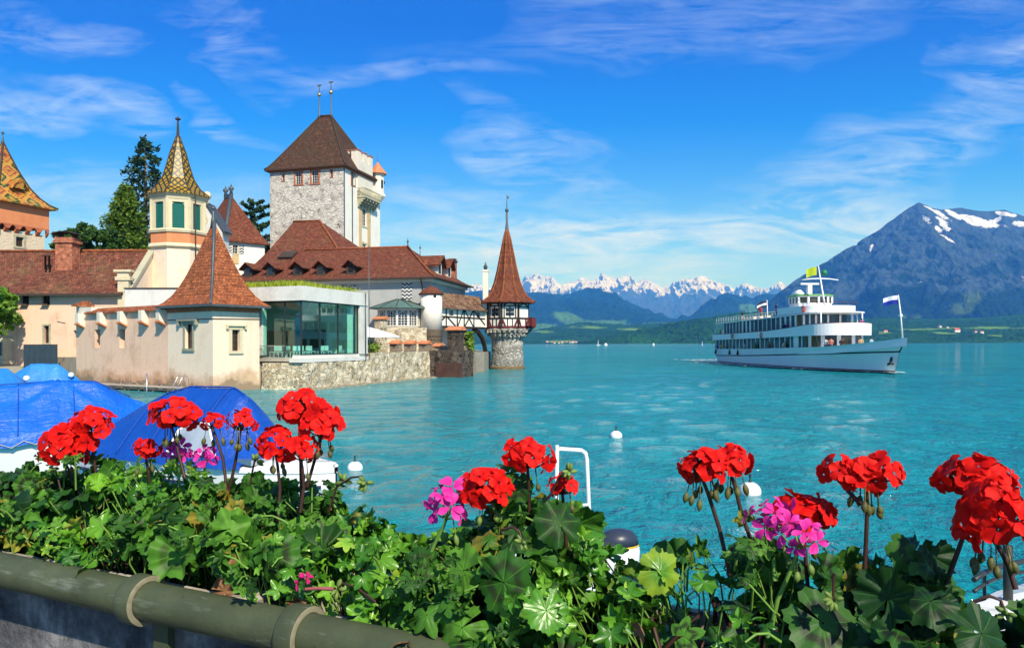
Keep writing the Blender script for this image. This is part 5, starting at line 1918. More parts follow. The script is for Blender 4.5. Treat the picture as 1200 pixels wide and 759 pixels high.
# roof
zkr = zK(136, YK + 8.8, 384)
mb = MB()
KPR = [(0, 0), (0.06, 0.035), (0.16, 0.125), (0.4, 0.37), (1, 1)]
ra, rb2 = (-ka / 2 - 1.5, ka / 2, zkr), (-ka / 2 + 0.9, ka / 2, zkr)
hip_roof(mb, -ka - 0.7, 0.7, -0.7, ka + 0.7, zke, ra, rb2, KPR, 0.25)
kr = mb.build('roof', M_tile_brown, kp)
mb = MB()
for cx_, cy_, tp in ((0.7, -0.7, rb2), (-ka - 0.7, -0.7, ra), (0.7, ka + 0.7, rb2)):
	mb.tube([(cx_ + (tp[0] - cx_) * t, cy_ + (tp[1] - cy_) * t, zke + 0.08 + (tp[2] - zke) * k) for t, k in KPR], 0.16, 6)
mb.tube([Vector(ra) + Vector((0, 0, 0.1)), Vector(rb2) + Vector((0, 0, 0.1))], 0.2, 6)
mb.build('hip_tiles', M_fascia, kr)
for tp, py_, pb_ in ((ra, 100.5, 110), (rb2, 98, 108.5)):
	zt = zK(py_, YK + 8.8, 384)
	finial(kp, tp[0], tp[1], zkr, zt, M_lead, r=0.15, ball=0.36, ball_at=(zK(pb_, YK + 8.8, 384) - zkr) / (zt - zkr), bird=True, mat2=M_gold)
# chimney behind the left slope
cxk = leftx(352.5) - 0.2
mb = MB()
zc = zK(152, YK + 12, 352)
mb.box(cxk - 0.9, cxk + 0.9, 8.6, 10.2, zc - 8, zc)
mb.box(cxk - 1.05, cxk + 1.05, 8.45, 10.35, zc - 1.2, zc - 0.9)
mb.build('chimney', M_brick, kr)
mb = MB()
for sx in (-0.7, 0.7):
	mb.box(cxk + sx - 0.15, cxk + sx + 0.15, 8.8, 10.0, zc, zc + 0.5)
mb.box(cxk - 1.2, cxk + 1.2, 8.4, 10.4, zc + 0.5, zc + 0.68)
mb.build('chimney_cap', M_fascia, kr)
# gabled lookout (crenellated) rising through the right eaves
y0_, y1_ = righty(418.5), righty(435.5)
Yc = YK + y0_ * 0.965
zlt = zat(420, 176, Yc)
mb = MB()
mb.box(-2.2, 0.28, y0_, y1_, zke - 3.4, zlt - 1.6)
for k in range(3):
	ya = y0_ + (y1_ - y0_) * (k * 2) / 5
	mb.box(-0.5, 0.28, ya, ya + (y1_ - y0_) / 5, zlt - 1.6, zlt)
for k in range(2):
	mb.box(-2.2 + k * 1.1, -2.2 + k * 1.1 + 0.55, y0_, y0_ + 0.5, zlt - 1.6, zlt)
mb.build('lookout', M_pale, kp)
mb = MB()
for k in range(3):
	ya = y0_ + (y1_ - y0_) * (k * 2) / 5
	mb.box(-0.6, 0.4, ya - 0.1, ya + (y1_ - y0_) / 5 + 0.1, zlt + 0.003, zlt + 0.18)
for k in range(2):
	mb.box(-2.3 + k * 1.1, -2.3 + k * 1.1 + 0.75, y0_ - 0.1, y0_ + 0.6, zlt + 0.003, zlt + 0.18)
mb.box(0.285, 0.45, y0_ - 0.1, y1_ + 0.1, zke - 0.6, zke - 0.3)
mb.build('lookout_coping', M_redstone, kp)
# balcony on corbels
y0_, y1_ = righty(418.5), righty(437.5)
Yc = YK + y0_ * 0.965
zb0, zb1 = zat(420, 229, Yc), zat(420, 220, Yc)
mb = MB()
mb.box(0.003, 1.55, y0_, y1_, zb0 - 0.35, zb0)
mb.box(1.40, 1.55, y0_, y1_, zb1 - 0.18, zb1)
mb.box(0.003, 1.40, y0_, y0_ + 0.15, zb1 - 0.18, zb1)
nb = 13
for k in range(nb):
	yk = y0_ + 0.1 + (y1_ - y0_ - 0.2) * k / (nb - 1)
	mb.lathe([(0.09, zb0), (0.14, zb0 + 0.3), (0.07, zb0 + 0.7), (0.11, zb1 - 0.18)], 6, (1.47, yk))
for k in range(4):
	mb.lathe([(0.09, zb0), (0.14, zb0 + 0.3), (0.07, zb0 + 0.7), (0.11, zb1 - 0.18)], 6, (0.2 + 0.35 * k, y0_ + 0.08))
for k in range(6):
	yk = y0_ + 0.3 + (y1_ - y0_ - 0.6) * k / 5
	for j in range(4):
		mb.box(0.003, 1.4 - 0.36 * j, yk - 0.17, yk + 0.17, zb0 - 0.75 - 0.4 * j, zb0 - 0.352 - 0.4 * j)
mb.build('balcony', M_sand, kp)
# bartizan at the far corner
yc = righty(441.5)
Yc = YK + yc * 0.965
mb = MB()
rb = 1.18

def zz_(py):
	return zat(441, py, Yc)

mb.lathe([(0.1, zz_(240)), (rb * 0.7, zz_(236)), (rb * 1.25, zz_(231)), (rb * 1.28, zz_(229)), (rb, zz_(227)), (rb, zz_(207)), (rb * 1.12, zz_(206)), (rb * 1.12, zz_(204))], 8, (0.25, yc), R(10), False)
bt = mb.build('bartizan', M_pale, kp)
mb = MB()
mb.lathe([(rb * 1.5, zz_(204.5)), (rb * 1.5, zz_(203.8)), (rb * 0.75, zz_(197)), (0.06, zz_(190))], 8, (0.25, yc), R(10), False)
mb.build('bartizan_roof', M_tile_cap, bt)
mb = MB()
mb.lathe([(0.1, zz_(193)), (0.06, zz_(188)), (0.03, zz_(180))], 6, (0.25, yc))
mb.build('bartizan_finial', M_lead, bt)
mb = MB()
mb.box(0.25 + rb * 0.9, 0.25 + rb * 0.99, yc - 0.7, yc - 0.1, zz_(221), zz_(212))
mb.build('bartizan_window', M_glass_dark, bt)

# ------------------------------------------------------------------ great hall
CHx, CHy = -10.2, 93.0
XH = Vector((0.975, -0.22))
VH = Vector((0.22, 0.975))
ha = thing('great_hall', 'long grey hall with wide red tiled roof and row of small dormers', 'hall', (CHx, CHy, 0), frame_rot(XH))

def hl_(px, v=0.0):
	"""local x on the plane y=v of the hall that falls on a frame column"""
	a = ray(px, 320)[0]
	ox, oy = CHx + v * VH[0], CHy + v * VH[1]
	return -(ox - a * oy) / (XH[0] - a * XH[1])

def hY(x, v=0.0):
	return CHy + v * VH[1] + x * XH[1]

def hz(px, py, v=0.0):
	x = hl_(px, v)
	return zat(px, py, hY(x, v))

hze = hz(500, 325.5)
L1, W1 = 30.0, 15.4
mb = MB()
sh1 = (L1 + hl_(473), L1 + hl_(481), hz(477, 351), hz(477, 331.5))
sw = (L1 + hl_(407), L1 + hl_(411.5), hz(410, 341), hz(410, 334.5))
wall(mb, (-L1, 0), (1, 0), L1, 2, hze, [sw], (0, -1), 0.3)
rws = []
for (pa, pb, ya, yb) in ((515, 517.5, 341, 352), (527, 529, 342, 352)):
	a = ray(pa, 340)[0]
	yy0 = (CHx - a * CHy) / (a * VH[1] - VH[0])
	a = ray(pb, 340)[0]
	yy1 = (CHx - a * CHy) / (a * VH[1] - VH[0])
	Yp = CHy + yy0 * VH[1]
	rws.append((yy0, yy1, zat(pa, yb, Yp), zat(pa, ya, Yp)))
wall(mb, (0, 0), (0, 1), W1, 2, hze, rws, (1, 0), 0.3)
wall(mb, (0, W1), (-1, 0), L1, 2, hze, [], (0, 1))
mb.build('wall', plaster('hall_grey_render', (0.40, 0.41, 0.39, 1), S('5a5a54'), 0.35), ha)
window(ha, (-L1, 0), (1, 0), (0, -1), sw, 0.2, None, sash=M_sash, nx=2, nz=2)
for h in rws:
	window(ha, (0, 0), (0, 1), (1, 0), h, 0.25, M_sandl, 0.15, 0.05, M_sash, 2, 3)
for (pa, pb, ya, yb) in ((400, 406, 334.5, 341.5), (412, 418.5, 334.5, 341.5), (471, 483, 331, 352)):
	mb = MB()
	mb.box(hl_(pa), hl_(pb), -0.10, -0.02, hz(pa, yb), hz(pa, ya))
	mb.build('shutter', M_chevron, ha)
mb = MB()
mb.box(-L1, 0.3, -0.32, -0.004, hze - 0.5, hze - 0.02)
mb.box(0.004, 0.35, -0.3, W1, hze - 0.55, hze - 0.02)
mb.build('eaves_cornice', M_pale, ha)
hd = hl_(495)
mb = MB()
mb.tube([(hd, -0.7, hze - 0.1), (hd, -0.14, hze - 1.0), (hd + 0.25, -0.14, hze - 2.2), (hd + 0.25, -0.14, 4)], 0.07, 6)
mb.build('downpipe', M_fascia, ha)
# main roof
xr_, = (hl_(478, 7.7),)
zrg = hz(478, 289.5, 7.7)
HP = [(0, 0), (0.07, 0.045), (0.18, 0.13), (0.45, 0.41), (1, 1)]
mb = MB()
hip_roof(mb, -22.0, 0.95, -0.95, W1 + 0.95, hze + 0.05, (-22.0, 7.7, zrg), (xr_, 7.7, zrg), HP, 0.16)
# taller roof to its left over the same eaves: ridge line at v = 14
zr2 = hz(360, 259.5, 14)
xA, xB = hl_(344, 14), hl_(375, 14)
xE = hl_(396, 7.7)
slope = (zrg - hze) / 7.7
vtop = 14.0
f1 = [(-0.95, hze + 0.05), (0.6, hze + 0.05 + (zrg - hze) * 0.13), (3.0, hze + (zrg - hze) * 0.41), (7.7, zrg), (vtop, zr2)]
for (v0, z0), (v1, z1) in zip(f1[:-1], f1[1:]):
	t0, t1 = max(0, (v0 - 7.7) / (vtop - 7.7)), max(0, (v1 - 7.7) / (vtop - 7.7))
	l0, l1 = -27.3, -27.3
	if v1 > 7.75:
		l1 = xA
	x0r, x1r = xE + (xB - xE) * t0, xE + (xB - xE) * t1
	if v0 < 7.6:
		x0r = x1r = -21.95
		if v1 <= 7.7:
			mb.poly([(l0, v0, z0 + 0.02), (x0r, v0, z0 + 0.02), (x1r, v1, z1 + 0.02), (-27.3, v1, z1 + 0.02)])
			continue
	mb.poly([(-27.3, v0, z0 + 0.02), (x0r, v0, z0 + 0.02), (x1r, v1, z1), (l1, v1, z1)])
mb.poly([(xE, 7.7, zrg), (xE + 1.8, 14.0, zrg + 0.2), (xB, 14.0, zr2)])
mb.poly([(xE + 1.8, 14.0, zrg), (xE + 1.0, 24.0, zrg - 1), (xB, 14.0, zr2)])
mb.poly([(-27.3, 7.7, zrg), (xA, 14.0, zr2), (-27.3, 22, zrg)])
mb.poly([(xA, 14.0, zr2), (xB, 14.0, zr2), (xE + 1.0, 24, zrg - 1), (-27.3, 24, zrg - 1)])
mb.poly([(-27.3, -0.95, hze), (-27.3, 24, hze), (-27.3, 24, zrg), (-27.3, 7.7, zrg), (-27.3, 3.0, f1[2][1])])
hr_ = mb.build('roof', M_tile, ha)
mb = MB()
pr2 = [(0.95 + (xr_ - 0.95) * t, -0.95 + (7.7 + 0.95) * t, hze + 0.1 + (zrg - hze) * k) for t, k in HP]
mb.tube(pr2, 0.15, 6)
mb.tube([(xr_, 7.7, zrg + 0.06), (-21.5, 7.7, zrg + 0.06)], 0.16, 6)
mb.tube([(xA, 14, zr2 + 0.06), (xB, 14, zr2 + 0.06), (xE, 7.7, zrg + 0.1)], 0.16, 6)
mb.build('ridge_tiles', M_tile_bright, hr_)
mb = MB()
mb.box(-27.2, 0.95, -1.08, -0.96, hze - 0.14, hze + 0.05)
mb.box(0.96, 1.08, -0.95, W1 + 0.9, hze - 0.14, hze + 0.05)
mb.build('gutter', M_fascia, hr_)
# dormers along the front slope
def roof_front(v):
	vs_, zs_ = [q[0] for q in f1], [q[1] for q in f1]
	return float(np.interp(v, vs_, zs_))

def dormer(parent, x, v, w, h, dep, local=None, mat=M_tile):
	"""little gabled dormer whose face stands at depth v on the front slope"""
	z0 = roof_front(v) - 0.1
	mb = MB()
	hw_ = w / 2
	mb.faces([(x - hw_, v, z0), (x + hw_, v, z0), (x + hw_, v, z0 + h), (x, v, z0 + h + hw_ * 0.75), (x - hw_, v, z0 + h), (x - hw_, v + dep, z0 + h), (x + hw_, v + dep, z0 + h), (x - hw_, v + 0.2, z0), (x + hw_, v + 0.2, z0)],
			[(0, 1, 2, 3, 4), (0, 4, 5, 7), (1, 8, 6, 2)])
	d = mb.build('dormer', M_fascia, parent)
	mb = MB()
	o = 0.5
	zt = z0 + h + hw_ * 0.75 + 0.12
	zl = z0 + h - o * 0.65
	for sg in (-1, 1):
		mb.faces([(x + sg * (hw_ + o), v - 0.45, zl), (x, v - 0.7, zt), (x, v + dep + 1.1, zt), (x + sg * (hw_ + o), v + dep - 0.4, zl), (x + sg * (hw_ + o), v - 0.45, zl + 0.13), (x, v - 0.7, zt + 0.13), (x, v + dep + 1.1, zt + 0.13), (x + sg * (hw_ + o), v + dep - 0.4, zl + 0.13)],
				[(0, 1, 2, 3), (4, 7, 6, 5), (0, 4, 5, 1)])
	mb.build('dormer_roof', mat, d)
	mb = MB()
	mb.box(x - hw_ * 0.55, x + hw_ * 0.55, v - 0.04, v - 0.01, z0 + 0.45, z0 + h - 0.05)
	mb.build('pane', M_glass_dark, d)
	return d

for pxd in (290.5, 317, 348.5, 376, 411):
	dormer(hr_, hl_(pxd, 0.6), 0.6, 1.25, 1.35, 2.0)
# roof hatch
mb = MB()
vh = 6.0
xh, zh = hl_(337, vh), roof_front(6.0)
mb.obox((xh, vh, zh + 0.35), (1.1, 0, 0), (0, 0.8, 0.5), (0, -0.05, 0.08))
mb.box(xh - 0.9, xh + 0.9, vh - 0.5, vh + 0.8, zh - 0.5, zh + 0.22)
mb.build('roof_hatch', M_fascia, hr_)
# dormers on the right-hand slope (local: face looks along +x)
for vy, pw in ((5.4, 1), (9.6, 1)):
	mb = MB()
	zc = hze + 1.75
	xo = -0.6
	for (yy_, zz2) in ((vy, zc),):
		mb.faces([(xo, yy_ - 0.9, zc - 1.5), (xo, yy_ + 0.9, zc - 1.5), (xo, yy_ + 0.9, zc + 0.6), (xo, yy_, zc + 1.4), (xo, yy_ - 0.9, zc + 0.6), (xo - 3.5, yy_ - 0.9, zc + 0.6), (xo - 3.5, yy_ + 0.9, zc + 0.6), (xo - 1, yy_ - 0.9, zc - 1.5), (xo - 1, yy_ + 0.9, zc - 1.5)],
				[(0, 1, 2, 3, 4), (0, 4, 5, 7), (1, 8, 6, 2)])
	d = mb.build('dormer', M_pale, hr_)
	mb = MB()
	for sg in (-1, 1):
		mb.faces([(xo + 0.5, vy + sg * 1.5, zc + 0.15), (xo + 0.7, vy, zc + 1.55), (xo - 4.2, vy, zc + 1.55), (xo - 4.0, vy + sg * 1.5, zc + 0.15), (xo + 0.5, vy + sg * 1.5, zc + 0.3), (xo + 0.7, vy, zc + 1.7), (xo - 4.2, vy, zc + 1.7), (xo - 4.0, vy + sg * 1.5, zc + 0.3)],
				[(0, 1, 2, 3), (4, 7, 6, 5), (0, 4, 5, 1)])
	mb.build('dormer_roof', M_tile, d)
	mb = MB()
	mb.box(xo + 0.01, xo + 0.04, vy - 0.45, vy + 0.45, zc - 0.7, zc + 0.5)
	mb.build('pane', M_glass_dark, d)
mb = MB()
mb.box(-1.6, -0.7, 12.6, 13.6, hze, hze + 3.4)
mb.build('chimney', M_brick, hr_)
mb = MB()
mb.box(-1.75, -0.55, 12.45, 13.75, hze + 3.4, hze + 3.55)
mb.box(-1.6, -0.7, 12.55, 13.65, hze + 3.7, hze + 3.85)
mb.box(-1.2, -1.1, 12.6, 13.6, hze + 3.55, hze + 3.7)
mb.build('chimney_cap', M_fascia, hr_)
finial(ha, xr_, 7.7, zrg, hz(478, 279, 7.7), M_lead, r=0.07, ball=0.16, ball_at=0.62)
finial(ha, xr_ - 0.3, 13.5, zrg - 1.0, hz(491, 286, 13.5), M_lead, r=0.06, ball=0.15, ball_at=0.75)
# bay window with copper roof
YBW = 89.6
cbx = P(465, 370, YBW)
by = thing('bay_window', 'polygonal glazed bay window with green copper roof above the terrace', 'bay window', (cbx.x, YBW + 2.1, 0), frame_rot(XH))
rB = 2.75

def zb_(py):
	return zat(465, py, YBW)

mb = MB()
mb.lathe([(rB + 0.95, zb_(361)), (rB + 0.95, zb_(360)), (rB * 0.62, zb_(353.5)), (0.3, zb_(349.5))], 12, ph=R(15), smooth=False)
brf = mb.build('roof', M_copper, by)
mb = MB()
for k in range(12):
	c_, s_ = math.cos(R(15) + k * math.pi / 6), math.sin(R(15) + k * math.pi / 6)
	mb.tube([((rB + 0.95) * c_, (rB + 0.95) * s_, zb_(360) + 0.03), (rB * 0.62 * c_, rB * 0.62 * s_, zb_(353.5) + 0.03), (0.3 * c_, 0.3 * s_, zb_(349.5) + 0.03)], 0.05, 5)
mb.build('roof_seam', M_fascia, brf)
mb = MB()
mb.lathe([(rB + 0.1, 2.4), (rB + 0.1, zb_(383)), (rB + 0.2, zb_(382)), (rB - 0.02, zb_(381.5))], 12, ph=R(15), smooth=False)
mb.build('base_wall', M_pale, by)
mb = MB()
mb.lathe([(rB - 0.25, zb_(382)), (rB - 0.25, zb_(361))], 12, ph=R(15), smooth=False)
mb.build('glazing', M_glass_dark, by)
for k in range(12):
	a0, a1 = R(15) + k * math.pi / 6, R(15) + (k + 1) * math.pi / 6
	p, q_ = Vector((rB * math.cos(a0), rB * math.sin(a0))), Vector((rB * math.cos(a1), rB * math.sin(a1)))
	mid = (p + q_) / 2
	if mid.y > rB * 0.6:
		continue
	X = Vector(((q_ - p).x, (q_ - p).y, 0))
	L = X.length
	X.normalize()
	z0, z1 = zb_(382), zb_(362)
	N = Vector((X.y, -X.x, 0))
	O = Vector((p.x, p.y, 0))
	mb = MB()

	def vb(x, w, za, zb2):
		mb.obox(O + X * x + Vector((0, 0, (za + zb2) / 2)) - N * 0.1, X * w / 2, N * 0.05, Vector((0, 0, (zb2 - za) / 2)))
	vb(0.08, 0.16, z0, z1)
	vb(L - 0.08, 0.16, z0, z1)
	for x in (0.38, 0.62):
		vb(L * x, 0.06, z0, z1 - 0.3)
	for z in np.linspace(z0 + 0.1, z1 - 0.75, 5):
		vb(L / 2, L - 0.2, z - 0.025, z + 0.025)
	vb(L / 2, L - 0.1, z1 - 0.22, z1 + 0.1)
	ar = []
	for t in range(9):
		an = math.pi * t / 8
		ar.append(O + X * (L / 2 + L * 0.36 * math.cos(an)) + Vector((0, 0, z1 - 0.8 + 0.52 * math.sin(an))) - N * 0.08)
	mb.tube(ar, 0.05, 4)
	mb.build('arched_window', M_sash, by)

# round stair turret at the corner of the hall
YR = 91.4
cr_ = P(505.5, 360, YR)
rt = thing('round_stair_turret', 'white round stair turret with low conical tile roof beside the gallery', 'turret', (cr_.x, YR, 0))
rr = 1.33

def zR(py):
	return zat(505, py, YR)

mb = MB()
mb.lathe([(rr, zR(386)), (rr, zR(344))], 20, smooth=True)
mb.build('wall', M_white, rt)
mb = MB()
mb.lathe([(rr * 1.03, 0), (rr * 1.0, zR(386.5)), (rr * 1.06, zR(386))], 20, smooth=True)
mb.build('stone_base', M_brownwall, rt)
mb = MB()
mb.lathe([(rr * 1.12, zR(345.5)), (rr * 1.22, zR(344.5)), (rr * 0.65, zR(338.5)), (0.05, zR(334.5))], 14, smooth=False)
mb.build('roof', M_tile, rt)
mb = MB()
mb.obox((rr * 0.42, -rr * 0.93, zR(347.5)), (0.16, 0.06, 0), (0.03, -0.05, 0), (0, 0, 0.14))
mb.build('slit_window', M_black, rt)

# ------------------------------------------------------------------ lake tower and timbered gallery
YT2 = 105.8
cl = P(594.5, 400, YT2)
lt = thing('lake_tower', 'half-timbered turret on a round stone shaft standing in the lake', 'tower', (cl.x, YT2, 0), R(8))

def zl(py):
	return zat(594, py, YT2)

mb = MB()
sh = []
for (r, py) in ((2.62, 436), (2.50, 432), (2.42, 430), (2.36, 427), (2.28, 418), (2.22, 408), (2.2, 397)):
	sh.append((r, zl(py)))
rj = random.Random(9)
rs = []
for z in np.linspace(sh[0][1], sh[-1][1], 26):
	r0 = float(np.interp(z, [q[1] for q in sh], [q[0] for q in sh]))
	rs.append([((r0 + rj.uniform(-0.07, 0.05)) * math.cos(t * math.pi / 18), (r0 + rj.uniform(-0.07, 0.05)) * math.sin(t * math.pi / 18), z + rj.uniform(-0.05, 0.05)) for t in range(36)])
mb.rings(rs, False, False)
mb.build('stone_shaft', M_shaft, lt)
mb = MB()
mb.lathe([(2.48, -0.5), (2.52, 0.22), (2.44, 0.42)], 22, smooth=True)
mb.build('waterline_stain', plain('ochre_algae_stone', (0.16, 0.11, 0.05, 1), 0.9, 0.4, 2, bump=0.4), lt)
mb = MB()
mb.lathe([(2.2, zl(397)), (2.45, zl(395.5)), (2.45, zl(393.5)), (2.7, zl(392)), (2.7, zl(389.5)), (3.1, zl(387.5)), (3.1, zl(385.5)), (2.9, zl(384.6))], 16, smooth=False)
for k in range(26):
	a0 = k * math.pi / 13 + 0.1
	c_, s_ = math.cos(a0), math.sin(a0)
	for j, (r0, r1, pa, pb) in enumerate(((2.2, 2.85, 394, 391), (2.4, 3.25, 389.8, 386.2))):
		mb.obox(((r0 + r1) / 2 * c_, (r0 + r1) / 2 * s_, (zl(pa) + zl(pb)) / 2), (c_ * (r1 - r0) / 2, s_ * (r1 - r0) / 2, 0), (-s_ * 0.15, c_ * 0.15, 0), (0, 0, (zl(pb) - zl(pa)) / 2))
mb.build('corbel_ring', M_shaft, lt)
# octagonal timbered storey
rO = 3.12
PH2 = R(22.5)
o8 = [Vector((rO * math.cos(PH2 + k * math.pi / 4), rO * math.sin(PH2 + k * math.pi / 4))) for k in range(8)]
z0, z1 = zl(384.5), zl(355)
mb = MB()
tm = MB()
rd = MB()
for k in range(8):
	p, q_ = o8[k], o8[(k + 1) % 8]
	X2 = (q_ - p).normalized()
	n = Vector((X2.y, -X2.x))
	L = (q_ - p).length
	mid = (p + q_) / 2
	holes = []
	ang = math.degrees(math.atan2(mid.y, mid.x))
	is_win = -100 < ang < -80 or -145 < ang < -125
	if is_win:
		holes = [(L * 0.22, L * 0.78, zl(371.5), zl(361.5))]
	wall(mb, p, X2, L, z0, z1, holes, n, 0.15)
	X3, N3, O3 = Vector((X2.x, X2.y, 0)), Vector((n.x, n.y, 0)), Vector((p.x, p.y, 0))

	def tb(m_, x0, za, x1, zb2, w=0.2):
		m_.beam(O3 + X3 * x0 + N3 * 0.02 + Vector((0, 0, za)), O3 + X3 * x1 + N3 * 0.02 + Vector((0, 0, zb2)), 0.1, w, up=N3) if False else m_.obox(
			O3 + X3 * (x0 + x1) / 2 + Vector((0, 0, (za + zb2) / 2)) + N3 * 0.015,
			(X3 * (x1 - x0) + Vector((0, 0, zb2 - za))) / 2 if abs(x1 - x0) + abs(zb2 - za) > 0 else X3,
			(Vector((0, 0, 1)).cross(N3) * (zb2 - za) - Vector((0, 0, 1)) * (Vector((0, 0, 1)).cross(N3).dot(X3)) * (x1 - x0)).normalized() * w / 2,
			N3 * 0.05)
	tb(tm, 0, z0, 0, z1, 0.34)
	tb(tm, 0.16, z1 - 0.13, L - 0.16, z1 - 0.13, 0.26)
	tb(tm, 0.17, zl(373.5), L - 0.17, zl(373.5), 0.22)
	if is_win:
		for x in (0.16, 0.5, 0.84):
			tb(tm, L * x, zl(373), L * x, zl(359.5), 0.16)
		tb(tm, L * 0.15, zl(359.3), L * 0.85, zl(359.3), 0.18)
		tb(tm, L * 0.10, zl(359), L * 0.28, z1 - 0.25, 0.16)
		tb(tm, L * 0.90, zl(359), L * 0.72, z1 - 0.25, 0.16)
		window(lt, p, X2, n, holes[0], 0.12, None, sash=M_sash, nx=2, nz=2, bar=0.07)
		for x in (0.36, 0.64):
			tb(tm, L * x, zl(374), L * x, z0 + 0.2, 0.14)
	else:
		tb(tm, L * 0.05, zl(360), L * 0.45, z1 - 0.2, 0.16)
		tb(tm, L * 0.95, zl(360), L * 0.55, z1 - 0.2, 0.16)
		tb(tm, L * 0.04, zl(360.5), L * 0.96, zl(360.5), 0.16)
	tb(rd, 0.18, z0 + 0.14, L - 0.18, z0 + 0.14, 0.28)
	tb(rd, 0.12, zl(375), 0.5, z0 + 0.3, 0.28)
	tb(rd, L - 0.12, zl(375), L - 0.5, z0 + 0.3, 0.28)
mb.build('plaster_panels', M_white, lt)
tm.build('timber_frame', M_timber, lt)
rd.build('red_timbers', M_redpaint, lt)
# balcony on the right
bx = MB()
zb0, zb1 = zl(382.5), zl(373)
R_o, R_i = 4.05, 2.75
A0, A1 = R(-38), R(34)
na = 5
pts_o = [Vector((R_o * math.cos(A0 + (A1 - A0) * k / na), R_o * math.sin(A0 + (A1 - A0) * k / na), 0)) for k in range(na + 1)]
pts_i = [Vector((R_i * math.cos(A0 + (A1 - A0) * k / na), R_i * math.sin(A0 + (A1 - A0) * k / na), 0)) for k in range(na + 1)]
for k in range(na):
	bx.faces([pts_i[k] + Vector((0, 0, zb0 - 0.2)), pts_o[k] + Vector((0, 0, zb0 - 0.2)), pts_o[k + 1] + Vector((0, 0, zb0 - 0.2)), pts_i[k + 1] + Vector((0, 0, zb0 - 0.2)),
			pts_i[k] + Vector((0, 0, zb0)), pts_o[k] + Vector((0, 0, zb0)), pts_o[k + 1] + Vector((0, 0, zb0)), pts_i[k + 1] + Vector((0, 0, zb0))],
			[(3, 2, 1, 0), (4, 5, 6, 7), (1, 2, 6, 5), (0, 4, 7, 3)])
for p in [pts_i[0]] + pts_o + [pts_i[-1]]:
	bx.beam(p + Vector((0, 0, zb0)), p + Vector((0, 0, zb1)), 0.12, 0.12)
ring = [pts_i[0]] + pts_o + [pts_i[-1]]
for p, q_ in zip(ring[:-1], ring[1:]):
	bx.beam(p + Vector((0, 0, zb1)), q_ + Vector((0, 0, zb1)), 0.14, 0.1)
	for t in np.linspace(0.1, 0.9, 6):
		r_ = p.lerp(q_, t)
		bx.beam(r_ + Vector((0, 0, zb0)), r_ + Vector((0, 0, zb1)), 0.11, 0.04)
bx.build('balcony', M_redpaint, lt)
mb = MB()
for an in (-25, 20):
	c_, s_ = math.cos(R(an)), math.sin(R(an))
	mb.beam((2.9 * c_, 2.9 * s_, zb0 - 1.1), (3.9 * c_, 3.9 * s_, zb0 - 0.2), 0.14, 0.14)
mb.build('balcony_bracket', M_timber, lt)
# roof
mb = MB()
rp = [(rO + 1.0, zl(355.6)), (rO + 1.0, zl(354.8)), (rO * 0.96, zl(348.5)), (rO * 0.76, zl(341)), (rO * 0.60, zl(331)), (rO * 0.46, zl(317)), (rO * 0.32, zl(300)), (rO * 0.17, zl(281)), (0.10, zl(268))]
mb.lathe(rp, 8, ph=PH2, smooth=False)
lr = mb.build('roof', M_tile, lt)
mb = MB()
for k in range(8):
	c_, s_ = math.cos(PH2 + k * math.pi / 4), math.sin(PH2 + k * math.pi / 4)
	mb.tube([(r * c_, r * s_, z + 0.02) for r, z in rp[1:]], 0.13, 5)
mb.build('roof_hip', M_tile_bright, lr)
mb = MB()
mb.lathe([(0.34, zl(274)), (0.26, zl(268)), (0.16, zl(262)), (0.16, zl(249)), (0.08, zl(248.6))], 8)
mb.ball((0, 0, zl(246.5)), 0.28, 10, 8)
mb.lathe([(0.06, zl(245)), (0.035, zl(228))], 6)
mb.box(-0.02, 0.3, -0.02, 0.02, zl(233), zl(230))
mb.build('finial', M_lead, lt)

# gallery bridge
ga_l = Vector((P(509, 370, 93.0).x, 93.0))
ga_r = Vector((P(571, 370, 105.0).x, 105.0))
gx = (ga_r - ga_l)
gl = gx.length
gx.normalize()
gy = thing('timbered_gallery', 'half-timbered covered bridge leading to the lake tower', 'gallery', (ga_l.x, ga_l.y, 0), frame_rot(gx))
gzb, gze, gzr = zat(540, 384.5, 99), zat(540, 361, 99), zat(540, 344.5, 100)
gw = 2.8
mb = MB()
hol = []
for xx in (0.30, 0.82):
	hol.append((gl * xx - 0.55, gl * xx + 0.55, gze - 1.15, gze - 0.3))
wall(mb, (0, 0), (1, 0), gl, gzb, gze, hol, (0, -1), 0.2)
wall(mb, (gl, gw), (-1, 0), gl, gzb, gze, [], (0, 1))
mb.poly([(0, 0, gzb), (gl, 0, gzb), (gl, gw, gzb), (0, gw, gzb)])
mb.build('plaster_panels', M_white, gy)
for h in hol:
	window(gy, (0, 0), (1, 0), (0, -1), h, 0.15, None, sash=M_sash, nx=2, nz=1, bar=0.06)
mb = MB()

def gt_(x0, za, x1, zb2, w=0.2):
	d = Vector((x1 - x0, 0, zb2 - za))
	L = d.length
	d.normalize()
	s = Vector((-d.z, 0, d.x))
	mb.obox(((x0 + x1) / 2, -0.02, (za + zb2) / 2), d * L / 2, s * w / 2, (0, 0.05, 0))

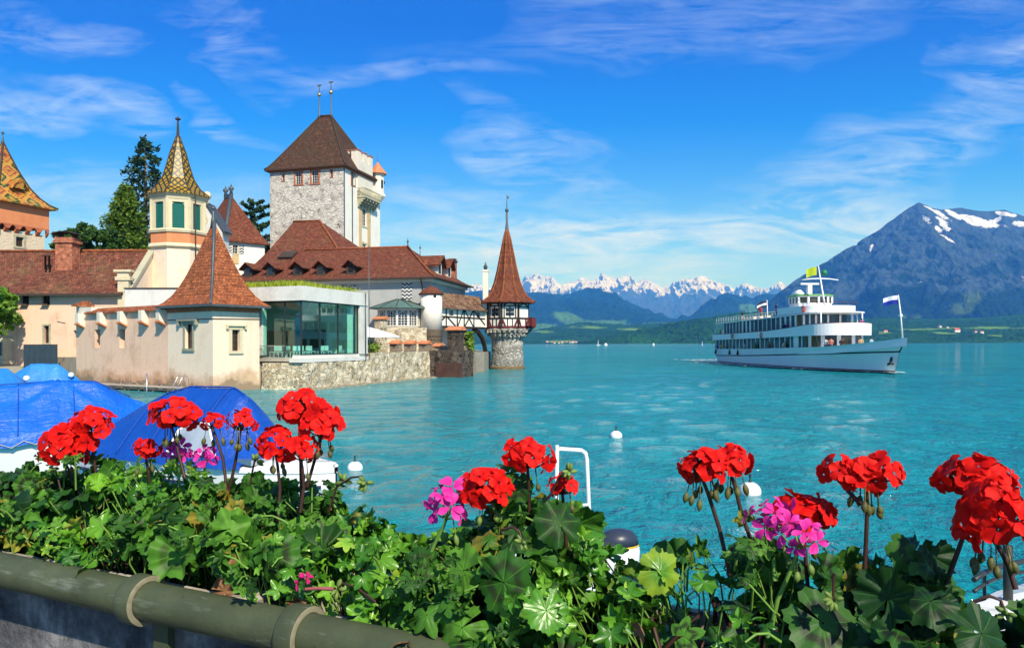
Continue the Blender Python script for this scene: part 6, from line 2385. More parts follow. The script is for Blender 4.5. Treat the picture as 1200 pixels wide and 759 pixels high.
H_ = gze - gzb
gt_(0, gzb + 0.12, gl, gzb + 0.12, 0.26)
gt_(0, gze - 0.1, gl, gze - 0.1, 0.22)
gt_(0, gze - 1.25, gl, gze - 1.25, 0.16)
for t in (0.0, 0.20, 0.40, 0.53, 0.72, 1.0):
	gt_(gl * t + (0.1 if t == 0 else -0.1 if t == 1 else 0), gzb + 0.2, gl * t + (0.1 if t == 0 else -0.1 if t == 1 else 0), gze - 0.15, 0.2)
gt_(gl * 0.03, gzb + 0.25, gl * 0.18, gze - 1.3, 0.17)
gt_(gl * 0.37, gzb + 0.25, gl * 0.22, gze - 1.3, 0.17)
gt_(gl * 0.54, gzb + 0.25, gl * 0.71, gze - 0.25, 0.17)
gt_(gl * 0.71, gzb + 0.25, gl * 0.54, gze - 0.25, 0.17)
gt_(gl * 0.74, gze - 0.4, gl * 0.98, gzb + 0.3, 0.17)
gt_(gl * 0.41, gzb + 0.25, gl * 0.52, gze - 0.25, 0.15)
mb.build('timber_frame', M_timber, gy)
mb = MB()
pr = [(-0.6, gze - 0.12), (0.1, gze + 0.32), (gw / 2, gzr), (gw - 0.1, gze + 0.32), (gw + 0.6, gze - 0.12)]
for (y0_, za), (y1_, zb2) in zip(pr[:-1], pr[1:]):
	mb.faces([(-0.6, y0_, za), (gl + 0.1, y0_, za), (gl + 0.1, y1_, zb2), (-0.6, y1_, zb2), (-0.6, y0_, za - 0.14), (gl + 0.1, y0_, za - 0.14), (gl + 0.1, y1_, zb2 - 0.14), (-0.6, y1_, zb2 - 0.14)],
			[(0, 1, 2, 3), (7, 6, 5, 4), (0, 4, 5, 1), (0, 3, 7, 4)])
mb.build('roof', tiles('gallery_tiles', (0.16, 0.075, 0.045, 1), (0.42, 0.24, 0.15, 1), (0.075, 0.036, 0.026, 1), 0.4, 0.3, moss=S('9a8a68'), moss_amt=0.7), gy)
mb = MB()
xb_ = gl - 1.4
arc = [Vector((gl - 3.2, 0.4, gzb - 0.1)), Vector((gl - 1.9, 0.4, gzb - 0.45)), Vector((gl - 0.8, 0.4, gzb - 1.3)), Vector((gl - 0.1, 0.4, gzb - 2.4)), Vector((gl + 0.25, 0.4, gzb - 3.6))]
for a0, a1 in zip(arc[:-1], arc[1:]):
	mb.beam(a0, a1, 0.45, 0.45)
	mb.beam(a0 + Vector((0, 2.0, 0)), a1 + Vector((0, 2.0, 0)), 0.35, 0.35)
mb.build('bracing_arch', M_timber, gy)
# gallery posts on the water side of the sea wall
mb = MB()
for xx in (4.6, 5.8, 7.0):
	mb.box(xx, xx + 0.2, 0.3, 0.5, 4.6, gzb - 0.003)
mb.build('support_post', M_timber, gy)
# slender chimney at the tower
c = P(569, 350, 104.6)
cm = thing('slender_chimney', 'tall slender white chimney between gallery roof and lake tower', 'chimney', (c.x, 104.9, 0))
mb = MB()
mb.box(-0.38, 0.38, -0.38, 0.38, zat(569, 384, 104.6), zat(569, 318, 104.6))
mb.box(-0.46, 0.46, -0.46, 0.46, zat(569, 318, 104.6), zat(569, 316, 104.6))
mb.build('stack', M_pale, cm)
mb = MB()
z_ = zat(569, 316, 104.6)
mb.lathe([(0.3, z_), (0.22, z_ + 0.3), (0.34, z_ + 0.36), (0.1, z_ + 0.8), (0.12, z_ + 0.95), (0.02, z_ + 1.1)], 8)
mb.build('cowl', M_lead, cm)
mb = MB()
mb.box(-0.65, 0.65, -0.55, 0.7, zat(569, 383.5, 104.6), zat(569, 356, 104.6))
mb.build('base', M_white, cm)
# ================================================================== TREES
def leaf_mat(name, stops, rough=0.6):
	a = Mat(name, rough, 0.25)
	n = a.noise(a.coord('Object'), 0.25, 3, 0.6)
	f = a.math('ADD', a.math('MULTIPLY', a.island(), 0.65), a.math('MULTIPLY', n, 0.35))
	c = a.ramp(f, stops)
	a.color(c)
	tr = a.n('ShaderNodeBsdfTranslucent')
	a.l(c, tr.inputs[0])
	mx = a.n('ShaderNodeMixShader')
	mx.inputs[0].default_value = 0.25
	a.l(a.b.outputs[0], mx.inputs[1])
	a.l(tr.outputs[0], mx.inputs[2])
	a.l(mx.outputs[0], a.out.inputs['Surface'])
	return a.m

M_bark = plain('bark', (0.07, 0.05, 0.035, 1), 0.95, 0.4, 3, bump=0.5)
M_barkl = plain('pale_bark', (0.20, 0.15, 0.10, 1), 0.95, 0.4, 3, bump=0.5)
M_lconifer = leaf_mat('conifer_needles', [(0.2, (0.012, 0.040, 0.018, 1)), (0.6, (0.030, 0.075, 0.028, 1)), (0.95, (0.075, 0.125, 0.035, 1))])
M_lbright = leaf_mat('bright_cypress_sprays', [(0.2, (0.045, 0.110, 0.010, 1)), (0.6, (0.105, 0.190, 0.016, 1)), (0.95, (0.20, 0.28, 0.03, 1))])
M_ldark = leaf_mat('broadleaf_crown', [(0.2, (0.020, 0.065, 0.012, 1)), (0.6, (0.050, 0.120, 0.020, 1)), (0.95, (0.11, 0.19, 0.03, 1))])
M_lfresh = leaf_mat('fresh_plane_leaves', [(0.2, (0.060, 0.150, 0.010, 1)), (0.6, (0.130, 0.260, 0.020, 1)), (0.95, (0.24, 0.36, 0.05, 1))])

def tree_thing(name, label, px, Y, zg, group='trees in the castle park'):
	c = P(px, 300, Y)
	return thing(name, label, 'tree', (c.x, Y, zg), 0, group)

def conifer(t, h, rad, mat, seed, n_branch=120, per=70, lsize=0.42, droop=0.25, taper=0.9, low=0.12, flat=0.35, bark=M_bark, gap=0.0):
	"""trunk, whorled limbs and sprays of needles along each limb"""
	rg = np.random.RandomState(seed)
	mb = MB()
	mb.tube([(0, 0, -0.5), (rg.uniform(-.1, .1), 0, h * 0.4), (rg.uniform(-.2, .2), 0.1, h * 0.75), (0, 0, h * 0.98)], [h * 0.02, h * 0.015, h * 0.009, 0.03], 8)
	pts = []
	for k in range(n_branch):
		f = low + (1 - low) * (k + rg.uniform(0, 1)) / n_branch
		z = h * f
		L = rad * ((1 - (f - low) / (1 - low)) ** taper) * rg.uniform(0.55, 1.12) + 0.25
		an = k * 2.4 + rg.uniform(-0.4, 0.4)
		d = np.array([math.cos(an), math.sin(an)])
		up = rg.uniform(-0.05, 0.35)
		end = np.array([d[0] * L, d[1] * L, z + up * L - droop * L])
		mid = np.array([d[0] * L * 0.5, d[1] * L * 0.5, z + up * L * 0.6])
		mb.tube([(0, 0, z), tuple(mid), tuple(end)], [0.05 + 0.012 * L, 0.035, 0.012], 4)
		m = max(10, int(per * (0.35 + L / rad)))
		u = rg.uniform(0.18, 1.05, m) ** 0.8
		q = (1 - u)[:, None] ** 2 * np.array([0, 0, z]) + 2 * ((1 - u) * u)[:, None] * mid + (u ** 2)[:, None] * end
		side = np.array([-d[1], d[0], 0])
		w = L * 0.30 * (1.1 - u)
		q += side * (rg.uniform(-1, 1, m) * w)[:, None] + rg.normal(size=(m, 3)) * np.array((0.12, 0.12, flat))
		pts.append(q)
	mb.build('trunk', bark, t)
	p = np.concatenate(pts)
	v, qd = leaf_quads(p, lsize, 0.42, seed + 1, 0.5)
	np_mesh('crown', v, qd, mat, t)

def broadleaf(t, h, rx, rz, mat, seed, n_cl=60, per=140, lsize=0.28, zc=None, bark=M_bark, fl=1.0):
	rg = np.random.RandomState(seed)
	zc = zc if zc is not None else h - rz
	mb = MB()
	mb.tube([(0, 0, -0.5), (0.1, 0, zc * 0.5), (0, 0.1, zc)], [h * 0.03, h * 0.022, h * 0.012], 8)
	pts = []
	for k in range(n_cl):
		d = rg.normal(size=3)
		d /= np.linalg.norm(d)
		r = rg.uniform(0.35, 1.0) ** 0.5
		c = np.array([d[0] * rx * r, d[1] * rx * r, zc + d[2] * rz * r * (1.0 if d[2] > 0 else 0.8)])
		if k % 2 == 0:
			mb.tube([(0, 0, zc * rg.uniform(0.55, 0.95)), tuple(c * np.array((0.5, 0.5, 1)) - np.array((0, 0, 0.15 * rz))), tuple(c)], [0.06 + h * 0.004, 0.05, 0.02], 4)
		s = rg.uniform(0.16, 0.30) * (rx + rz) / 2
		q = rg.normal(size=(per, 3))
		q /= np.linalg.norm(q, axis=1)[:, None]
		q *= (rg.uniform(0.3, 1, per) ** 0.4)[:, None] * s * np.array((1, 1, 0.75 * fl))
		pts.append(c + q)
	mb.build('trunk', bark, t)
	v, qd = leaf_quads(np.concatenate(pts), lsize, 0.6, seed + 1, 0.3)
	np_mesh('crown', v, qd, mat, t)

YC_ = 140.0
t = tree_thing('conifer_tree', 'tall dark conifer with ragged outline left of the yellow spire', 171, YC_, 6)
conifer(t, zat(171, 164, YC_) - 6, 7.0, M_lconifer, 21, 105, 70, 0.42, 0.12, 0.42, 0.15, 0.34, M_barkl)
t = tree_thing('cypress_tree', 'bright yellow-green conical tree below the dark conifer', 147, 125, 6)
conifer(t, zat(147, 221, 125) - 6, 5.4, M_lbright, 22, 170, 110, 0.36, -0.25, 0.55, 0.1, 0.5)
t = tree_thing('broadleaf_tree', 'low dark green bushy tree behind the brick chimney', 98, 118, 5)
broadleaf(t, zat(98, 264, 118) - 5, 4.2, 3.4, M_ldark, 23, 46, 150, 0.27)
t = tree_thing('broadleaf_tree', 'small round green tree just left of the brick chimney, lowest in the park', 75, 121, 5)
broadleaf(t, zat(75, 283, 121) - 5, 2.4, 2.4, M_ldark, 24, 26, 120, 0.27)
t = tree_thing('broadleaf_tree', 'green tree between the chimney and the yellow-spired turret', 121, 121, 5)
broadleaf(t, zat(121, 268, 121) - 5, 3.2, 3.4, M_ldark, 29, 36, 140, 0.27)
t = tree_thing('cedar_tree', 'dark spreading cedar behind the white hip-roofed house', 298, 152, 6)
conifer(t, zat(298, 237, 152) - 6, 6.2, M_lconifer, 25, 60, 130, 0.40, -0.12, 0.28, 0.3, 0.16)
mb = MB()
mb.prism([(-140, 58), (-58, 58), (-46.2, 69.8), (-45.4, 72.5), (-140, 75.9)], -1, 1.6)
struct(mb.build('castle_quay', M_ground))
c = P(-24, 400, 68)
t = thing('plane_tree', 'fresh green broadleaf tree reaching in from the left edge before the house', 'tree', (c.x, 68, 1.6))
broadleaf(t, 9.0, 3.4, 2.8, M_lfresh, 26, 46, 70, 0.27, 5.3, M_barkl)

# ================================================================== PASSENGER SHIP
SH = Vector((0.07, -0.9975)).normalized()
SO = (40.5, 136.6)
M_shipw = plain('ship_white_paint', (0.80, 0.80, 0.79, 1), 0.35, 0.04, 0.5, spec=0.5)
M_shipred = plain('ship_red_boot_paint', (0.16, 0.03, 0.025, 1), 0.5, 0.2, 1.0)
M_shipline = plain('ship_dark_rubbing_strake', (0.025, 0.022, 0.030, 1), 0.5, 0.2, 1.0)
M_shiprail = plain('ship_brown_rail', (0.12, 0.035, 0.025, 1), 0.5, 0.2, 1.0)
_g = Mat('ship_window_glass', 0.08, 0.6)
_v = _g.vor(_g.mapped('Object', (0.9, 0.9, 0.5)), 1.0, out='Color')
_s = _g.n('ShaderNodeSeparateColor')
_g.l(_v, _s.inputs[0])
_g.color(_g.ramp(_s.outputs[0], [(0.0, (0.010, 0.014, 0.014, 1)), (0.35, (0.030, 0.036, 0.030, 1)), (0.6, (0.10, 0.085, 0.045, 1)), (0.8, (0.018, 0.030, 0.032, 1)), (1.0, (0.16, 0.18, 0.15, 1))]))
M_shipglass = _g.m
M_shipin = plain('ship_interior', (0.25, 0.20, 0.13, 1), 0.8, 0.6, 0.6)
M_shipgreen = plain('ship_green_roof', (0.14, 0.36, 0.10, 1), 0.5, 0.1, 1)
ship = thing('passenger_ship', 'white three-deck passenger ship with green wheelhouse roof crossing the lake', 'ship', (SO[0], SO[1], 0), frame_rot(SH))

def ip(x, xs, ys):
	return float(np.interp(x, xs, ys))

def hb_w(x):      # half beam at the waterline
	return ip(x, [0, 2, 8, 30, 38, 44, 48, 50, 51.4], [2.6, 3.2, 3.9, 4.0, 3.3, 2.1, 1.1, 0.5, 0.03])

def hb_d(x):      # half beam at deck level
	return ip(x, [0, 1, 3, 8, 30, 38, 44, 48, 51, 53, 53.9], [3.0, 3.7, 4.1, 4.35, 4.4, 4.1, 3.3, 2.4, 1.35, 0.45, 0.04])

def z_rub(x):
	return ip(x, [0, 20, 42, 54], [1.22, 1.5, 2.08, 2.5])

def z_dk(x):
	return ip(x, [0, 20, 42, 50, 54], [2.5, 2.65, 3.05, 3.65, 4.15])

xs_ = [0, 0.8, 2, 5, 10, 16, 22, 28, 33, 37, 41, 44, 46.5, 48.5, 50, 50.9, 51.4]
rows = []
for x in xs_:
	s = x / 51.4
	xd = s * 53.9
	xr = s * 52.4
	w, d = hb_w(x), hb_d(xd)
	r_ = w + (d - w) * 0.5
	rows.append([(x, -w * 0.8, -1.2), (x, -w, 0.0), (x + (xr - x) * 0.12, -w - (r_ - w) * 0.15, 0.32), (xr, -r_, z_rub(xr)), (xr + (xd - xr) * 0.05, -r_ - 0.08, z_rub(xr) + 0.18), (xd, -d, z_dk(xd)), (xd, -d * 0.94, z_dk(xd)),
				(xd, -d * 0.94, z_dk(xd) - 0.9), (xd, d * 0.94, z_dk(xd) - 0.9),
				(xd, d * 0.94, z_dk(xd)), (xd, d, z_dk(xd)), (xr + (xd - xr) * 0.05, r_ + 0.08, z_rub(xr) + 0.18), (xr, r_, z_rub(xr)), (x + (xr - x) * 0.12, w + (r_ - w) * 0.15, 0.32), (x, w, 0.0), (x, w * 0.8, -1.2)])
mb = MB()
n = len(rows[0])
strip_mat = [1, 1, 0, 2, 0, 3, 0, 0, 0, 3, 0, 2, 0, 1, 1]
for i in range(len(rows) - 1):
	for j in range(n - 1):
		mb.m(strip_mat[j]).faces([rows[i][j], rows[i + 1][j], rows[i + 1][j + 1], rows[i][j + 1]], [(0, 1, 2, 3)], j not in (5, 6, 7, 8, 9))
mb.m(0).poly(rows[0][::-1])
hull = mb.build('hull', [M_shipw, M_shipred, M_shipline, M_shiprail], ship)
mb = MB()
mb.lathe([(0.10, 1.0), (0.14, 1.3)], 6, (51.9, -0.55))
mb.obox((51.75, -0.62, 1.55), (0.12, 0, 0.35), (0, 0.1, 0), (-0.1, 0, 0.04))
mb.obox((51.6, -0.7, 1.15), (0.35, 0, 0.1), (0, 0.09, 0), (-0.03, 0, 0.12))
mb.build('anchor', M_shipline, hull)

def deck_outline(x0, x1, hb, rf, n=10, hb0=None):
	"""plan outline, starboard stern -> round the front -> port stern"""
	hb0 = hb0 or hb
	o = [(x0, -hb0)]
	for k in range(1, 7):
		x = x0 + (x1 - rf - x0) * k / 6
		o.append((x, -(hb0 + (hb - hb0) * min(1, k / 3))))
	for k in range(1, n):
		a = -math.pi / 2 + math.pi * k / n
		o.append((x1 - rf + rf * math.cos(a), hb * math.sin(a)))
	for k in range(6, -1, -1):
		x = x0 + (x1 - rf - x0) * k / 6
		o.append((x, hb0 + (hb - hb0) * min(1, k / 3)))
	return o

def band(mb, out, zlo, zhi, flare=0.0, close=True):
	lo = [(x, y * (1 - flare), zlo(x)) for x, y in out]
	hi = [(x, y, zhi(x)) for x, y in out]
	li = [(x if 0 else x, y * 0.975 * (1 - flare), zlo(x)) for x, y in out]
	hi2 = [(x - 0.06, y * 0.975, zhi(x)) for x, y in out]
	return mb.rings([lo, hi, hi2, li], False, False, False, close)

def slab(mb, out, z, t):
	return mb.rings([[(x, y, z(x) - t) for x, y in out], [(x, y, z(x)) for x, y in out]], True, True)

zu_lo = lambda x: ip(x, [0, 28, 42], [4.1, 4.35, 4.55])
zu_hi = lambda x: ip(x, [0, 10, 28, 36, 42], [5.1, 5.12, 5.35, 5.8, 6.1])
ou = deck_outline(0.6, 42.3, 4.35, 4.2, 28, 3.8)
mb = MB()
band(mb, ou, zu_lo, zu_hi, 0.01)
slab(mb, deck_outline(0.6, 42.2, 4.33, 4.2, 12, 3.78), lambda x: zu_lo(x) + 0.35, 0.3)
up = mb.build('upper_deck', M_shipw, ship)
mb = MB()
mb.rings([[(x, y * 1.004, zu_hi(x) + 0.002) for x, y in ou], [(x, y * 1.004, zu_hi(x) + 0.09) for x, y in ou], [(x, y * 0.97, zu_hi(x) + 0.09) for x, y in ou]], False, False)
mb.build('handrail', M_shiprail, up)
# main deck saloon: glazed sides with pillars
om = deck_outline(1.0, 40.8, 3.72, 3.5, 12, 3.22)
mb = MB()
band(mb, om, lambda x: z_dk(x) - 0.7, lambda x: zu_lo(x) + 0.1)
sal = mb.build('saloon_glazing', M_shipglass, ship)
mb = MB()
for k, (x, y) in enumerate(om):
	pass
x = 1.2
rnd = random.Random(4)
pil = []
while x < 37:
	wd = 0.22
	if 33.2 < x < 34.6:
		wd = 1.5
	yb = ip(x, [1, 18, 37], [3.25, 3.75, 3.75])
	for sg in (-1, 1):
		mb = MB()
		mb.box(x - wd / 2, x + wd / 2, sg * yb - 0.05, sg * yb + 0.05, z_dk(x) - 0.6, zu_lo(x) + 0.05)
		mb.build('saloon_pillar', M_shipw, sal)
	x += 1.75
for k in range(1, 12, 2):
	a = -math.pi / 2 + math.pi * k / 12
	px_, py_ = 40.8 - 3.5 + 3.55 * math.cos(a), 3.77 * math.sin(a)
	mb = MB()
	mb.obox((px_, py_, 3.6), (0.22 * -math.sin(a), 0.25 * math.cos(a), 0), (0.05 * math.cos(a), 0.05 * math.sin(a), 0), (0, 0, 1.1))
	mb.build('saloon_pillar', M_shipw, sal)
# upper saloon
zr_lo = lambda x: ip(x, [0, 30, 40], [6.95, 7.25, 7.5])
os_ = deck_outline(5.5, 36.0, 3.75, 1.2, 8, 3.4)
mb = MB()
band(mb, os_, lambda x: zu_lo(x) + 0.2, lambda x: zr_lo(x) + 0.02)
usg = mb.build('upper_saloon_glazing', M_shipglass, ship)
mb = MB()
x = 5.6
while x < 35:
	yb = ip(x, [5.5, 15, 35], [3.42, 3.78, 3.78])
	wd = 0.16 if rnd.random() < 0.75 else 0.45
	for sg in (-1, 1):
		mb = MB()
		mb.box(x - wd / 2, x + wd / 2, sg * yb - 0.05, sg * yb + 0.05, zu_lo(x) + 0.3, zr_lo(x))
		mb.build('upper_pillar', M_shipw, usg)
	x += 1.6
for y in (-3.4, -1.7, 0, 1.7, 3.4):
	mb = MB()
	mb.box(35.97, 36.06, y - 0.14, y + 0.14, 4.8, 7.35)
	mb.build('upper_pillar', M_shipw, usg)
for y in (-3.3, 3.3):
	for x in (37.5, 39.6):
		mb = MB()
		mb.lathe([(0.09, 4.8), (0.09, 7.5)], 6, (x, y * (1 if x < 38 else 0.85)))
		mb.build('upper_pillar', M_shipw, usg)
for sg in (-1, 1):
	mb = MB()
	mb.beam((1.2, sg * 3.5, 5.1), (2.0, sg * 3.3, 6.95), 0.16, 0.12)
	mb.beam((4.4, sg * 3.5, 5.1), (4.4, sg * 3.4, 6.95), 0.12, 0.1)
	mb.build('aft_stanchion', M_shipw, usg)
mb = MB()
slab(mb, deck_outline(1.6, 40.5, 3.95, 2.8, 10, 3.5), lambda x: zr_lo(x) + 0.16, 0.14)
mb.build('sun_deck', M_shipw, ship)
# wheelhouse deck
zw_lo = lambda x: ip(x, [27, 38], [7.55, 7.65])
zw_hi = lambda x: ip(x, [27, 38], [8.6, 8.55])
ow = deck_outline(28.0, 38.4, 3.75, 2.6, 24, 3.6)
mb = MB()
band(mb, ow, zw_lo, zw_hi, 0.015)
slab(mb, deck_outline(28.0, 38.3, 3.72, 2.6, 10, 3.58), lambda x: zw_lo(x) + 0.12, 0.1)
mb.build('wheelhouse_deck', M_shipw, ship)
mb = MB()
for y in np.linspace(-3.3, 3.3, 9):
	xx = 38.3 - 0.55 * (y / 3.3) ** 2 * 1.6
	mb.lathe([(0.03, 8.55), (0.03, 9.0)], 5, (xx, y))
mb.tube([(38.3 - 0.88 * (y / 3.3) ** 2, y, 9.0) for y in np.linspace(-3.3, 3.3, 9)], 0.03, 5)
mb.build('front_railing', M_shiprail, ship)
wo = [(29.0, -2.2), (32.4, -2.4), (33.2, -1.4), (33.35, 0), (33.2, 1.4), (32.4, 2.4), (29.0, 2.2)]
mb = MB()
mb.rings([[(x, y, 7.7) for x, y in wo], [(x, y, 9.15) for x, y in wo]], False, False)
mb.rings([[(x, y, 10.0) for x, y in wo], [(x * 1.002 + 0.02, y * 1.03, 10.15) for x, y in wo]], False, False)
for (x, y) in wo + [(30.1, -2.27), (31.2, -2.33), (31.2, 2.33)]:
	mb.obox((x, y, 9.6), (0.13, 0, 0), (0, 0.13, 0), (0.0, 0, 0.48))
wh = mb.build('wheelhouse', M_shipw, ship)
mb = MB()
mb.rings([[(29 + (x - 29) * 0.97, y * 0.97, 9.1) for x, y in wo], [(29 + (x - 29) * 0.97, y * 0.97, 10.05) for x, y in wo]], False, False)
mb.build('wheelhouse_window', M_shipglass, wh)
mb = MB()
ro = [(28.7, -2.4), (32.5, -2.65), (33.5, -1.5), (33.65, 0), (33.5, 1.5), (32.5, 2.65), (28.7, 2.4)]
mb.rings([[(x, y, 10.15) for x, y in ro], [(x, y, 10.32) for x, y in ro], [(29.5 + (x - 29.5) * 0.85, y * 0.85, 10.42) for x, y in ro]], True, True)
mb.build('wheelhouse_roof', M_shipgreen, wh)
mb = MB()
mb.lathe([(0.9, 10.42), (0.95, 10.7), (0.5, 11.15), (0.4, 11.2)], 12, (29.6, -1.2), 0, True, True, 1.3, 0.8)
mb.box(30.4, 30.9, -0.3, 0.3, 10.4, 11.9)
mb.obox((30.7, 0, 12.0), (0.15, 0, 0), (0, 1.35, 0), (0, 0, 0.12))
mb.build('radar', M_shipw, ship)
mb = MB()
mb.tube([(36.9, -0.8, 7.9), (35.9, -0.8, 11.0), (34.9, -0.8, 14.2)], [0.14, 0.11, 0.06], 8)
mb.tube([(35.35, -3.3, 12.15), (35.4, -2.2, 12.3), (35.4, -0.8, 12.35), (35.4, 0.6, 12.3), (35.35, 1.8, 12.15)], 0.085, 6)
mst = mb.build('mast', M_shipw, ship)
mb = MB()
mb.ball((35.3, -0.15, 13.15), 0.42, 12, 8)
mb.build('signal_ball', plain('signal_green', (0.02, 0.20, 0.08, 1), 0.4, 0.1, 2), mst)

def flag(name, label, parent, p, w, h, cols, direction=(-0.25, -1.0), wave=0.12, droop=0.25):
	"""cloth flag with stripes, hanging from its hoist at p (top), blowing along direction"""
	d = Vector((direction[0], direction[1], 0)).normalized()
	nrm = Vector((-d.y, d.x, 0))
	mb = MB()
	k_ = len(cols)
	nu = 10
	for r in range(k_):
		for i in range(nu):
			q = []
			for (u, v) in ((i, r), (i + 1, r), (i + 1, r + 1), (i, r + 1)):
				s = u / nu
				q.append(Vector(p) + d * (w * s) + nrm * (wave * w * math.sin(s * 6.5) * s) - Vector((0, 0, h * v / k_ + droop * h * s * s)))
			mb.m(r).faces(q, [(0, 1, 2, 3)], True)
	return mb.build(name, cols, parent)

M_flag_yg = plain('lime_flag_cloth', (0.42, 0.50, 0.02, 1), 0.8, 0.1, 2)
M_flag_w = plain('white_flag_cloth', (0.78, 0.78, 0.80, 1), 0.8, 0.05, 2)
M_flag_b = plain('blue_flag_cloth', (0.012, 0.030, 0.30, 1), 0.8, 0.1, 2)
M_flag_r = plain('red_flag_cloth', (0.55, 0.02, 0.02, 1), 0.8, 0.1, 2)
M_flag_n = plain('navy_flag_cloth', (0.03, 0.03, 0.06, 1), 0.8, 0.2, 2)
flag('flag', '', mst, (35.05, -1.1, 14.0), 1.35, 1.15, [M_flag_yg], (-0.3, -1.0), 0.08, 0.35)['label'] = 'lime green flag at the mast head'
mb = MB()
mb.tube([(53.0, 0, 3.9), (52.6, 0, 7.0), (52.2, 0, 9.0)], [0.10, 0.08, 0.05], 8)
mb.box(52.4, 52.8, -0.12, 0.12, 6.5, 6.8)
bp = mb.build('bow_flagstaff', M_shipw, ship)
flag('flag', '', bp, (52.2, -0.05, 8.95), 1.5, 0.95, [M_flag_w, M_flag_b], (-0.45, -1.0), 0.1, 0.35)['label'] = 'white over blue flag at the bow'
mb = MB()
mb.tube([(0.5, -0.2, 4.4), (0.1, -0.2, 7.0)], 0.05, 6)
sp2 = mb.build('stern_flagstaff', M_shipw, ship)
flag('flag', '', sp2, (0.15, -0.2, 6.9), 1.3, 1.5, [M_flag_r], (-0.4, -1.0), 0.15, 0.9)['label'] = 'red flag drooping at the stern'
mb = MB()
mb.tube([(18.6, -1.0, 7.1), (18.3, -1.0, 10.4)], 0.06, 6)
sp3 = mb.build('midship_flagstaff', M_shipw, ship)
flag('flag', '', sp3, (18.3, -1.0, 10.3), 1.5, 1.0, [M_flag_n, M_flag_w, M_flag_n], (-0.4, -1.0), 0.12, 0.5)['label'] = 'small dark and white flag amidships'
# benches and low lockers on the sun deck
mb = MB()
for k in range(4):
	mb = MB()
	mb.box(14 + k * 2.6, 15.5 + k * 2.6, -3.1, -2.5, 7.1, 7.75)
	mb.build('deck_locker', plain('cream_lockers', (0.62, 0.52, 0.38, 1), 0.6, 0.1, 2) if k == 0 else bpy.data.materials['cream_lockers'], ship)
mb = MB()
for k in range(22):
	xk = 2 + k * 1.2
	mb.lathe([(0.02, 7.1), (0.02, 8.0)], 4, (xk, -3.5))
mb.tube([(2, -3.5, 8.0), (28, -3.6, 8.2)], 0.025, 4)
mb.tube([(2, -3.5, 7.6), (28, -3.6, 7.8)], 0.02, 4)
mb.build('sun_deck_railing', M_shipw, ship)
# fenders hanging along the side
for xf in (4.0, 10.8, 14.5):
	mb = MB()
	mb.tube([(xf, -4.3, 2.45), (xf, -4.42, 1.65)], [0.16, 0.2], 8)
	mb.build('fender', M_shipline, hull)

# passengers -----------------------------------------------------------------
SHR = frame_rot(SH)
SROT = Matrix.Rotation(SHR, 3, 'Z')
M_skin = plain('skin', (0.52, 0.30, 0.20, 1), 0.6, 0.08, 4)

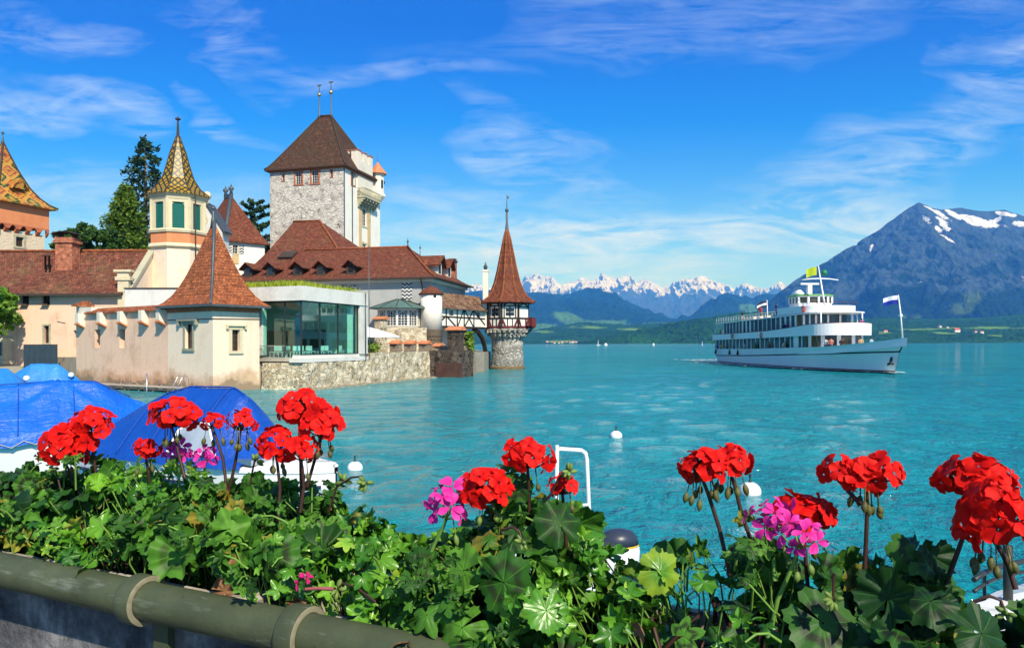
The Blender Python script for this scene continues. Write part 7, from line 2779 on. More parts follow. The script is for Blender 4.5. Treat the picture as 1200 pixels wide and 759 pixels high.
def person_meshes():
	mb = MB()     # body: one continuous skinned figure
	me = bpy.data.meshes.new('person_body')
	J = {'pel': (0, 0, 0.95), 'ch': (0, 0, 1.30), 'nk': (0, 0, 1.47), 'hd': (0.02, 0, 1.56), 'top': (0.02, 0, 1.68),
		'sl': (0, 0.19, 1.40), 'el': (0.05, 0.27, 1.15), 'wl': (0.18, 0.22, 0.95), 'fl': (0.23, 0.21, 0.87), 'sr': (0, -0.19, 1.40), 'er': (0.05, -0.27, 1.15), 'wr': (0.18, -0.22, 0.95), 'fr': (0.23, -0.21, 0.87),
		'hl': (0, 0.09, 0.90), 'kl': (0.03, 0.10, 0.50), 'al': (0, 0.10, 0.09), 'tl': (0.14, 0.11, 0.04), 'hr': (0, -0.09, 0.90), 'kr': (0.03, -0.10, 0.50), 'ar': (0, -0.10, 0.09), 'tr': (0.14, -0.11, 0.04)}
	Rr = {'pel': 0.14, 'ch': 0.15, 'nk': 0.055, 'hd': 0.085, 'top': 0.08, 'sl': 0.07, 'el': 0.045, 'wl': 0.033, 'fl': 0.03, 'sr': 0.07, 'er': 0.045, 'wr': 0.033, 'fr': 0.03, 'hl': 0.09, 'kl': 0.06, 'al': 0.042, 'tl': 0.035, 'hr': 0.09, 'kr': 0.06, 'ar': 0.042, 'tr': 0.035}
	E = ['pel ch', 'ch nk', 'nk hd', 'hd top', 'ch sl', 'sl el', 'el wl', 'wl fl', 'ch sr', 'sr er', 'er wr', 'wr fr', 'pel hl', 'hl kl', 'kl al', 'al tl', 'pel hr', 'hr kr', 'kr ar', 'ar tr']
	ks = list(J)
	me.from_pydata([J[k] for k in ks], [tuple(ks.index(x) for x in e.split()) for e in E], [])
	o = bpy.data.objects.new('person_body', me)
	col.objects.link(o)
	o.modifiers.new('Skin', 'SKIN')
	for i, k in enumerate(ks):
		sv = me.skin_vertices[0].data[i]
		sv.radius = (Rr[k], Rr[k])
		sv.use_root = (k == 'pel')
	ss = o.modifiers.new('Sub', 'SUBSURF')
	ss.levels = ss.render_levels = 1
	dg = bpy.context.evaluated_depsgraph_get()
	body = bpy.data.meshes.new_from_object(o.evaluated_get(dg))
	bpy.data.objects.remove(o)
	ob = MB()
	ob.rings([[(r * math.cos(t * math.pi / 5) * 0.75, r * math.sin(t * math.pi / 5) * 1.15, z) for t in range(10)] for r, z in ((0.185, 0.86), (0.17, 1.08), (0.19, 1.30), (0.17, 1.42), (0.07, 1.49))], False, False, True)
	for sg in (-1, 1):
		ob.tube([(0, sg * 0.19, 1.41), (0.05, sg * 0.275, 1.15), (0.165, sg * 0.225, 0.98)], [0.085, 0.062, 0.05], 7)
	j = ob.build('jacket', M_shipw)
	tb_ = MB()
	for sg in (-1, 1):
		tb_.tube([(0, sg * 0.085, 0.98), (0.03, sg * 0.10, 0.5), (0.0, sg * 0.10, 0.08)], [0.12, 0.08, 0.065], 8)
	tr_ = tb_.build('trousers', M_shipw)
	hb_ = MB()
	hb_.lathe([(0.098, 1.58), (0.108, 1.64), (0.09, 1.71), (0.03, 1.75)], 10, (0.005, 0))
	ha_ = hb_.build('hair', M_shipw)
	res = body, j.data, tr_.data, ha_.data
	for x in (j, tr_, ha_):
		bpy.data.objects.remove(x)
	return res

PM = person_meshes()
cloth_cache = {}

def cloth(c):
	k = tuple(round(x, 3) for x in c)
	if k not in cloth_cache:
		cloth_cache[k] = plain('garment', tuple(c) + (1,), 0.85, 0.15, 6)
	return cloth_cache[k]

def person(label, x, y, z, face, jacket, trousers, hair=(0.03, 0.02, 0.015)):
	w = SROT @ Vector((x, y, 0))
	t = thing('person', label, 'person', (SO[0] + w.x, SO[1] + w.y, z), SHR + R(face), 'passengers on the ship')
	for nm, me, mt in (('body', PM[0], M_skin), ('jacket', PM[1], cloth(jacket)), ('trousers', PM[2], cloth(trousers)), ('hair', PM[3], cloth(hair))):
		o = bpy.data.objects.new(nm, me)
		if not me.materials:
			me.materials.append(mt)
		col.objects.link(o)
		o.parent = t
		o.material_slots[0].link = 'OBJECT'
		o.material_slots[0].material = mt
	return t

person('person in a dark blue jacket standing behind the ship wheelhouse', 26.4, -3.0, 7.75, -90, (0.02, 0.03, 0.10), (0.05, 0.05, 0.07))
person('person in a red top seated high beside the midship flagstaff', 20.2, -2.8, 7.55, -60, (0.45, 0.05, 0.04), (0.10, 0.09, 0.09))
person('person with dark hair and black jacket at the aft end of the sun deck', 13.2, -3.0, 7.2, -90, (0.02, 0.02, 0.025), (0.4, 0.35, 0.3))
person('person in a purple top at the upper deck rail below the wheelhouse', 32.2, -4.0, 4.75, -90, (0.14, 0.05, 0.22), (0.05, 0.05, 0.08))
person('person in a navy shirt beside the purple one at the upper rail', 31.2, -4.0, 4.72, -70, (0.02, 0.03, 0.09), (0.05, 0.05, 0.08))
person('person in magenta at the very front of the upper deck', 41.3, 1.8, 4.95, 10, (0.30, 0.03, 0.16), (0.05, 0.05, 0.08))
person('person in a white shirt leaning over the bow rail of the main deck', 41.6, -3.2, 2.45, -60, (0.70, 0.66, 0.62), (0.10, 0.10, 0.14))
person('person in a salmon shirt next to the white shirted one at the bow rail', 42.4, -2.9, 2.5, -50, (0.62, 0.22, 0.15), (0.10, 0.10, 0.14))
person('person in a black coat behind the two at the bow rail', 42.6, -1.6, 2.45, -40, (0.02, 0.02, 0.02), (0.05, 0.05, 0.05))
person('person in a tan shirt on the foredeck before the saloon front', 43.2, 0.6, 2.5, -20, (0.42, 0.28, 0.15), (0.10, 0.10, 0.12))
person('person in a light blue shirt on the port side of the foredeck', 42.8, 2.2, 2.5, 20, (0.25, 0.38, 0.55), (0.15, 0.15, 0.18))
person('person in a bright blue jacket near the stern of the main deck', 3.0, -3.7, 1.85, -90, (0.03, 0.10, 0.45), (0.06, 0.06, 0.08))
person('person in red and white at the stern rail of the main deck', 0.9, -3.2, 1.9, -120, (0.60, 0.10, 0.10), (0.6, 0.6, 0.6))
person('person in dark clothes on the open stern of the upper deck', 3.2, -3.1, 4.4, -90, (0.03, 0.03, 0.05), (0.04, 0.04, 0.05))
rnd = random.Random(17)
for k, (lab, x, jc) in enumerate((('person in a yellow top aft on the main deck rail', 5.6, (0.6, 0.45, 0.08)), ('person in a grey hoodie on the main deck rail between two fenders', 8.4, (0.2, 0.2, 0.21)), ('person in a pale shirt on the main deck rail just ahead of the fenders', 16.4, (0.6, 0.58, 0.55)),
								('person in a green top amidships at the main deck rail', 20.8, (0.06, 0.2, 0.08)), ('person in a rust top amidships on the main deck rail', 26.0, (0.35, 0.10, 0.04)), ('person in a cream jacket at the main deck rail behind the white door panel', 31.0, (0.6, 0.5, 0.36)))):
	person(lab, x, -3.98, z_dk(x) - 0.75, -90, jc, (0.06, 0.06, 0.08))
for k, (x, z) in enumerate(((12.0, 4.7), (24.0, 4.75), (36.5, 8.1))):
	mb = MB()
	yb = -4.36 if z < 6 else -3.72
	mb.tube([(x + 0.36 * math.cos(t), yb, z + 0.36 * math.sin(t)) for t in np.linspace(0, 2 * math.pi, 17)], 0.09, 6)
	mb.build('life_ring', plain('life_ring_red', (0.55, 0.08, 0.03, 1), 0.6, 0.2, 3) if k == 0 else bpy.data.materials['life_ring_red'], up)
# white foam along the waterline
v = []
rgf = np.random.RandomState(6)
for k in range(1500):
	x = rgf.uniform(-22, 52.6)
	off = abs(rgf.normal()) * (0.35 + max(0, 46 - x) * 0.035)
	yb = (hb_w(max(0, min(51, x))) if x > 0 else 2.5) + 0.1
	sg = -1 if rgf.rand() < 0.75 else 1
	y = sg * (yb + off) if x > 0 else rgf.uniform(-5, 5)
	s = rgf.uniform(0.10, 0.42)
	an = rgf.uniform(-0.3, 0.3)
	v.append([(x - s * 2.2, y - s * 0.4 + an * s, 0.15), (x, y - s * 0.5, 0.17), (x + s * 2.2, y + s * 0.2 - an, 0.15), (x, y + s * 0.5, 0.17)])
v = np.array(v).reshape(-1, 3)
fo = np_mesh('foam', v, np.arange(len(v)).reshape(-1, 4), plain('foam_white', (0.62, 0.74, 0.74, 1), 0.8, 0.1, 1))
fo.location = (SO[0], SO[1], 0)
fo.rotation_euler = (0, 0, SHR)
struct(fo, 'stuff', 'thin white foam along the ship hull')

# ================================================================== BOATS, BUOYS, FAR SAILS
def tarp_mat(name, c, c2):
	a = Mat(name, 0.42, 0.45)
	n = a.noise(a.coord('Object'), 1.6, 5, 0.6)
	a.color(a.ramp(n, [(0.3, c2), (0.7, c)]))
	f = a.noise(a.mapped('Object', (1.0, 4.5, 3.0), rot=(0, 0, 0.5)), 1.6, 5, 0.6, 1.2)
	f2 = a.noise(a.mapped('Object', (5.5, 1.2, 3.0), rot=(0, 0, -0.4)), 1.3, 4, 0.6, 0.8)
	a.bump(a.math('ADD', f, f2), 0.42, 0.08)
	return a.m

M_tarp = tarp_mat('royal_blue_tarpaulin', (0.004, 0.125, 0.58, 1), (0.003, 0.090, 0.48, 1))
M_tarpl = tarp_mat('sky_blue_tarpaulin', (0.03, 0.24, 0.66, 1), (0.02, 0.17, 0.54, 1))
M_tarpn = tarp_mat('deep_blue_boat_cover', (0.005, 0.072, 0.40, 1), (0.004, 0.052, 0.31, 1))
M_gel = plain('white_gelcoat', (0.80, 0.80, 0.78, 1), 0.2, 0.03, 1.0, spec=0.5)
M_anti = plain('brown_antifouling', (0.16, 0.055, 0.035, 1), 0.6, 0.25, 2)

def boat_hull(parent, L, beam, gz, sheer, bowz, keel=-0.35, name='hull', band_mat=None, n=18):
	"""moulded hull: x from 0 (transom) to L (stem), open-decked; returns the gunwale function"""
	def hbm(x):
		return beam / 2 * ip(x / L, [0, 0.15, 0.45, 0.7, 0.85, 0.95, 1.0], [0.86, 0.95, 1.0, 0.86, 0.58, 0.26, 0.02])

	def gzf(x):
		return gz + (bowz - gz) * (x / L) ** sheer
	rs = []
	for i in range(n + 1):
		x = L * i / n
		b, g = hbm(x), gzf(x)
		xk = x - (x / L) ** 3 * 0.5
		rs.append([(xk - 0.15, -b * 0.15, keel), (xk - 0.05, -b * 0.72, -0.05), (xk, -b * 0.84, 0.18), (x, -b * 0.94, g * 0.62), (x, -b, g - 0.12), (x, -b - 0.03, g - 0.10), (x, -b - 0.03, g), (x, -b + 0.10, g + 0.03), (x, -b * 0.5, g + 0.10), (x, b * 0.5, g + 0.10),
				(x, b - 0.10, g + 0.03), (x, b + 0.03, g), (x, b + 0.03, g - 0.10), (x, b, g - 0.12), (x, b * 0.94, g * 0.62), (xk, b * 0.84, 0.18), (xk - 0.05, b * 0.72, -0.05), (xk - 0.15, b * 0.15, keel)])
	mb = MB()
	m_ = len(rs[0])
	for i in range(n):
		for j in range(m_ - 1):
			mb.m(1 if (band_mat is not None and (j in (1, 0, m_ - 2, m_ - 3))) else 0).faces([rs[i][j], rs[i + 1][j], rs[i + 1][j + 1], rs[i][j + 1]], [(0, 1, 2, 3)], True)
	mb.m(0).poly(rs[0][::-1])
	o = mb.build(name, [M_gel, band_mat or M_gel], parent)
	return hbm, gzf, o

def boat_axes(stern, bow):
	d = Vector((bow[0] - stern[0], bow[1] - stern[1]))
	return frame_rot(d.normalized()), d.length

def tarp_surface(parent, L, hbm, gzf, ridge, mat, name='tarpaulin', x0=-0.15, x1=None, skirt=0.3, seed=0, peak=None, sharp=1.25, nx=70, nt=40, fold=0.05):
	x1 = x1 if x1 is not None else L
	us = np.linspace(0, 1, nx)
	ts = np.linspace(-1.12, 1.12, nt)
	U, T = np.meshgrid(us, ts, indexing='ij')
	X = x0 + (x1 - x0) * U
	HB = np.array([hbm(max(0, min(L, x))) for x in X[:, 0]])[:, None] + 0.06
	GZ = np.array([gzf(max(0, min(L, x))) for x in X[:, 0]])[:, None]
	RD = np.array([ridge(x) for x in X[:, 0]])[:, None]
	at = np.clip(np.abs(T), 0, 1)
	Z = GZ + 0.06 + RD * (1 - at ** sharp)
	Yv = np.clip(T, -1, 1) * HB
	over = np.clip(np.abs(T) - 1, 0, 1) / 0.12
	Z = Z - over * skirt * (0.8 + 0.35 * perlin(X * 1.7 + seed, T * 0 + seed))
	Yv = Yv + np.sign(T) * over * 0.04
	Z += fold * perlin(X * 1.3 + seed, T * 2.0) * (1 - at * 0.4) * 1.4
	Z += fold * 0.5 * perlin(X * 4.5 + T * 2.0 + seed, T * 1.0)
	if peak is not None:
		for (pxx, pt, amp, rad) in peak:
			ddx, ddy = (X - pxx), (Yv - pt)
			rr_ = np.hypot(ddx, ddy)
			an = np.arctan2(ddy, ddx)
			Z += amp * np.exp(-(rr_ / rad) ** 2) + 0.045 * np.sin(an * 11 + seed) * np.exp(-((rr_ - 0.5) / 0.7) ** 2)
	n0, n1 = X.shape
	idx = np.arange(n0 * n1).reshape(n0, n1)
	q = np.stack([idx[:-1, :-1], idx[1:, :-1], idx[1:, 1:], idx[:-1, 1:]], -1).reshape(-1, 4)
	return np_mesh(name, np.stack([X, Yv, Z], -1).reshape(-1, 3), q, mat, parent, smooth=True)

M_seam = plain('tarp_seam', (0.004, 0.06, 0.33, 1), 0.6, 0.2, 8)
M_rope = plain('tarp_rope', (0.50, 0.48, 0.42, 1), 0.9, 0.2, 20)

def tarp_trim(parent, L, hbm, gzf, ridge, sharp, stations, mat):
	for x in stations:
		mb = MB()
		mb.tube([(x, t * (hbm(x) + 0.06), gzf(x) + 0.075 + ridge(x) * (1 - abs(t) ** sharp)) for t in np.linspace(-1, 1, 25)], 0.016, 5)
		mb.build('seam', mat, parent)
	mb = MB()
	mb.tube([(x, 0, gzf(x) + 0.08 + ridge(x)) for x in np.linspace(0.1, L * 0.93, 30)], 0.018, 5)
	mb.build('seam', mat, parent)
	for sg in (-1, 1):
		mb = MB()
		pts = []
		for k, x in enumerate(np.linspace(0.05, L * 0.97, 27)):
			pts.append((x, sg * (hbm(x) + 0.115), gzf(x) - (0.06 if k % 2 else 0.20)))
		mb.tube(pts, 0.012, 5)
		mb.build('lashing_rope', M_rope, parent)

# A: the large tarpaulined boat on the left
st, bw_ = (-16.9, 18.3), (-10.9, 22.2)
rz, L = boat_axes(st, bw_)
bA = thing('covered_motorboat', 'large motorboat under a royal blue tarpaulin tent at the left edge', 'boat', (st[0], st[1], 0), rz, 'boats moored below the castle')
hbm, gzf, hA = boat_hull(bA, L, 2.7, 0.98, 2.0, 1.55, band_mat=M_anti)
tarp_surface(bA, L, hbm, gzf, lambda x: ip(x / L, [-0.1, 0.0, 0.15, 0.62, 0.80, 0.92, 1.02], [1.0, 1.18, 1.40, 1.30, 1.14, 0.56, 0.10]), M_tarp, seed=3.0, peak=[(2.6, 0.0, 0.16, 0.5), (4.9, 0.0, 0.10, 0.4)], fold=0.045, sharp=1.02)
tarp_trim(bA, L, hbm, gzf, lambda x: ip(x / L, [-0.1, 0.0, 0.15, 0.62, 0.80, 0.92, 1.02], [1.0, 1.18, 1.40, 1.30, 1.14, 0.56, 0.10]), 1.02, (1.3, 2.6, 3.9, 5.2), M_seam)
# B: cabin-covered boat
st, bw_ = (-9.75, 18.3), (-3.55, 14.9)
rz, L = boat_axes(st, bw_)
bB = thing('cabin_motorboat', 'white motorboat with deep blue canvas cockpit cover and clear window', 'boat', (st[0], st[1], 0), rz, 'boats moored below the castle')
hbm, gzf, hB_ = boat_hull(bB, L, 2.5, 1.12, 2.0, 1.12)
tarp_surface(bB, L, hbm, gzf, lambda x: ip(x / L, [-0.05, 0.0, 0.12, 0.26, 0.38, 0.58, 0.64, 0.72, 0.78], [0.35, 0.50, 0.86, 1.25, 1.44, 1.46, 1.28, 0.45, 0.05]), M_tarpn, name='cockpit_cover', x1=L * 0.77, seed=7.0, sharp=1.45, fold=0.025, skirt=0.1)
tarp_trim(bB, L * 0.70, hbm, gzf, lambda x: ip(x / L, [-0.05, 0.0, 0.12, 0.26, 0.38, 0.58, 0.64, 0.72, 0.78], [0.35, 0.50, 0.86, 1.25, 1.44, 1.46, 1.28, 0.45, 0.05]), 1.45, (L * 0.26, L * 0.40, L * 0.58), M_seam)

def cover_pt(x, t):
	rd = ip(x / L, [-0.05, 0.0, 0.12, 0.26, 0.38, 0.58, 0.64, 0.72, 0.78], [0.35, 0.50, 0.86, 1.25, 1.44, 1.46, 1.28, 0.45, 0.05])
	return Vector((x, t * (hbm(x) + 0.06), gzf(x) + 0.06 + rd * (1 - abs(t) ** 1.45)))

def cover_patch(mb, corners, off, n=8, smooth=True):
	g = []
	for i in range(n + 1):
		row = []
		for j in range(n + 1):
			u, v = i / n, j / n
			x = (1 - u) * (1 - v) * corners[0][0] + u * (1 - v) * corners[1][0] + u * v * corners[2][0] + (1 - u) * v * corners[3][0]
			t = (1 - u) * (1 - v) * corners[0][1] + u * (1 - v) * corners[1][1] + u * v * corners[2][1] + (1 - u) * v * corners[3][1]
			p = cover_pt(x, t)
			p2 = cover_pt(x + 0.02, t) - p
			p3 = cover_pt(x, t + 0.02) - p
			nn = p2.cross(p3).normalized()
			if nn.z < 0:
				nn = -nn
			row.append(p + nn * off + Vector((0, 0, 0.05)))
		g.append(row)
	for i in range(n):
		for j in range(n):
			mb.faces([g[i][j], g[i + 1][j], g[i + 1][j + 1], g[i][j + 1]], [(0, 1, 2, 3)], smooth)
	return g

M_vinyl = plain('clear_vinyl', (0.30, 0.36, 0.42, 1), 0.12, 0.3, 1.5, spec=0.6)
mb = MB()
g = cover_patch(mb, [(L * 0.50, -0.97), (L * 0.685, -0.93), (L * 0.60, -0.62), (L * 0.50, -0.72)], 0.035)
vw = mb.build('vinyl_window', M_vinyl, bB)
mb = MB()
edge = [g[0][j] for j in range(9)] + [g[i][8] for i in range(1, 9)] + [g[8][j] for j in range(7, -1, -1)] + [g[i][0] for i in range(7, -1, -1)]
mb.tube(edge, 0.028, 5)
mb.build('white_piping', M_gel, vw)
mb = MB()
mb.box(L * 0.74, L * 0.80, -0.9, 0.9, gzf(L * 0.77) + 0.05, gzf(L * 0.77) + 0.16)
mb.tube([(L * 0.93, -0.25, gzf(L) + 0.1), (L * 0.93, -0.25, gzf(L) + 0.22), (L * 0.98, 0, gzf(L) + 0.22), (L * 0.93, 0.25, gzf(L) + 0.22), (L * 0.93, 0.25, gzf(L) + 0.1)], 0.02, 6)
mb.build('bow_fitting', M_steel, bB)
mb = MB()
for sg in (-1, 1):
	mb.tube([(x_, sg * (hbm(x_) * 0.955 + 0.01), gzf(x_) * 0.66) for x_ in np.linspace(0.05, L * 0.97, 16)], 0.035, 5)
mb.build('rubbing_strip', plain('navy_strip', (0.02, 0.03, 0.08, 1), 0.5, 0.1, 2), hB_)
# C, D: light blue covered boats behind
for nm, st, bw_, lab, rid in (('covered_motorboat', P(-46, 440, 36), P(42, 440, 39.5), 'boat under a sky blue tarpaulin at the left edge behind the large one', 1.55), ('covered_motorboat', P(14, 440, 42.5), P(103, 440, 43.5), 'boat under a pale blue tarpaulin below the slate-blue gate', 1.65)):
	rz, L2 = boat_axes((st.x, st.y), (bw_.x, bw_.y))
	b_ = thing(nm, lab, 'boat', (st.x, st.y, 0), rz, 'boats moored below the castle')
	hbm2, gzf2, _h = boat_hull(b_, L2, 2.2, 0.85, 2.0, 1.1)
	tarp_surface(b_, L2, hbm2, gzf2, lambda x: ip(x / L2, [-0.05, 0.05, 0.25, 0.60, 0.85, 1.0], [0.75, 1.1, rid, rid * 0.92, 0.6, 0.05]), M_tarpl, seed=11.0 + st.x, fold=0.05)
	mb = MB()
	mb.ball((L2 * (0.80 if st.x < -24 else 0.52), -0.35, gzf2(L2 * 0.5) + (0.95 if st.x < -24 else 1.42)), 0.16, 10, 8)
	mb.build('fender_float', M_gel, b_)

# buoys
for (px, py, r, lab) in ((416, 550, 0.225, 'white mooring buoy right of the bow of the cabin boat'), (722, 512, 0.235, 'white mooring buoy with an upright eye out on open water'), (879, 578, 0.26, 'white mooring buoy half hidden behind the red geranium stems')):
	g_ = G(px, py)
	b_ = thing('mooring_buoy', lab, 'buoy', (g_.x, g_.y, 0), 0, 'white mooring buoys')
	mb = MB()
	mb.ball((0, 0, r * 0.18), r, 18, 12, 0.9)
	mb.build('float', M_gel, b_)
	mb = MB()
	mb.lathe([(0.06, r * 1.02), (0.05, r * 1.12), (0.025, r * 1.15), (0.02, r * 1.7), (0.035, r * 1.75), (0.01, r * 1.85)], 8)
	mb.build('eye', M_darksteel, b_)

# moored boat with ladder and outboard below the flowers
c = P(690, 640, 10.5)
bm = thing('outboard_boat', 'white boat with tubular boarding ladder and navy topped outboard motor', 'boat', (c.x, 10.5, 0), R(12))
hbm3, gzf3, hC = boat_hull(bm, 4.6, 1.9, 0.72, 2.0, 0.95)
hC.location = (-0.45, 0.1, 0)
hC.rotation_euler = (0, 0, R(-119))
mb = MB()
x0, x1 = P(648, 525, 10.3).x - c.x, P(684, 525, 10.3).x - c.x
ztop = zat(660, 524.5, 10.3)
mb.tube([(x0, -0.2, ztop + 0.05), (x0, -0.2, ztop - 0.02), (x0 + 0.04, -0.2, ztop), (x1 - 0.08, -0.2, ztop - 0.03), (x1 - 0.02, -0.2, ztop - 0.07), (x1, -0.2, ztop - 0.16), (x1 + 0.07, -0.2, 0.35)], 0.028, 8)
mb.tube([(x0, -0.2, ztop), (x0 - 0.02, -0.2, 0.4)], 0.026, 8)
for z in np.arange(0.55, ztop - 0.7, 0.27):
	mb.tube([(x0, -0.2, z), (x1 + 0.02, -0.2, z)], 0.02, 6)
mb.build('boarding_ladder', M_gel, bm)
mb = MB()
xo = P(722, 640, 10.3).x - c.x
zo = zat(722, 660, 10.3)
prof = [(0.06, zo - 0.9), (0.09, zo - 0.25), (0.20, zo - 0.18), (0.29, zo - 0.02), (0.30, zo + 0.16), (0.285, zo + 0.24)]
mb.lathe(prof, 18, (xo, -0.25), sx=1.0, sy=0.75)
om_ = mb.build('outboard_motor', M_gel, bm)
mb = MB()
mb.lathe([(0.289, zo + 0.243), (0.282, zo + 0.265)], 18, (xo, -0.25), sx=1.0, sy=0.75)
mb.build('yellow_stripe', plain('yellow_stripe', (0.65, 0.42, 0.03, 1), 0.4, 0.1, 2), om_)
mb = MB()
mb.lathe([(0.284, zo + 0.267), (0.262, zo + 0.36), (0.20, zo + 0.44), (0.08, zo + 0.475), (0.01, zo + 0.48)], 18, (xo, -0.25), sx=1.0, sy=0.75)
mb.build('navy_cowl_top', plain('navy_cowl', (0.030, 0.040, 0.065, 1), 0.35, 0.1, 2), om_)
# white boat deck at the bottom right corner
c = P(1150, 720, 7.6)
bR = thing('moored_boat', 'bow of a white boat with black railing at the bottom right corner', 'boat', (c.x, 7.6, 0), R(8))
hbm4, gzf4, hD = boat_hull(bR, 5.0, 2.0, 0.78, 2.0, 0.80)
hD.rotation_euler = (0, 0, R(180))
hD.location = (4.9, 0, 0)
mb = MB()
rail = [(4.9 - x_, -0.82 * hbm4(x_) * 0 + 0.86 * hbm4(x_), gzf4(x_) + 0.33) for x_ in np.linspace(1.0, 4.9, 14)]
mb.tube(rail, 0.028, 6)
mb.tube([(a_, b_ * 1.0, c_ - 0.12) for a_, b_, c_ in rail], 0.02, 6)
for p_ in rail[::3]:
	mb.tube([p_, (p_[0], p_[1], p_[2] - 0.33)], 0.018, 5)
mb.build('railing', M_darksteel, bR)
mb = MB()
xp = P(1195, 660, 7.6).x - c.x
mb.tube([(xp, 0.1, 0.75), (xp, 0.1, zat(1195, 640, 7.7))], 0.045, 8)
mb.build('mast_post', M_darksteel, bR)

# far sailing boats
for k, (px, py, hgt, lab) in enumerate(((701, 404.6, 6.5, 'tiny sailing boat with bare mast nearest the lake tower'), (710, 405.2, 3.2, 'tiny white sail second from the lake tower'), (766, 405.0, 2.8, 'tiny white sail before the middle of the wooded hill'), (823, 404.6, 4.6, 'tiny white sail just left of the ship stern'))):
	Yb = 1300.0
	c = P(px, 402, Yb)
	b_ = thing('sailing_boat', lab, 'sailing boat', (c.x, Yb, 0), 0.4 * k, 'sailing boats on the far lake')
	s = hgt / F * Yb
	mb = MB()
	mb.rings([[(-2.6, 0, 0), (0, -0.9, 0), (3.2, 0, 0), (0, 0.9, 0)], [(-2.9, 0, 0.9), (0, -1.1, 0.8), (3.8, 0, 1.1), (0, 1.1, 0.8)]], True, True)
	mb.build('hull', M_gel, b_)
	mb = MB()
	mb.tube([(0.3, 0, 0.8), (0.3, 0, s)], 0.12, 5)
	mb.build('mast', M_gel, b_)
	mb = MB()
	wd = 2.4 if k else 0.7
	mb.faces([(0.2, 0, 1.3), (-wd * 1.3, 0.4, 1.4), (0.2, 0, s * 0.97), (0.3, 0.02, s * 0.85), (3.4, 0.1, 1.2), (0.5, 0.5, 1.3)], [(0, 1, 2), (3, 4, 5)] if k else [(0, 1, 2)])
	mb.build('sail', M_gel, b_)

# far houses on the shores
rnd = random.Random(31)
M_roofs = [plain('far_red_roof', (0.42, 0.10, 0.06, 1), 0.8, 0.1, 1), plain('far_brown_roof', (0.20, 0.12, 0.09, 1), 0.8, 0.1, 1)]
spots = [(1121, 388.5, 3900, 0, 1.6, 'far red-roofed house on the meadow right of the ship bow'), (1101, 383.5, 4400, 1, 1.2, 'far pale house above the meadow right of the bow flag'), (1143, 389.5, 3800, 0, 0.9, 'far red-roofed house between two white ones on the right shore'), (1150.5, 389.8, 3800, 1, 0.9, 'far white house nearest the right edge of the meadow'), (1038, 389, 3900, 0, 1.0, 'far house with red roof just above the ship upper deck'), (1110, 384, 4400, 1, 0.8, 'far small house on the crest of the right meadow')]
for i in range(9):
	spots.append((642 + i * 4.2 + rnd.uniform(-1, 1), 401.6 + rnd.uniform(-1, 0.8), 4850, i % 2, rnd.uniform(0.6, 1.0), 'tiny pale house in the lakeside village beyond the lake tower'))
dg = bpy.context.evaluated_depsgraph_get()
dg.update()
for (px, py, Yh, rk, sc_, lab) in spots:
	a_, b_ = ray(px, py)
	d = Vector((a_, 1, b_)).normalized()
	ok, hit, *_ = sc.ray_cast(dg, Vector((0, 0, H)) + d * 2500, d)
	p = hit if ok else P(px, py, Yh)
	h = thing('far_house', lab, 'house', (p.x, p.y, p.z - 1.0), rnd.uniform(-0.5, 0.5), 'houses on the far shore')
	s = 9.0 * sc_
	mb = MB()
	mb.box(-s, s, -s * 0.7, s * 0.7, -8, s * 0.8)
	mb.build('wall', M_white, h)
	mb = MB()
	mb.faces([(-s * 1.1, -s * 0.85, s * 0.75), (s * 1.1, -s * 0.85, s * 0.75), (s * 1.1, 0, s * 1.45), (-s * 1.1, 0, s * 1.45), (-s * 1.1, s * 0.85, s * 0.75), (s * 1.1, s * 0.85, s * 0.75)], [(0, 1, 2, 3), (3, 2, 5, 4), (0, 3, 4), (1, 5, 2)])
	mb.build('roof', M_roofs[rk], h)
# ================================================================== RAILING, TROUGHS, GERANIUMS (foreground)
RA = Vector((-0.96, 1.387))
RD_ = Vector((0.649, -0.309)).normalized()
RN = Vector((-RD_.y, RD_.x))
ZR = H - 0.42

def fl(s, w, z):
	p = RA + RD_ * s + RN * w
	return Vector((p.x, p.y, z))

def s_at(px, w):
	a = ray(px, 600)[0]
	o = RA + RN * w
	return (a * o.y - o.x) / (RD_.x - a * RD_.y)

def fpx(px, py, w):
	"""(s, w, z) of the point on the upright plane w metres beyond the rail that shows at a frame point"""
	s = s_at(px, w)
	p = RA + RD_ * s + RN * w
	return s, w, H + ray(px, py)[1] * p.y, p.y

FROT = frame_rot(RD_)

# promenade underfoot and its edge wall
mb = MB()
mb.faces([fl(-6, -0.12, 2.05), fl(6, -0.12, 2.05), fl(6, -6, 2.05), fl(-6, -6, 2.05)], [(3, 2, 1, 0)])
struct(mb.build('promenade', plain('asphalt_promenade', (0.10, 0.10, 0.10, 1), 0.95, 0.2, 20, bump=0.3)))

def old_concrete():
	a = Mat('weathered_concrete_lit_patches', 0.95, 0.12)
	ob = a.coord('Object')
	n1 = a.noise(ob, 7, 8, 0.7)
	n2 = a.noise(ob, 60, 5, 0.7)
	n3 = a.noise(a.mapped('Object', (1, 1, 0.25)), 14, 6, 0.7)
	c = a.ramp(n1, [(0.32, (0.05, 0.05, 0.055, 1)), (0.5, (0.15, 0.15, 0.155, 1)), (0.66, (0.36, 0.35, 0.34, 1))])  # shade and lit patches of the trough fronts painted into the mottling
	c = a.mix(a.val(n3, 0.52, 0.66, 0, 0.7), c, (0.035, 0.036, 0.040, 1))
	c = a.mix(0.5, c, a.ramp(n2, [(0.3, (0.3, 0.3, 0.3, 1)), (0.7, (1, 1, 1, 1))]), 'MULTIPLY')
	a.color(c)
	a.bump(a.math('ADD', n2, n1), 0.7, 0.008)
	return a.m

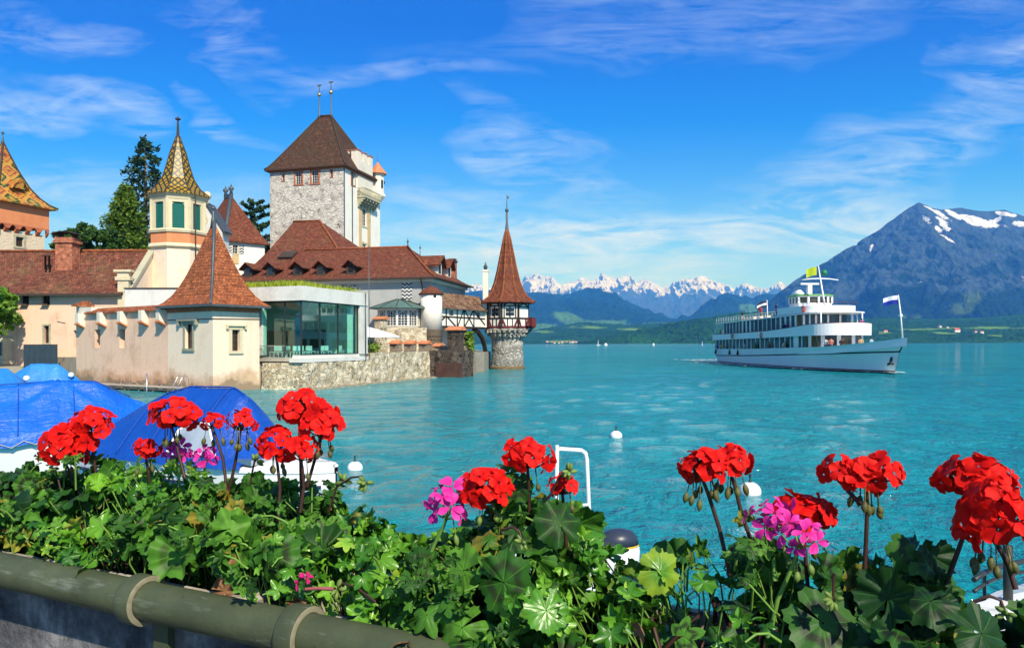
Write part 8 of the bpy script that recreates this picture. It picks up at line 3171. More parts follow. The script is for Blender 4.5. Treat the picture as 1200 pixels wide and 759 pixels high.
M_trough = old_concrete()
M_rim = plain('stone_trough_rim', (0.34, 0.31, 0.26, 1), 0.95, 0.45, 25, bump=0.5)
M_soil = plain('potting_soil', (0.018, 0.013, 0.009, 1), 1.0, 0.5, 40, bump=0.8)
mb = MB()
pw = [fl(-6, 0.06, 0), fl(6, 0.06, 0), fl(6, 0.42, 0), fl(-6, 0.42, 0)]
mb.prism([(p.x, p.y) for p in pw], -1.0, 2.93)
tag(mb.build('promenade_wall', M_trough), 'old dark concrete parapet wall carrying the flower troughs', 'wall')

trough_ranges = [(-1.2, s_at(300, 0.07)), (s_at(300, 0.07) + 0.05, s_at(300, 0.07) + 0.98), (s_at(300, 0.07) + 1.03, s_at(300, 0.07) + 2.2)]
tl_ = ['long concrete flower trough behind the left end of the green rail', 'concrete flower trough in the middle under the pink and red geraniums', 'concrete flower trough under the right-hand geraniums']
for (s0, s1), lb_ in zip(trough_ranges, tl_):
	o0 = fl(s0, 0.0, 0)
	t = thing('flower_trough', lb_, 'planter', (o0.x, o0.y, 2.935), FROT, 'concrete flower troughs')
	Ls = s1 - s0
	z1 = ZR + 0.005 - 2.935
	mb = MB()

	def rr_(x0, x1, y0, y1, r, z):
		o = []
		for cx_, cy_, a0 in ((x1 - r, y0 + r, -90), (x1 - r, y1 - r, 0), (x0 + r, y1 - r, 90), (x0 + r, y0 + r, 180)):
			for k in range(5):
				an = R(a0 + 22.5 * k)
				o.append((cx_ + r * math.cos(an), cy_ + r * math.sin(an), z))
		return o
	mb.rings([rr_(0, Ls, 0.052, 0.33, 0.05, 0), rr_(0, Ls, 0.048, 0.334, 0.05, z1 - 0.012)], True, False)
	b_ = mb.build('body', M_trough, t)
	mb = MB()
	mb.rings([rr_(0, Ls, 0.048, 0.334, 0.05, z1 - 0.012), rr_(-0.002, Ls + 0.002, 0.046, 0.336, 0.05, z1 - 0.004), rr_(0.006, Ls - 0.006, 0.054, 0.328, 0.046, z1), rr_(0.022, Ls - 0.022, 0.07, 0.312, 0.035, z1), rr_(0.026, Ls - 0.026, 0.074, 0.308, 0.035, z1 - 0.05)], False, False)
	mb.build('rim', M_rim, t)
	mb = MB()
	mb.poly(rr_(0.02, Ls - 0.02, 0.07, 0.315, 0.03, z1 - 0.045))
	mb.build('soil', M_soil, t)

def rail_paint():
	a = Mat('olive_green_rail_paint', 0.55, 0.35)
	ob = a.coord('Object')
	n1 = a.noise(ob, 9, 7, 0.7)
	n2 = a.noise(ob, 90, 5, 0.65)
	n3 = a.noise(a.mapped('Object', (0.5, 3, 3)), 12, 6, 0.7)
	c = a.ramp(n1, [(0.3, (0.042, 0.054, 0.026, 1)), (0.7, (0.078, 0.095, 0.046, 1))])
	c = a.mix(a.val(n3, 0.56, 0.66, 0, 0.55), c, (0.20, 0.22, 0.17, 1))
	c = a.mix(a.val(n2, 0.63, 0.69, 0, 0.8), c, (0.05, 0.035, 0.02, 1))
	a.color(c)
	a.bump(a.math('ADD', n2, a.math('MULTIPLY', n1, 2.0)), 0.25, 0.004)
	return a.m

M_rail = rail_paint()
M_railedge = plain('worn_cream_edge', (0.22, 0.20, 0.13, 1), 0.7, 0.3, 60)
rail = thing('railing', 'olive green tubular railing with strap collars in front of the flower troughs', 'railing', (RA.x, RA.y, ZR), FROT)
rr = 0.0305
mb = MB()
N_ = 60
mb.rings([[(x, rr * math.cos(t * math.pi / 16), rr * math.sin(t * math.pi / 16)) for t in range(32)] for x in np.linspace(-2.5, 2.6, N_)], True, True, True)
mb.build('tube', M_rail, rail)
for pxc in (166, 352):
	sx = s_at(pxc, 0.0)
	mb = MB()

	def cring(r, x, tw=0.0):
		return [(x + tw * math.sin(t * math.pi / 16), r * math.cos(t * math.pi / 16), r * math.sin(t * math.pi / 16)) for t in range(32)]
	mb.rings([cring(rr + 0.001, sx - 0.019), cring(rr + 0.0085, sx - 0.018), cring(rr + 0.010, sx - 0.015), cring(rr + 0.010, sx + 0.0125), cring(rr + 0.0095, sx + 0.0155)], False, False, True)
	cl_ = mb.build('collar', M_rail, rail)
	mb = MB()
	mb.rings([cring(rr + 0.0095, sx + 0.0155), cring(rr + 0.0075, sx + 0.0165), cring(rr + 0.001, sx + 0.0165)], False, False, True)
	mb.build('collar_edge', M_railedge, cl_)
	mb = MB()
	mb.box(sx + 0.012, sx + 0.046, 0.012, 0.026, -1.15, -0.022)
	mb.build('post', M_rail, rail)
for sx in (-1.0, 0.95, 1.6):
	mb = MB()
	mb.box(sx, sx + 0.034, 0.012, 0.026, -1.15, -0.022)
	mb.build('post', M_rail, rail)

# ------------------------------------------------------------------ leaf and petal templates (numpy grids)
def grid_faces(n0, n1, wrap=False):
	f = []
	for i in range(n0 - 1):
		for j in range(n1 if wrap else n1 - 1):
			k = (j + 1) % n1
			f.append((i * n1 + j, (i + 1) * n1 + j, (i + 1) * n1 + k, i * n1 + k))
	return np.array(f)

def zonal_leaf(seed, n=46):
	rg = np.random.RandomState(seed)
	th = np.linspace(-math.pi + 0.16, math.pi - 0.16, n)
	rad = np.array([0.03, 0.22, 0.42, 0.58, 0.74, 0.88, 1.0])
	lob = 1 + 0.085 * np.cos(7 * th) - 0.10 * np.exp(-((np.abs(th) - math.pi) / 0.45) ** 2)
	cre = 1 + 0.042 * np.where(np.arange(n) % 2 == 0, 1, -1)
	Rg, T = np.meshgrid(rad, th, indexing='ij')
	k = np.where(rad > 0.95, 1, 0)[:, None]
	rr_ = Rg * (1 + (lob - 1)[None, :] * np.clip(Rg * 1.2, 0, 1)) * (1 + (cre - 1)[None, :] * k)
	cup = rg.uniform(-0.50, 0.42)
	ruf = rg.uniform(0.06, 0.17)
	ph = rg.uniform(0, 6)
	Z = cup * Rg ** 2 + ruf * np.sin(7 * T + ph) * Rg ** 2.2 + 0.05 * np.sin(2 * T + ph) * Rg ** 2 + rg.uniform(-.1, .1) * Rg ** 2 * np.cos(T)
	Z -= 0.030 * np.cos(7 * T) * Rg
	Z += 0.05 * np.sin(3 * T + ph * 2) * Rg ** 3 + 0.03 * np.sin(15 * T + ph) * Rg ** 4
	v = np.stack([rr_ * np.cos(T), rr_ * np.sin(T), Z], -1).reshape(-1, 3)
	uv = np.stack([Rg, T / (2 * math.pi) + 0.5], -1).reshape(-1, 2)
	return v, grid_faces(len(rad), n), uv

def ivy_leaf(seed, n=41):
	rg = np.random.RandomState(seed)
	th = np.linspace(-math.pi + 0.30, math.pi - 0.30, n)
	rad = np.array([0.03, 0.25, 0.5, 0.75, 0.9, 1.0])
	R_ = np.full(n, 0.50)
	for k_, (t0, a_) in enumerate(((0, 0.55), (1.12, 0.48), (-1.12, 0.48), (2.15, 0.30), (-2.15, 0.30))):
		d = np.abs(th - t0)
		R_ = np.maximum(R_, 0.50 + a_ * np.clip(1 - (d / 0.56) ** 1.15, 0, 1))
	Rg, T = np.meshgrid(rad, th, indexing='ij')
	rr_ = Rg * (1 + (R_ - 1)[None, :] * np.clip(Rg * 1.15, 0.35, 1))
	cup = rg.uniform(-0.32, 0.28)
	Z = cup * Rg ** 2 + 0.07 * np.cos(5.6 * T + math.pi) * Rg ** 2 + rg.uniform(0.0, 0.07) * np.sin(3 * T + rg.uniform(0, 6)) * Rg ** 2
	v = np.stack([rr_ * np.cos(T), rr_ * np.sin(T), Z], -1).reshape(-1, 3)
	uv = np.stack([Rg, T / (2 * math.pi) + 0.5], -1).reshape(-1, 2)
	return v, grid_faces(len(rad), n), uv

def petal(seed, width=0.80, n0=7, n1=7, notch=0.05, curl=0.35):
	rg = np.random.RandomState(seed)
	t = np.linspace(0, 1, n0)
	s = np.linspace(-1, 1, n1)
	T, Sg = np.meshgrid(t, s, indexing='ij')
	half = 0.5 * width * (0.16 + 0.84 * np.sin(np.clip(T, 0, 1) ** 0.85 * math.pi * 0.62) ** 1.0 / math.sin(math.pi * 0.5)) * np.sqrt(np.clip(1 - np.clip((T - 0.72) / 0.34, 0, 1) ** 2.4, 0.02, 1))
	Y = 0.10 + 0.90 * T - (0.14 * Sg ** 2 + notch * np.exp(-(Sg / 0.3) ** 2)) * np.clip(T * 1.5 - 0.5, 0, 1)
	X = Sg * half
	Z = 0.22 * T - curl * T ** 2 + 0.10 * (Sg ** 2) * T + 0.05 * np.sin(Sg * 4 + rg.uniform(0, 6)) * T ** 2 + rg.uniform(-.06, .06) * T
	v = np.stack([X, Y, Z], -1).reshape(-1, 3)
	uv = np.stack([T, Sg * 0.5 + 0.5], -1).reshape(-1, 2)
	return v, grid_faces(n0, n1), uv

def floret(seed, kind):
	rg = np.random.RandomState(seed)
	vs_, fs, us = [], [], []
	off = 0
	angs = [k * 72 for k in range(5)] if kind == 'red' else [72, 108, 205, 270, 335]
	for k, an in enumerate(angs):
		v, f, u = petal(seed * 7 + k, 0.92 if kind == 'red' else 0.52, curl=rg.uniform(0.10, 0.48), notch=0.04 if kind == 'red' else 0.08)
		a0 = R(an + rg.uniform(-7, 7)) - math.pi / 2
		tl_2 = rg.uniform(-0.12, 0.28)
		ca, sa = math.cos(a0), math.sin(a0)
		v = v * rg.uniform(0.88, 1.08)
		z = v[:, 2] * math.cos(tl_2) + v[:, 1] * math.sin(tl_2)
		y = v[:, 1] * math.cos(tl_2) - v[:, 2] * math.sin(tl_2)
		v = np.stack([v[:, 0] * ca - y * sa, v[:, 0] * sa + y * ca, z + 0.012 * k], 1)
		vs_.append(v)
		fs.append(f + off)
		us.append(u)
		off += len(v)
	return np.concatenate(vs_), np.concatenate(fs), np.concatenate(us)

def tube_np(pts, r0, r1, n=5):
	pts = np.asarray(pts, float)
	m = len(pts)
	d = np.gradient(pts, axis=0)
	d /= np.linalg.norm(d, axis=1)[:, None] + 1e-9
	ref = np.array((0.31, 0.2, 0.93))
	a = np.cross(d, ref)
	a /= np.linalg.norm(a, axis=1)[:, None] + 1e-9
	b = np.cross(d, a)
	rad = np.linspace(r0, r1, m)[:, None, None]
	t = np.arange(n) * 2 * math.pi / n
	v = pts[:, None, :] + rad * (np.cos(t)[None, :, None] * a[:, None, :] + np.sin(t)[None, :, None] * b[:, None, :])
	uv = np.zeros((m * n, 2))
	uv[:, 0] = np.repeat(np.linspace(0, 1, m), n)
	return v.reshape(-1, 3), grid_faces(m, n, True), uv

def ellip_np(c, d, L, r, n=7, m=6):
	"""bud: a spindle from c along d"""
	t = np.linspace(0, 1, m)
	pts = np.asarray(c)[None, :] + t[:, None] * np.asarray(d)[None, :] * L
	v, f, uv = tube_np(pts, 1, 1, n)
	prof = np.repeat((np.sin(np.clip(t * 0.93 + 0.05, 0, 1) * math.pi) ** 0.7) * r, n)[:, None]
	ctr = np.repeat(pts, n, 0)
	return ctr + (v - ctr) * prof, f, uv

class NB:
	def __init__(self):
		self.v, self.f, self.u, self.n = [], [], [], 0

	def add(self, tpl, M=None, t=None):
		v, f, u = tpl
		if M is not None:
			v = v @ np.asarray(M).T
		if t is not None:
			v = v + np.asarray(t)
		self.v.append(v)
		self.f.append(f + self.n)
		self.u.append(u)
		self.n += len(v)

	def build(self, name, mat, parent, origin):
		if not self.v:
			return None
		return np_mesh(name, np.concatenate(self.v) - np.asarray(origin), np.concatenate(self.f), mat, parent, np.concatenate(self.u), smooth=True)

def basis(nrm, spin, rg=None):
	n = np.asarray(nrm, float)
	n = n / np.linalg.norm(n)
	a = np.cross(n, (0.2, 0.3, 0.93) if abs(n[2]) < 0.9 else (1.0, 0.1, 0))
	a /= np.linalg.norm(a)
	b = np.cross(n, a)
	c, s = math.cos(spin), math.sin(spin)
	x, y = a * c + b * s, -a * s + b * c
	return np.stack([x, y, n], 1)

# materials of the plants
def leafy(name, dark, mid, light, zone=None, veins=0.35, rough=0.42, spec=0.4, transl=0.25, edge=None):
	a = Mat(name, rough, spec)
	uv = a.coord('UV')
	sp = a.n('ShaderNodeSeparateXYZ')
	a.l(uv, sp.inputs[0])
	r, th = sp.outputs[0], sp.outputs[1]
	isl = a.island()
	n1 = a.noise(a.coord('Object'), 60, 4, 0.6)
	f = a.math('ADD', a.math('MULTIPLY', isl, 0.72), a.math('MULTIPLY', n1, 0.28))
	c = a.ramp(f, [(0.12, dark), (0.5, mid), (0.9, light)])
	if zone is not None:
		wob = a.math('ADD', r, a.math('MULTIPLY', a.math('SUBTRACT', n1, 0.5), 0.18))
		z1 = a.val(wob, 0.34, 0.46)
		z2 = a.val(wob, 0.74, 0.60)
		amt = a.val(a.math('FRACT', a.math('MULTIPLY', isl, 7.31)), 0.15, 0.75, 0.15, 0.85)
		c = a.mix(a.math('MULTIPLY', a.math('MULTIPLY', z1, z2), amt), c, zone)
	vn = a.math('ABSOLUTE', a.math('SUBTRACT', a.math('FRACT', a.math('MULTIPLY', th, 7.0)), 0.5))
	vf = a.math('MULTIPLY', a.math('MULTIPLY', a.val(a.math('MULTIPLY', vn, a.math('ADD', r, 0.15)), 0.030, 0.008), veins), a.val(r, 1.0, 0.75))
	c = a.mix(vf, c, sc3(light, 1.35))
	fy = a.val(a.math('FRACT', a.math('MULTIPLY', isl, 17.3)), 0.945, 0.96, 0, 0.5)
	c = a.mix(a.math('MULTIPLY', fy, a.val(a.math('ADD', r, a.math('MULTIPLY', n1, 0.6)), 0.55, 1.1)), c, (0.42, 0.30, 0.04, 1) if zone is not None else (0.40, 0.50, 0.05, 1))
	if edge is not None:
		c = a.mix(a.math('MULTIPLY', a.val(r, 0.93, 1.0), 0.5), c, edge)
	a.color(c)
	tr = a.n('ShaderNodeBsdfTranslucent')
	a.l(a.mix(0.5, c, sc3(light, 1.2)), tr.inputs[0])
	mx = a.n('ShaderNodeMixShader')
	mx.inputs[0].default_value = transl
	a.l(a.b.outputs[0], mx.inputs[1])
	a.l(tr.outputs[0], mx.inputs[2])
	a.l(mx.outputs[0], a.out.inputs['Surface'])
	a.bump(a.math('ADD', a.math('MULTIPLY', a.val(vn, 0.0, 0.25), 0.8), n1), 0.35, 0.003)
	return a.m

M_zonal = leafy('zonal_geranium_leaf', (0.010, 0.045, 0.007, 1), (0.030, 0.115, 0.010, 1), (0.095, 0.250, 0.022, 1), (0.020, 0.022, 0.010, 1), 0.40, 0.5, 0.22, 0.16)
M_zonald = leafy('dark_zonal_geranium_leaf', (0.006, 0.030, 0.008, 1), (0.018, 0.075, 0.012, 1), (0.060, 0.170, 0.020, 1), (0.010, 0.012, 0.008, 1), 0.35, 0.5, 0.22, 0.14)
M_ivy = leafy('ivy_geranium_leaf', (0.016, 0.085, 0.006, 1), (0.062, 0.215, 0.010, 1), (0.200, 0.430, 0.032, 1), None, 0.28, 0.34, 0.45, 0.2)

def petal_mat(name, c_in, c_mid, c_out, streak, rough=0.5, transl=0.22):
	a = Mat(name, 0.62, 0.16)
	sp = a.n('ShaderNodeSeparateXYZ')
	a.l(a.coord('UV'), sp.inputs[0])
	isl = a.island()
	n1 = a.noise(a.coord('Object'), 55, 4, 0.6)
	c = a.ramp(sp.outputs[0], [(0.0, c_in), (0.28, c_mid), (1.0, c_out)])
	st = a.math('ABSOLUTE', a.math('SUBTRACT', a.math('FRACT', a.math('MULTIPLY', sp.outputs[1], 7.0)), 0.5))
	c = a.mix(a.math('MULTIPLY', a.val(st, 0.06, 0.0), a.val(sp.outputs[0], 1.0, 0.2, 0.1, 0.7)), c, streak)
	c = a.mix(0.35, c, a.ramp(a.math('ADD', a.math('MULTIPLY', isl, 0.6), a.math('MULTIPLY', n1, 0.4)), [(0.15, (0.62, 0.62, 0.62, 1)), (0.85, (1, 1, 1, 1))]), 'MULTIPLY')
	a.color(c)
	tr = a.n('ShaderNodeBsdfTranslucent')
	a.l(c, tr.inputs[0])
	mx = a.n('ShaderNodeMixShader')
	mx.inputs[0].default_value = transl
	a.l(a.b.outputs[0], mx.inputs[1])
	a.l(tr.outputs[0], mx.inputs[2])
	a.l(mx.outputs[0], a.out.inputs['Surface'])
	a.bump(a.math('ADD', st, n1), 0.12, 0.002)
	return a.m

M_pred = petal_mat('scarlet_petal', (0.52, 0.004, 0.006, 1), (0.70, 0.005, 0.004, 1), (0.78, 0.012, 0.005, 1), (0.34, 0.001, 0.003, 1))
M_ppink = petal_mat('magenta_petal', (0.60, 0.03, 0.30, 1), (0.74, 0.020, 0.29, 1), (0.80, 0.07, 0.42, 1), (0.32, 0.005, 0.12, 1))
M_pdeep = petal_mat('deep_magenta_petal', (0.50, 0.004, 0.12, 1), (0.60, 0.010, 0.17, 1), (0.66, 0.02, 0.22, 1), (0.3, 0.002, 0.06, 1))
M_stalk = plain('dark_flower_stalk', (0.050, 0.022, 0.016, 1), 0.5, 0.3, 60)
M_stalkg = plain('green_flower_stalk', (0.13, 0.26, 0.04, 1), 0.5, 0.25, 60)
M_bud = plain('bud_sepals', (0.085, 0.085, 0.022, 1), 0.55, 0.5, 80)
M_budg = plain('green_bud_sepals', (0.13, 0.20, 0.04, 1), 0.55, 0.4, 80)
M_wither = plain('withered_brown_leaf', (0.20, 0.10, 0.045, 1), 0.9, 0.5, 50)
Z_T = [zonal_leaf(k) for k in range(10)]
I_T = [ivy_leaf(k + 50) for k in range(10)]
FR_T = [floret(k + 3, 'red') for k in range(6)]
FP_T = [floret(k + 30, 'pink') for k in range(6)]

# outline of the foliage (frame points on the plane 0.19 m beyond the rail)
top_px = [(-60, 560), (0, 556), (40, 562), (70, 556), (105, 545), (140, 548), (170, 545), (200, 560), (235, 562), (262, 556), (300, 570), (330, 566), (365, 575), (400, 590), (425, 620), (450, 625), (475, 616), (500, 622), (530, 618), (560, 612), (590, 590), (615, 572),
		(640, 576), (655, 600), (668, 625), (690, 645), (705, 655), (715, 664), (738, 668), (760, 656), (785, 655), (805, 640), (825, 650), (845, 632), (868, 618), (890, 622), (910, 640), (940, 646), (965, 640), (990, 655), (1015, 655), (1045, 640), (1070, 632), (1090, 636), (1110, 640), (1135, 650), (1165, 668), (1200, 690), (1260, 700)]
tp_s, tp_z = [], []
for (px, py) in top_px:
	s, w, z, Yd = fpx(px, py, 0.19)
	tp_s.append(s)
	tp_z.append(z)

def z_top(s):
	return float(np.interp(s, tp_s, tp_z)) + 0.034 * float(perlin(np.array([s * 11.0]), np.array([3.3]))[0]) - 0.004

PL = [  # frame column of the plant's middle, kind, label
	(25, 'zd', 'dark-leaved zonal geranium at the far left end of the trough'),
	(95, 'z', 'zonal geranium carrying the two leftmost red flower heads'),
	(160, 'i', 'bright green ivy geranium with small magenta head before the blue boat cover'),
	(240, 'z', 'zonal geranium with big zoned round leaves and red heads in front of the canvas cover'),
	(340, 'z', 'zonal geranium with the two large red heads beside the white boat bow'),
	(455, 'i', 'flowerless bright green ivy geranium spilling over the second rail collar'),
	(600, 'z', 'zonal geranium with red heads and a magenta spray left of the white boarding ladder'),
	(770, 'i', 'flowerless fresh green ivy geranium with the water gap below it'),
	(870, 'z', 'zonal geranium with two tall drooping-budded red heads before the half hidden buoy'),
	(930, 'i', 'ivy geranium with the large pink head on a long pale green stalk'),
	(1020, 'zd', 'dark zonal geranium with the single sparse red head alone against the water'),
	(1150, 'zd', 'dark zonal geranium with the big red double head at the right edge'),
]
plants = []
for (px, kind, lab) in PL:
	s = s_at(px, 0.19)
	b = fl(s, 0.19, ZR - 0.03)
	t = thing('geranium_plant', lab, 'geranium', tuple(b), 0, 'geraniums along the railing')
	plants.append(dict(s=s, kind=kind, t=t, o=np.array(b), nb=NB(), st=NB(), stg=NB(), wi=NB()))
ps = np.array([p['s'] for p in plants])
rg = np.random.RandomState(77)
RDn, RNn = np.array((RD_.x, RD_.y, 0)), np.array((RN.x, RN.y, 0))
UP = np.array((0, 0, 1.0))
s_lo, s_hi = s_at(-70, 0.19), s_at(1235, 0.19)
GAP = [fpx(px, py, 0.19)[:3] + (r_,) for (px, py, r_) in ((812, 706, 0.042), (770, 690, 0.015), (838, 722, 0.02), (1160, 700, 0.05), (1175, 725, 0.05), (1120, 668, 0.02))]

def add_leaf(p, pos, nrm, size, kind, petiole=True, spin=None):
	tpl = (Z_T if kind != 'i' else I_T)[rg.randint(10)]
	spin = rg.uniform(0, 2 * math.pi) if spin is None else spin
	M = basis(nrm, spin)
	p['nb'].add(tpl, M * (size * np.array((rg.uniform(0.78, 1.12), rg.uniform(0.78, 1.12), rg.uniform(0.6, 1.5)))), pos)
	if petiole:
		base = pos - UP * rg.uniform(0.05, 0.13) + RDn * rg.uniform(-0.04, 0.04) + RNn * rg.uniform(0.0, 0.05)
		base[2] = max(base[2], ZR - 0.04)
		mid = (pos + base) / 2 + rg.normal(size=3) * 0.008
		p['stg' if kind != 'zd' else 'st'].add(tube_np([base, mid, pos - M[:, 2] * 0.002], 0.0017, 0.0012, 4))

N_LEAF = 2800
made = 0
while made < N_LEAF:
	s = rg.uniform(s_lo, s_hi)
	i = int(np.argmin(np.abs(ps - s + rg.normal() * 0.035)))
	p = plants[i]
	kind = p['kind']
	if kind == 'i' and rg.rand() < 0.07:
		kind = 'z'
	elif kind == 'z' and rg.rand() < 0.50:
		kind = 'i'
	elif kind == 'zd' and rg.rand() < 0.34:
		kind = 'z' if rg.rand() < 0.6 else 'i'
	zt = z_top(s) + (0.0 if kind != 'i' else -0.004)
	zb = ZR + 0.012
	h = max(zt - zb, 0.03)
	u = rg.rand()
	v = rg.rand() ** 0.75
	w = 0.06 + 0.26 * u
	lim = math.sqrt(max(0.0, 1 - ((w - 0.19) / 0.165) ** 2))       # rounded cross-section of the bush
	z = zb + h * (0.35 + 0.65 * lim) * v - 0.010
	if s > s_at(545, 0.19) and rg.rand() < 0.22:                  # spills forwards over the rail on the right
		w = rg.uniform(-0.02, 0.09)
		z = ZR + rg.uniform(-0.02, 0.055)
	if any((s - g[0]) ** 2 + (z - g[2]) ** 2 < g[3] ** 2 for g in GAP):
		continue
	if w < 0.235 and perlin(np.array([s * 10.0]), np.array([z * 13.0]))[0] < 0.07 and z < zb + 0.88 * h:
		if rg.rand() < 0.93:
			continue
	size = (0.014 + 0.027 * rg.rand() ** 1.3 if kind != 'i' else 0.010 + 0.018 * rg.rand() ** 1.2) * (0.78 if z > zb + 0.8 * h else 1.0)
	if z + size * 0.5 > zt + 0.012:
		z = zt - size * 0.4
	pos = RA.x * np.array((1, 0, 0)) + RA.y * np.array((0, 1, 0)) + RDn * s + RNn * w + UP * z
	f_ = (0.19 - w) / 0.165
	nrm = UP * rg.uniform(0.25, 1.0) - RNn * (0.5 * f_ + rg.uniform(-0.3, 0.75)) + RDn * rg.uniform(-0.2, 0.45) + rg.normal(size=3) * 0.45
	add_leaf(p, pos, nrm, size, kind)
	made += 1
# leaves that stand out one by one in the photograph: (frame point, offset, radius px, kind, facing)
for (px, py, w, rpx, kind, nx_, nz_) in ((208, 648, 0.05, 32, 'z', 0.1, 0.55), (275, 640, 0.08, 34, 'z', 0.3, 0.5), (262, 692, 0.05, 15, 'zw', 0.3, 0.2), (590, 682, 0.02, 36, 'z', -0.1, 0.2), (543, 668, 0.06, 30, 'z', -0.4, 0.3), (541, 735, 0.0, 30, 'z', 0.1, 0.5), (605, 572, 0.18, 22, 'z', -0.3, 0.8), (655, 612, 0.12, 28, 'z', 0.6, 0.8), (640, 715, 0.0, 26, 'z', 0.5, 0.7),
										(716, 742, -0.02, 24, 'i', 0.2, 0.4), (800, 745, -0.02, 26, 'i', -0.2, 0.5), (1072, 645, 0.18, 26, 'zd', 0.6, 0.9), (1040, 700, 0.06, 34, 'zd', -0.5, 0.3), (1150, 742, 0.0, 34, 'zd', 0.7, 0.5), (320, 650, 0.05, 30, 'z', 0.0, 0.3),
										(345, 690, 0.05, 26, 'i', 0.2, 0.5), (325, 640, 0.06, 24, 'i', 0.2, 0.6), (420, 720, 0.02, 22, 'i', 0.1, 0.7), (500, 720, 0.0, 26, 'i', 0.1, 0.6), (480, 690, 0.04, 24, 'i', 0.3, 0.5), (445, 655, 0.1, 24, 'i', 0.0, 0.8), (100, 660, 0.04, 20, 'i', 0.1, 0.7), (75, 655, 0.05, 18, 'i', -0.3, 0.7), (150, 640, 0.06, 20, 'i', 0.2, 0.6), (180, 600, 0.1, 22, 'i', 0.1, 0.8), (120, 615, 0.08, 22, 'i', 0.2, 0.7)):
	s, w, z, Yd = fpx(px, py, w)
	p = plants[int(np.argmin(np.abs(ps - s)))]
	pos = np.array(fl(s, w, z))
	nrm = -RNn * 0.9 + UP * nz_ + RDn * nx_ + rg.normal(size=3) * 0.08
	tpl = (Z_T if kind != 'i' else I_T)[rg.randint(10)]
	M = basis(nrm, rg.uniform(0, 6.28))
	(p['wi'] if kind == 'zw' else p['nb']).add(tpl, M * (rpx / F * Yd), pos)
# shoots of ivy geranium that stand out above and in front of the mass
for k in range(105):
	s0 = rg.uniform(s_lo, s_hi)
	i = int(np.argmin(np.abs(ps - s0)))
	p = plants[i]
	if p['kind'] == 'zd' and rg.rand() < 0.7:
		continue
	front = rg.rand() < 0.55
	if front:
		w0, z0 = rg.uniform(0.03, 0.08), ZR + rg.uniform(0.02, 0.09)
		d = -RNn * rg.uniform(0.2, 0.7) + UP * rg.uniform(-0.2, 0.5) + RDn * rg.uniform(-1, 1)
	else:
		w0, z0 = rg.uniform(0.1, 0.26), z_top(s0) - 0.035
		d = UP * rg.uniform(0.25, 0.9) + RDn * rg.uniform(-0.8, 0.8) - RNn * rg.uniform(-0.3, 0.5)
	if any((s0 - g[0]) ** 2 + (z0 - g[2]) ** 2 < (g[3] + 0.02) ** 2 for g in GAP):
		continue
	d /= np.linalg.norm(d)
	L = rg.uniform(0.035, 0.075)
	b = np.array(fl(s0, w0, z0))
	pts = [b + d * L * t + UP * 0.012 * math.sin(t * 3) for t in (0, 0.35, 0.7, 1.0)]
	p['stg'].add(tube_np(pts, 0.0020, 0.0013, 5))
	for t, q in zip((0.3, 0.55, 0.8, 1.0), (0.3, 0.55, 0.8, 1.0)):
		for m in range(2 if t > 0.9 else 1):
			pos = b + d * L * t + UP * 0.012 * math.sin(t * 3) + rg.normal(size=3) * 0.011
			nrm = d * 0.5 + UP * 0.5 - RNn * 0.3 + rg.normal(size=3) * 0.5
			p['nb'].add(I_T[rg.randint(10)], basis(nrm, rg.uniform(0, 6.28)) * rg.uniform(0.011, 0.021), pos)
# withered scraps
for (px, py, w) in ((345, 705, 0.04), (352, 700, 0.05), (470, 752, -0.02), (478, 757, -0.02), (275, 655, 0.06), (750, 735, -0.02)):
	s, w, z, Yd = fpx(px, py, w)
	p = plants[int(np.argmin(np.abs(ps - s)))]
	p['wi'].add(I_T[rg.randint(10)], basis(rg.normal(size=3) + UP, rg.uniform(0, 6)) * 0.016, np.array(fl(s, w, z)))
for p in plants:
	# woody main stems
	for k in range(7):
		b = np.array(fl(p['s'] + rg.uniform(-0.07, 0.07), rg.uniform(0.12, 0.26), ZR - 0.04))
		e = b + np.array((rg.uniform(-0.06, 0.06), rg.uniform(-0.05, 0.05), rg.uniform(0.08, max(0.1, z_top(p['s']) - ZR - 0.04))))
		p['st'].add(tube_np([b, (b + e) / 2 + rg.normal(size=3) * 0.01, e], 0.0045, 0.0025, 6))
	m_ = {'z': M_zonal, 'zd': M_zonald, 'i': M_ivy}[p['kind']]
	p['nb'].build('foliage', m_, p['t'], p['o'])
	p['st'].build('stem', M_stalk, p['t'], p['o'])
	p['stg'].build('petiole', M_stalkg, p['t'], p['o'])
	if p['wi'].v:
		o = p['wi'].build('withered_leaf', M_wither, p['t'], p['o'])

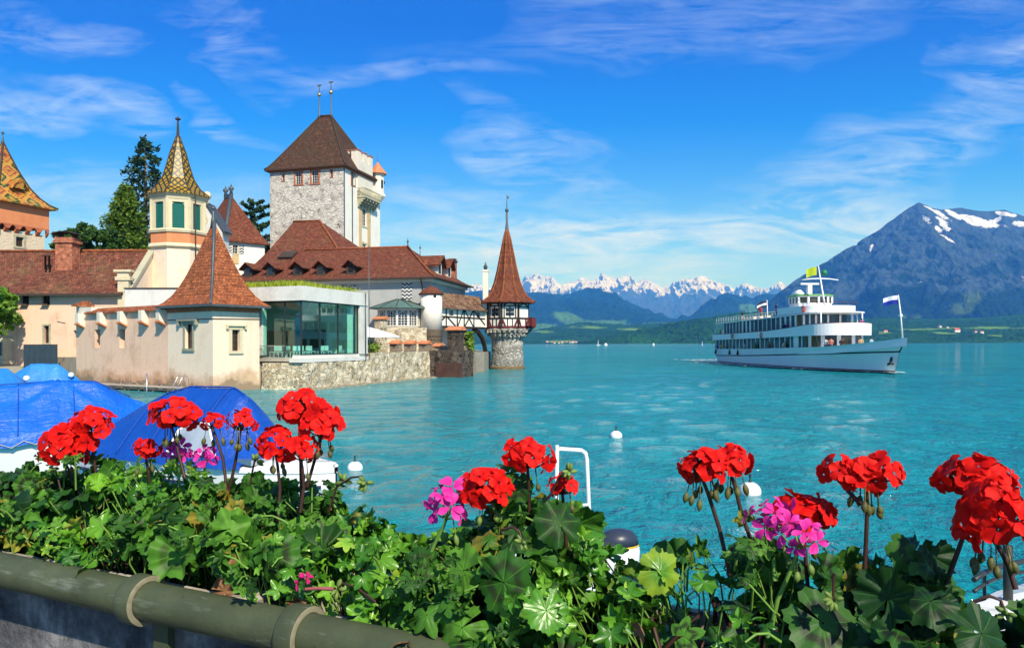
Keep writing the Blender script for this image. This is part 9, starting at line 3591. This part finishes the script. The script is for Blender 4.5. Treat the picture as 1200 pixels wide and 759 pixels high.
# flower heads -----------------------------------------------------------------
def head(plant, px, py, w, rx, ry, n, kind='red', stalk_to=None, buds=4, bud_dir=(0, 0, -1), face=None, fsize=0.50, stalk_mat=None, sparse=1.0, seed=0, label=None, petal_m=None, bud_green=False):
	rgx = np.random.RandomState(seed + int(px))
	s, w, z, Yd = fpx(px, py, w)
	c = np.array(fl(s, w, z))
	Rx, Ry = rx / F * Yd, ry / F * Yd
	p = plants[plant]
	view = np.array((-c[0], -c[1], H - c[2]))
	view /= np.linalg.norm(view)
	right = np.array((RD_.x, RD_.y, 0))
	depth = np.array((RN.x, RN.y, 0))
	umb = c - UP * Ry * 0.55 - right * Rx * 0.05
	nb, st = NB(), NB()
	T = FR_T if kind == 'red' else FP_T
	if kind == 'red':
		fsize, sparse, Rx, Ry, n = fsize * 0.90, sparse * 1.10, Rx * 0.97, Ry * 0.97, n + 3
	for k in range(n):
		g = (k + 0.5) / n
		ph = math.acos(1 - 1.62 * g)          # from the pole down past the equator
		an = k * 2.39996 + rgx.uniform(-0.3, 0.3)
		d = right * math.sin(ph) * math.cos(an) + depth * math.sin(ph) * math.sin(an) + UP * math.cos(ph)
		rad = rgx.uniform(0.52, 0.72) * sparse
		pos = c + right * (d @ right) * Rx * rad + UP * (d @ UP) * Ry * rad + depth * (d @ depth) * min(Rx, Ry) * rad
		nrm = d * 1.0 + view * 0.35 + UP * 0.15 + rgx.normal(size=3) * 0.28
		sz = min(Rx, Ry) * fsize * rgx.uniform(0.85, 1.15)
		nb.add(T[rgx.randint(6)], basis(nrm, rgx.uniform(0, 6.28)) * sz, pos)
		b2 = pos - nrm / np.linalg.norm(nrm) * sz * 0.15
		st.add(tube_np([umb, (umb + b2) / 2 + d * 0.004, b2], 0.0012, 0.0009, 4))
	ho = nb.build('flower_head', petal_m or (M_pred if kind == 'red' else M_ppink), p['t'], p['o'])
	if label:
		ho['label'] = label
	# main stalk down into the foliage
	if stalk_to is None:
		e = np.array(fl(s + rgx.uniform(-0.02, 0.02), 0.19, max(z_top(s) - 0.10, ZR)))
	else:
		s2, w2, z2, _ = fpx(stalk_to[0], stalk_to[1], w)
		e = np.array(fl(s2, w, z2))
	md = (umb + e) / 2 + right * rgx.uniform(-0.006, 0.006) + depth * 0.004
	st.add(tube_np([umb, umb * 0.7 + md * 0.3 + right * 0.001, md, e], 0.0023, 0.0030, 7))
	so = st.build('stalk', stalk_mat or M_stalk, ho, p['o'])
	bn = NB()
	for k in range(buds):
		an = k * 2.4 + rgx.uniform(-0.4, 0.4)
		o2 = right * math.cos(an) + depth * math.sin(an)
		tip = umb + o2 * rgx.uniform(0.010, 0.020) - UP * rgx.uniform(0.012, 0.026) * (1 if bud_dir[2] < 0 else -1)
		bn.add(tube_np([umb, umb + o2 * 0.012 + UP * 0.006, tip], 0.0010, 0.0009, 4))
		dd = -UP * (1 if bud_dir[2] < 0 else -1) + o2 * 0.25
		bn.add(ellip_np(tip, dd / np.linalg.norm(dd), rgx.uniform(0.012, 0.017), 0.0042))
	if buds:
		bn.build('bud', M_budg if bud_green else M_bud, ho, p['o'])
	return ho

def bud_cluster(plant, px, py, w, n, r, seed, green=True, stalk_to=None):
	rgx = np.random.RandomState(seed)
	s, w, z, Yd = fpx(px, py, w)
	c = np.array(fl(s, w, z))
	p = plants[plant]
	bn, st = NB(), NB()
	for k in range(n):
		d = rgx.normal(size=3)
		d /= np.linalg.norm(d)
		bn.add(ellip_np(c + d * r / F * Yd * 0.15, d, r / F * Yd * 0.9, r / F * Yd * 0.24))
	b_ = bn.build('bud_cluster', M_budg if green else M_bud, p['t'], p['o'])
	if stalk_to:
		s2, w2, z2, _ = fpx(stalk_to[0], stalk_to[1], w)
		e = np.array(fl(s2, w, z2))
		up = (c + e) / 2 + UP * 0.012
		st.add(tube_np([c, c * 0.7 + up * 0.3 + UP * 0.008, up, e], 0.0016, 0.0020, 5))
		st.build('stalk', M_stalk, b_, p['o'])

head(1, 77, 523, 0.15, 42, 30, 15, seed=1, buds=2)
head(1, 108, 498, 0.18, 36, 24, 13, seed=2, buds=3)
head(3, 203, 486, 0.15, 42, 26, 15, seed=3, stalk_to=(217, 560), buds=5)
head(2, 172, 526, 0.17, 28, 16, 9, seed=4, buds=3)
head(3, 250, 494, 0.17, 20, 14, 5, seed=5, stalk_to=(266, 575), buds=3)
head(3, 283, 494, 0.17, 26, 18, 7, seed=6, stalk_to=(268, 578), buds=6)
head(4, 352, 478, 0.18, 36, 26, 13, seed=7, buds=2)
head(4, 378, 496, 0.17, 30, 28, 12, seed=8, stalk_to=(360, 570), buds=4)
head(4, 325, 520, 0.15, 34, 26, 11, seed=9, stalk_to=(326, 610), buds=4)
head(4, 354, 527, 0.14, 22, 22, 6, seed=10, stalk_to=(352, 600), buds=2)
head(6, 620, 534, 0.17, 38, 25, 14, seed=11, buds=1)
head(6, 568, 573, 0.12, 40, 30, 15, seed=12, buds=4, bud_green=True)
head(6, 660, 568, 0.17, 22, 20, 7, seed=13, buds=2)
bud_cluster(6, 668, 553, 0.15, 10, 11, 5, True, (640, 590))
head(8, 824, 545, 0.16, 34, 25, 12, seed=14, stalk_to=(856, 676), buds=8, fsize=0.66)
head(8, 857, 540, 0.18, 25, 22, 9, seed=15, stalk_to=(890, 660), buds=7, sparse=1.1, fsize=0.66)
head(9, 942, 602, 0.19, 42, 27, 10, seed=16, buds=1, fsize=0.75)
head(10, 1018, 557, 0.17, 38, 24, 10, seed=17, stalk_to=(1011, 700), buds=8, sparse=1.05, fsize=0.80)
head(10, 984, 553, 0.17, 22, 18, 3, seed=18, stalk_to=(1008, 590), buds=0, sparse=1.1, fsize=0.9)
head(11, 1143, 562, 0.19, 48, 30, 14, seed=19, stalk_to=(1106, 690), buds=2, sparse=1.1, fsize=0.66)
head(11, 1166, 606, 0.13, 54, 46, 18, seed=20, stalk_to=(1190, 690), buds=8, fsize=0.54)
# magenta sprays
head(6, 524, 590, 0.10, 28, 33, 9, 'pink', (497, 668), 1, fsize=0.62, stalk_mat=M_stalkg, seed=21, bud_green=True)
head(9, 905, 608, 0.13, 34, 24, 9, 'pink', (908, 680), 2, fsize=0.66, stalk_mat=M_stalkg, seed=22, bud_green=True, sparse=1.2)
head(9, 938, 628, 0.12, 34, 26, 8, 'pink', (897, 765), 3, fsize=0.62, stalk_mat=M_stalkg, seed=23, bud_green=True, sparse=1.15)
head(2, 208, 530, 0.19, 26, 14, 8, 'pink', None, 0, fsize=0.85, stalk_mat=M_stalkg, seed=24)
head(2, 240, 535, 0.19, 22, 14, 7, 'pink', None, 0, fsize=0.85, stalk_mat=M_stalkg, seed=25)
head(5, 354, 681, 0.03, 12, 16, 2, 'pink', (392, 690), 0, fsize=0.9, stalk_mat=plain('pink_stalk', (0.35, 0.10, 0.10, 1), 0.5, 0.2, 60), seed=26, petal_m=M_pdeep)
for (px, py, w, n, r, sd, st_) in ((449 - 20, 545 + 20, 0.16, 9, 12, 31, (395, 570)), (402, 563, 0.16, 8, 11, 32, (385, 600)), (612, 635, 0.05, 8, 10, 33, (590, 620)), (976, 702, 0.06, 9, 13, 34, (978, 672)), (1178, 718, 0.05, 8, 13, 35, (1140, 705)), (62, 548, 0.15, 5, 8, 36, (75, 590)), (300, 540, 0.17, 7, 10, 37, (290, 590)), (395, 690, 0.02, 5, 12, 38, (440, 705))):
	s_ = s_at(px, w)
	bud_cluster(int(np.argmin(np.abs(ps - s_))), px, py, w, n, r, sd, True, st_)
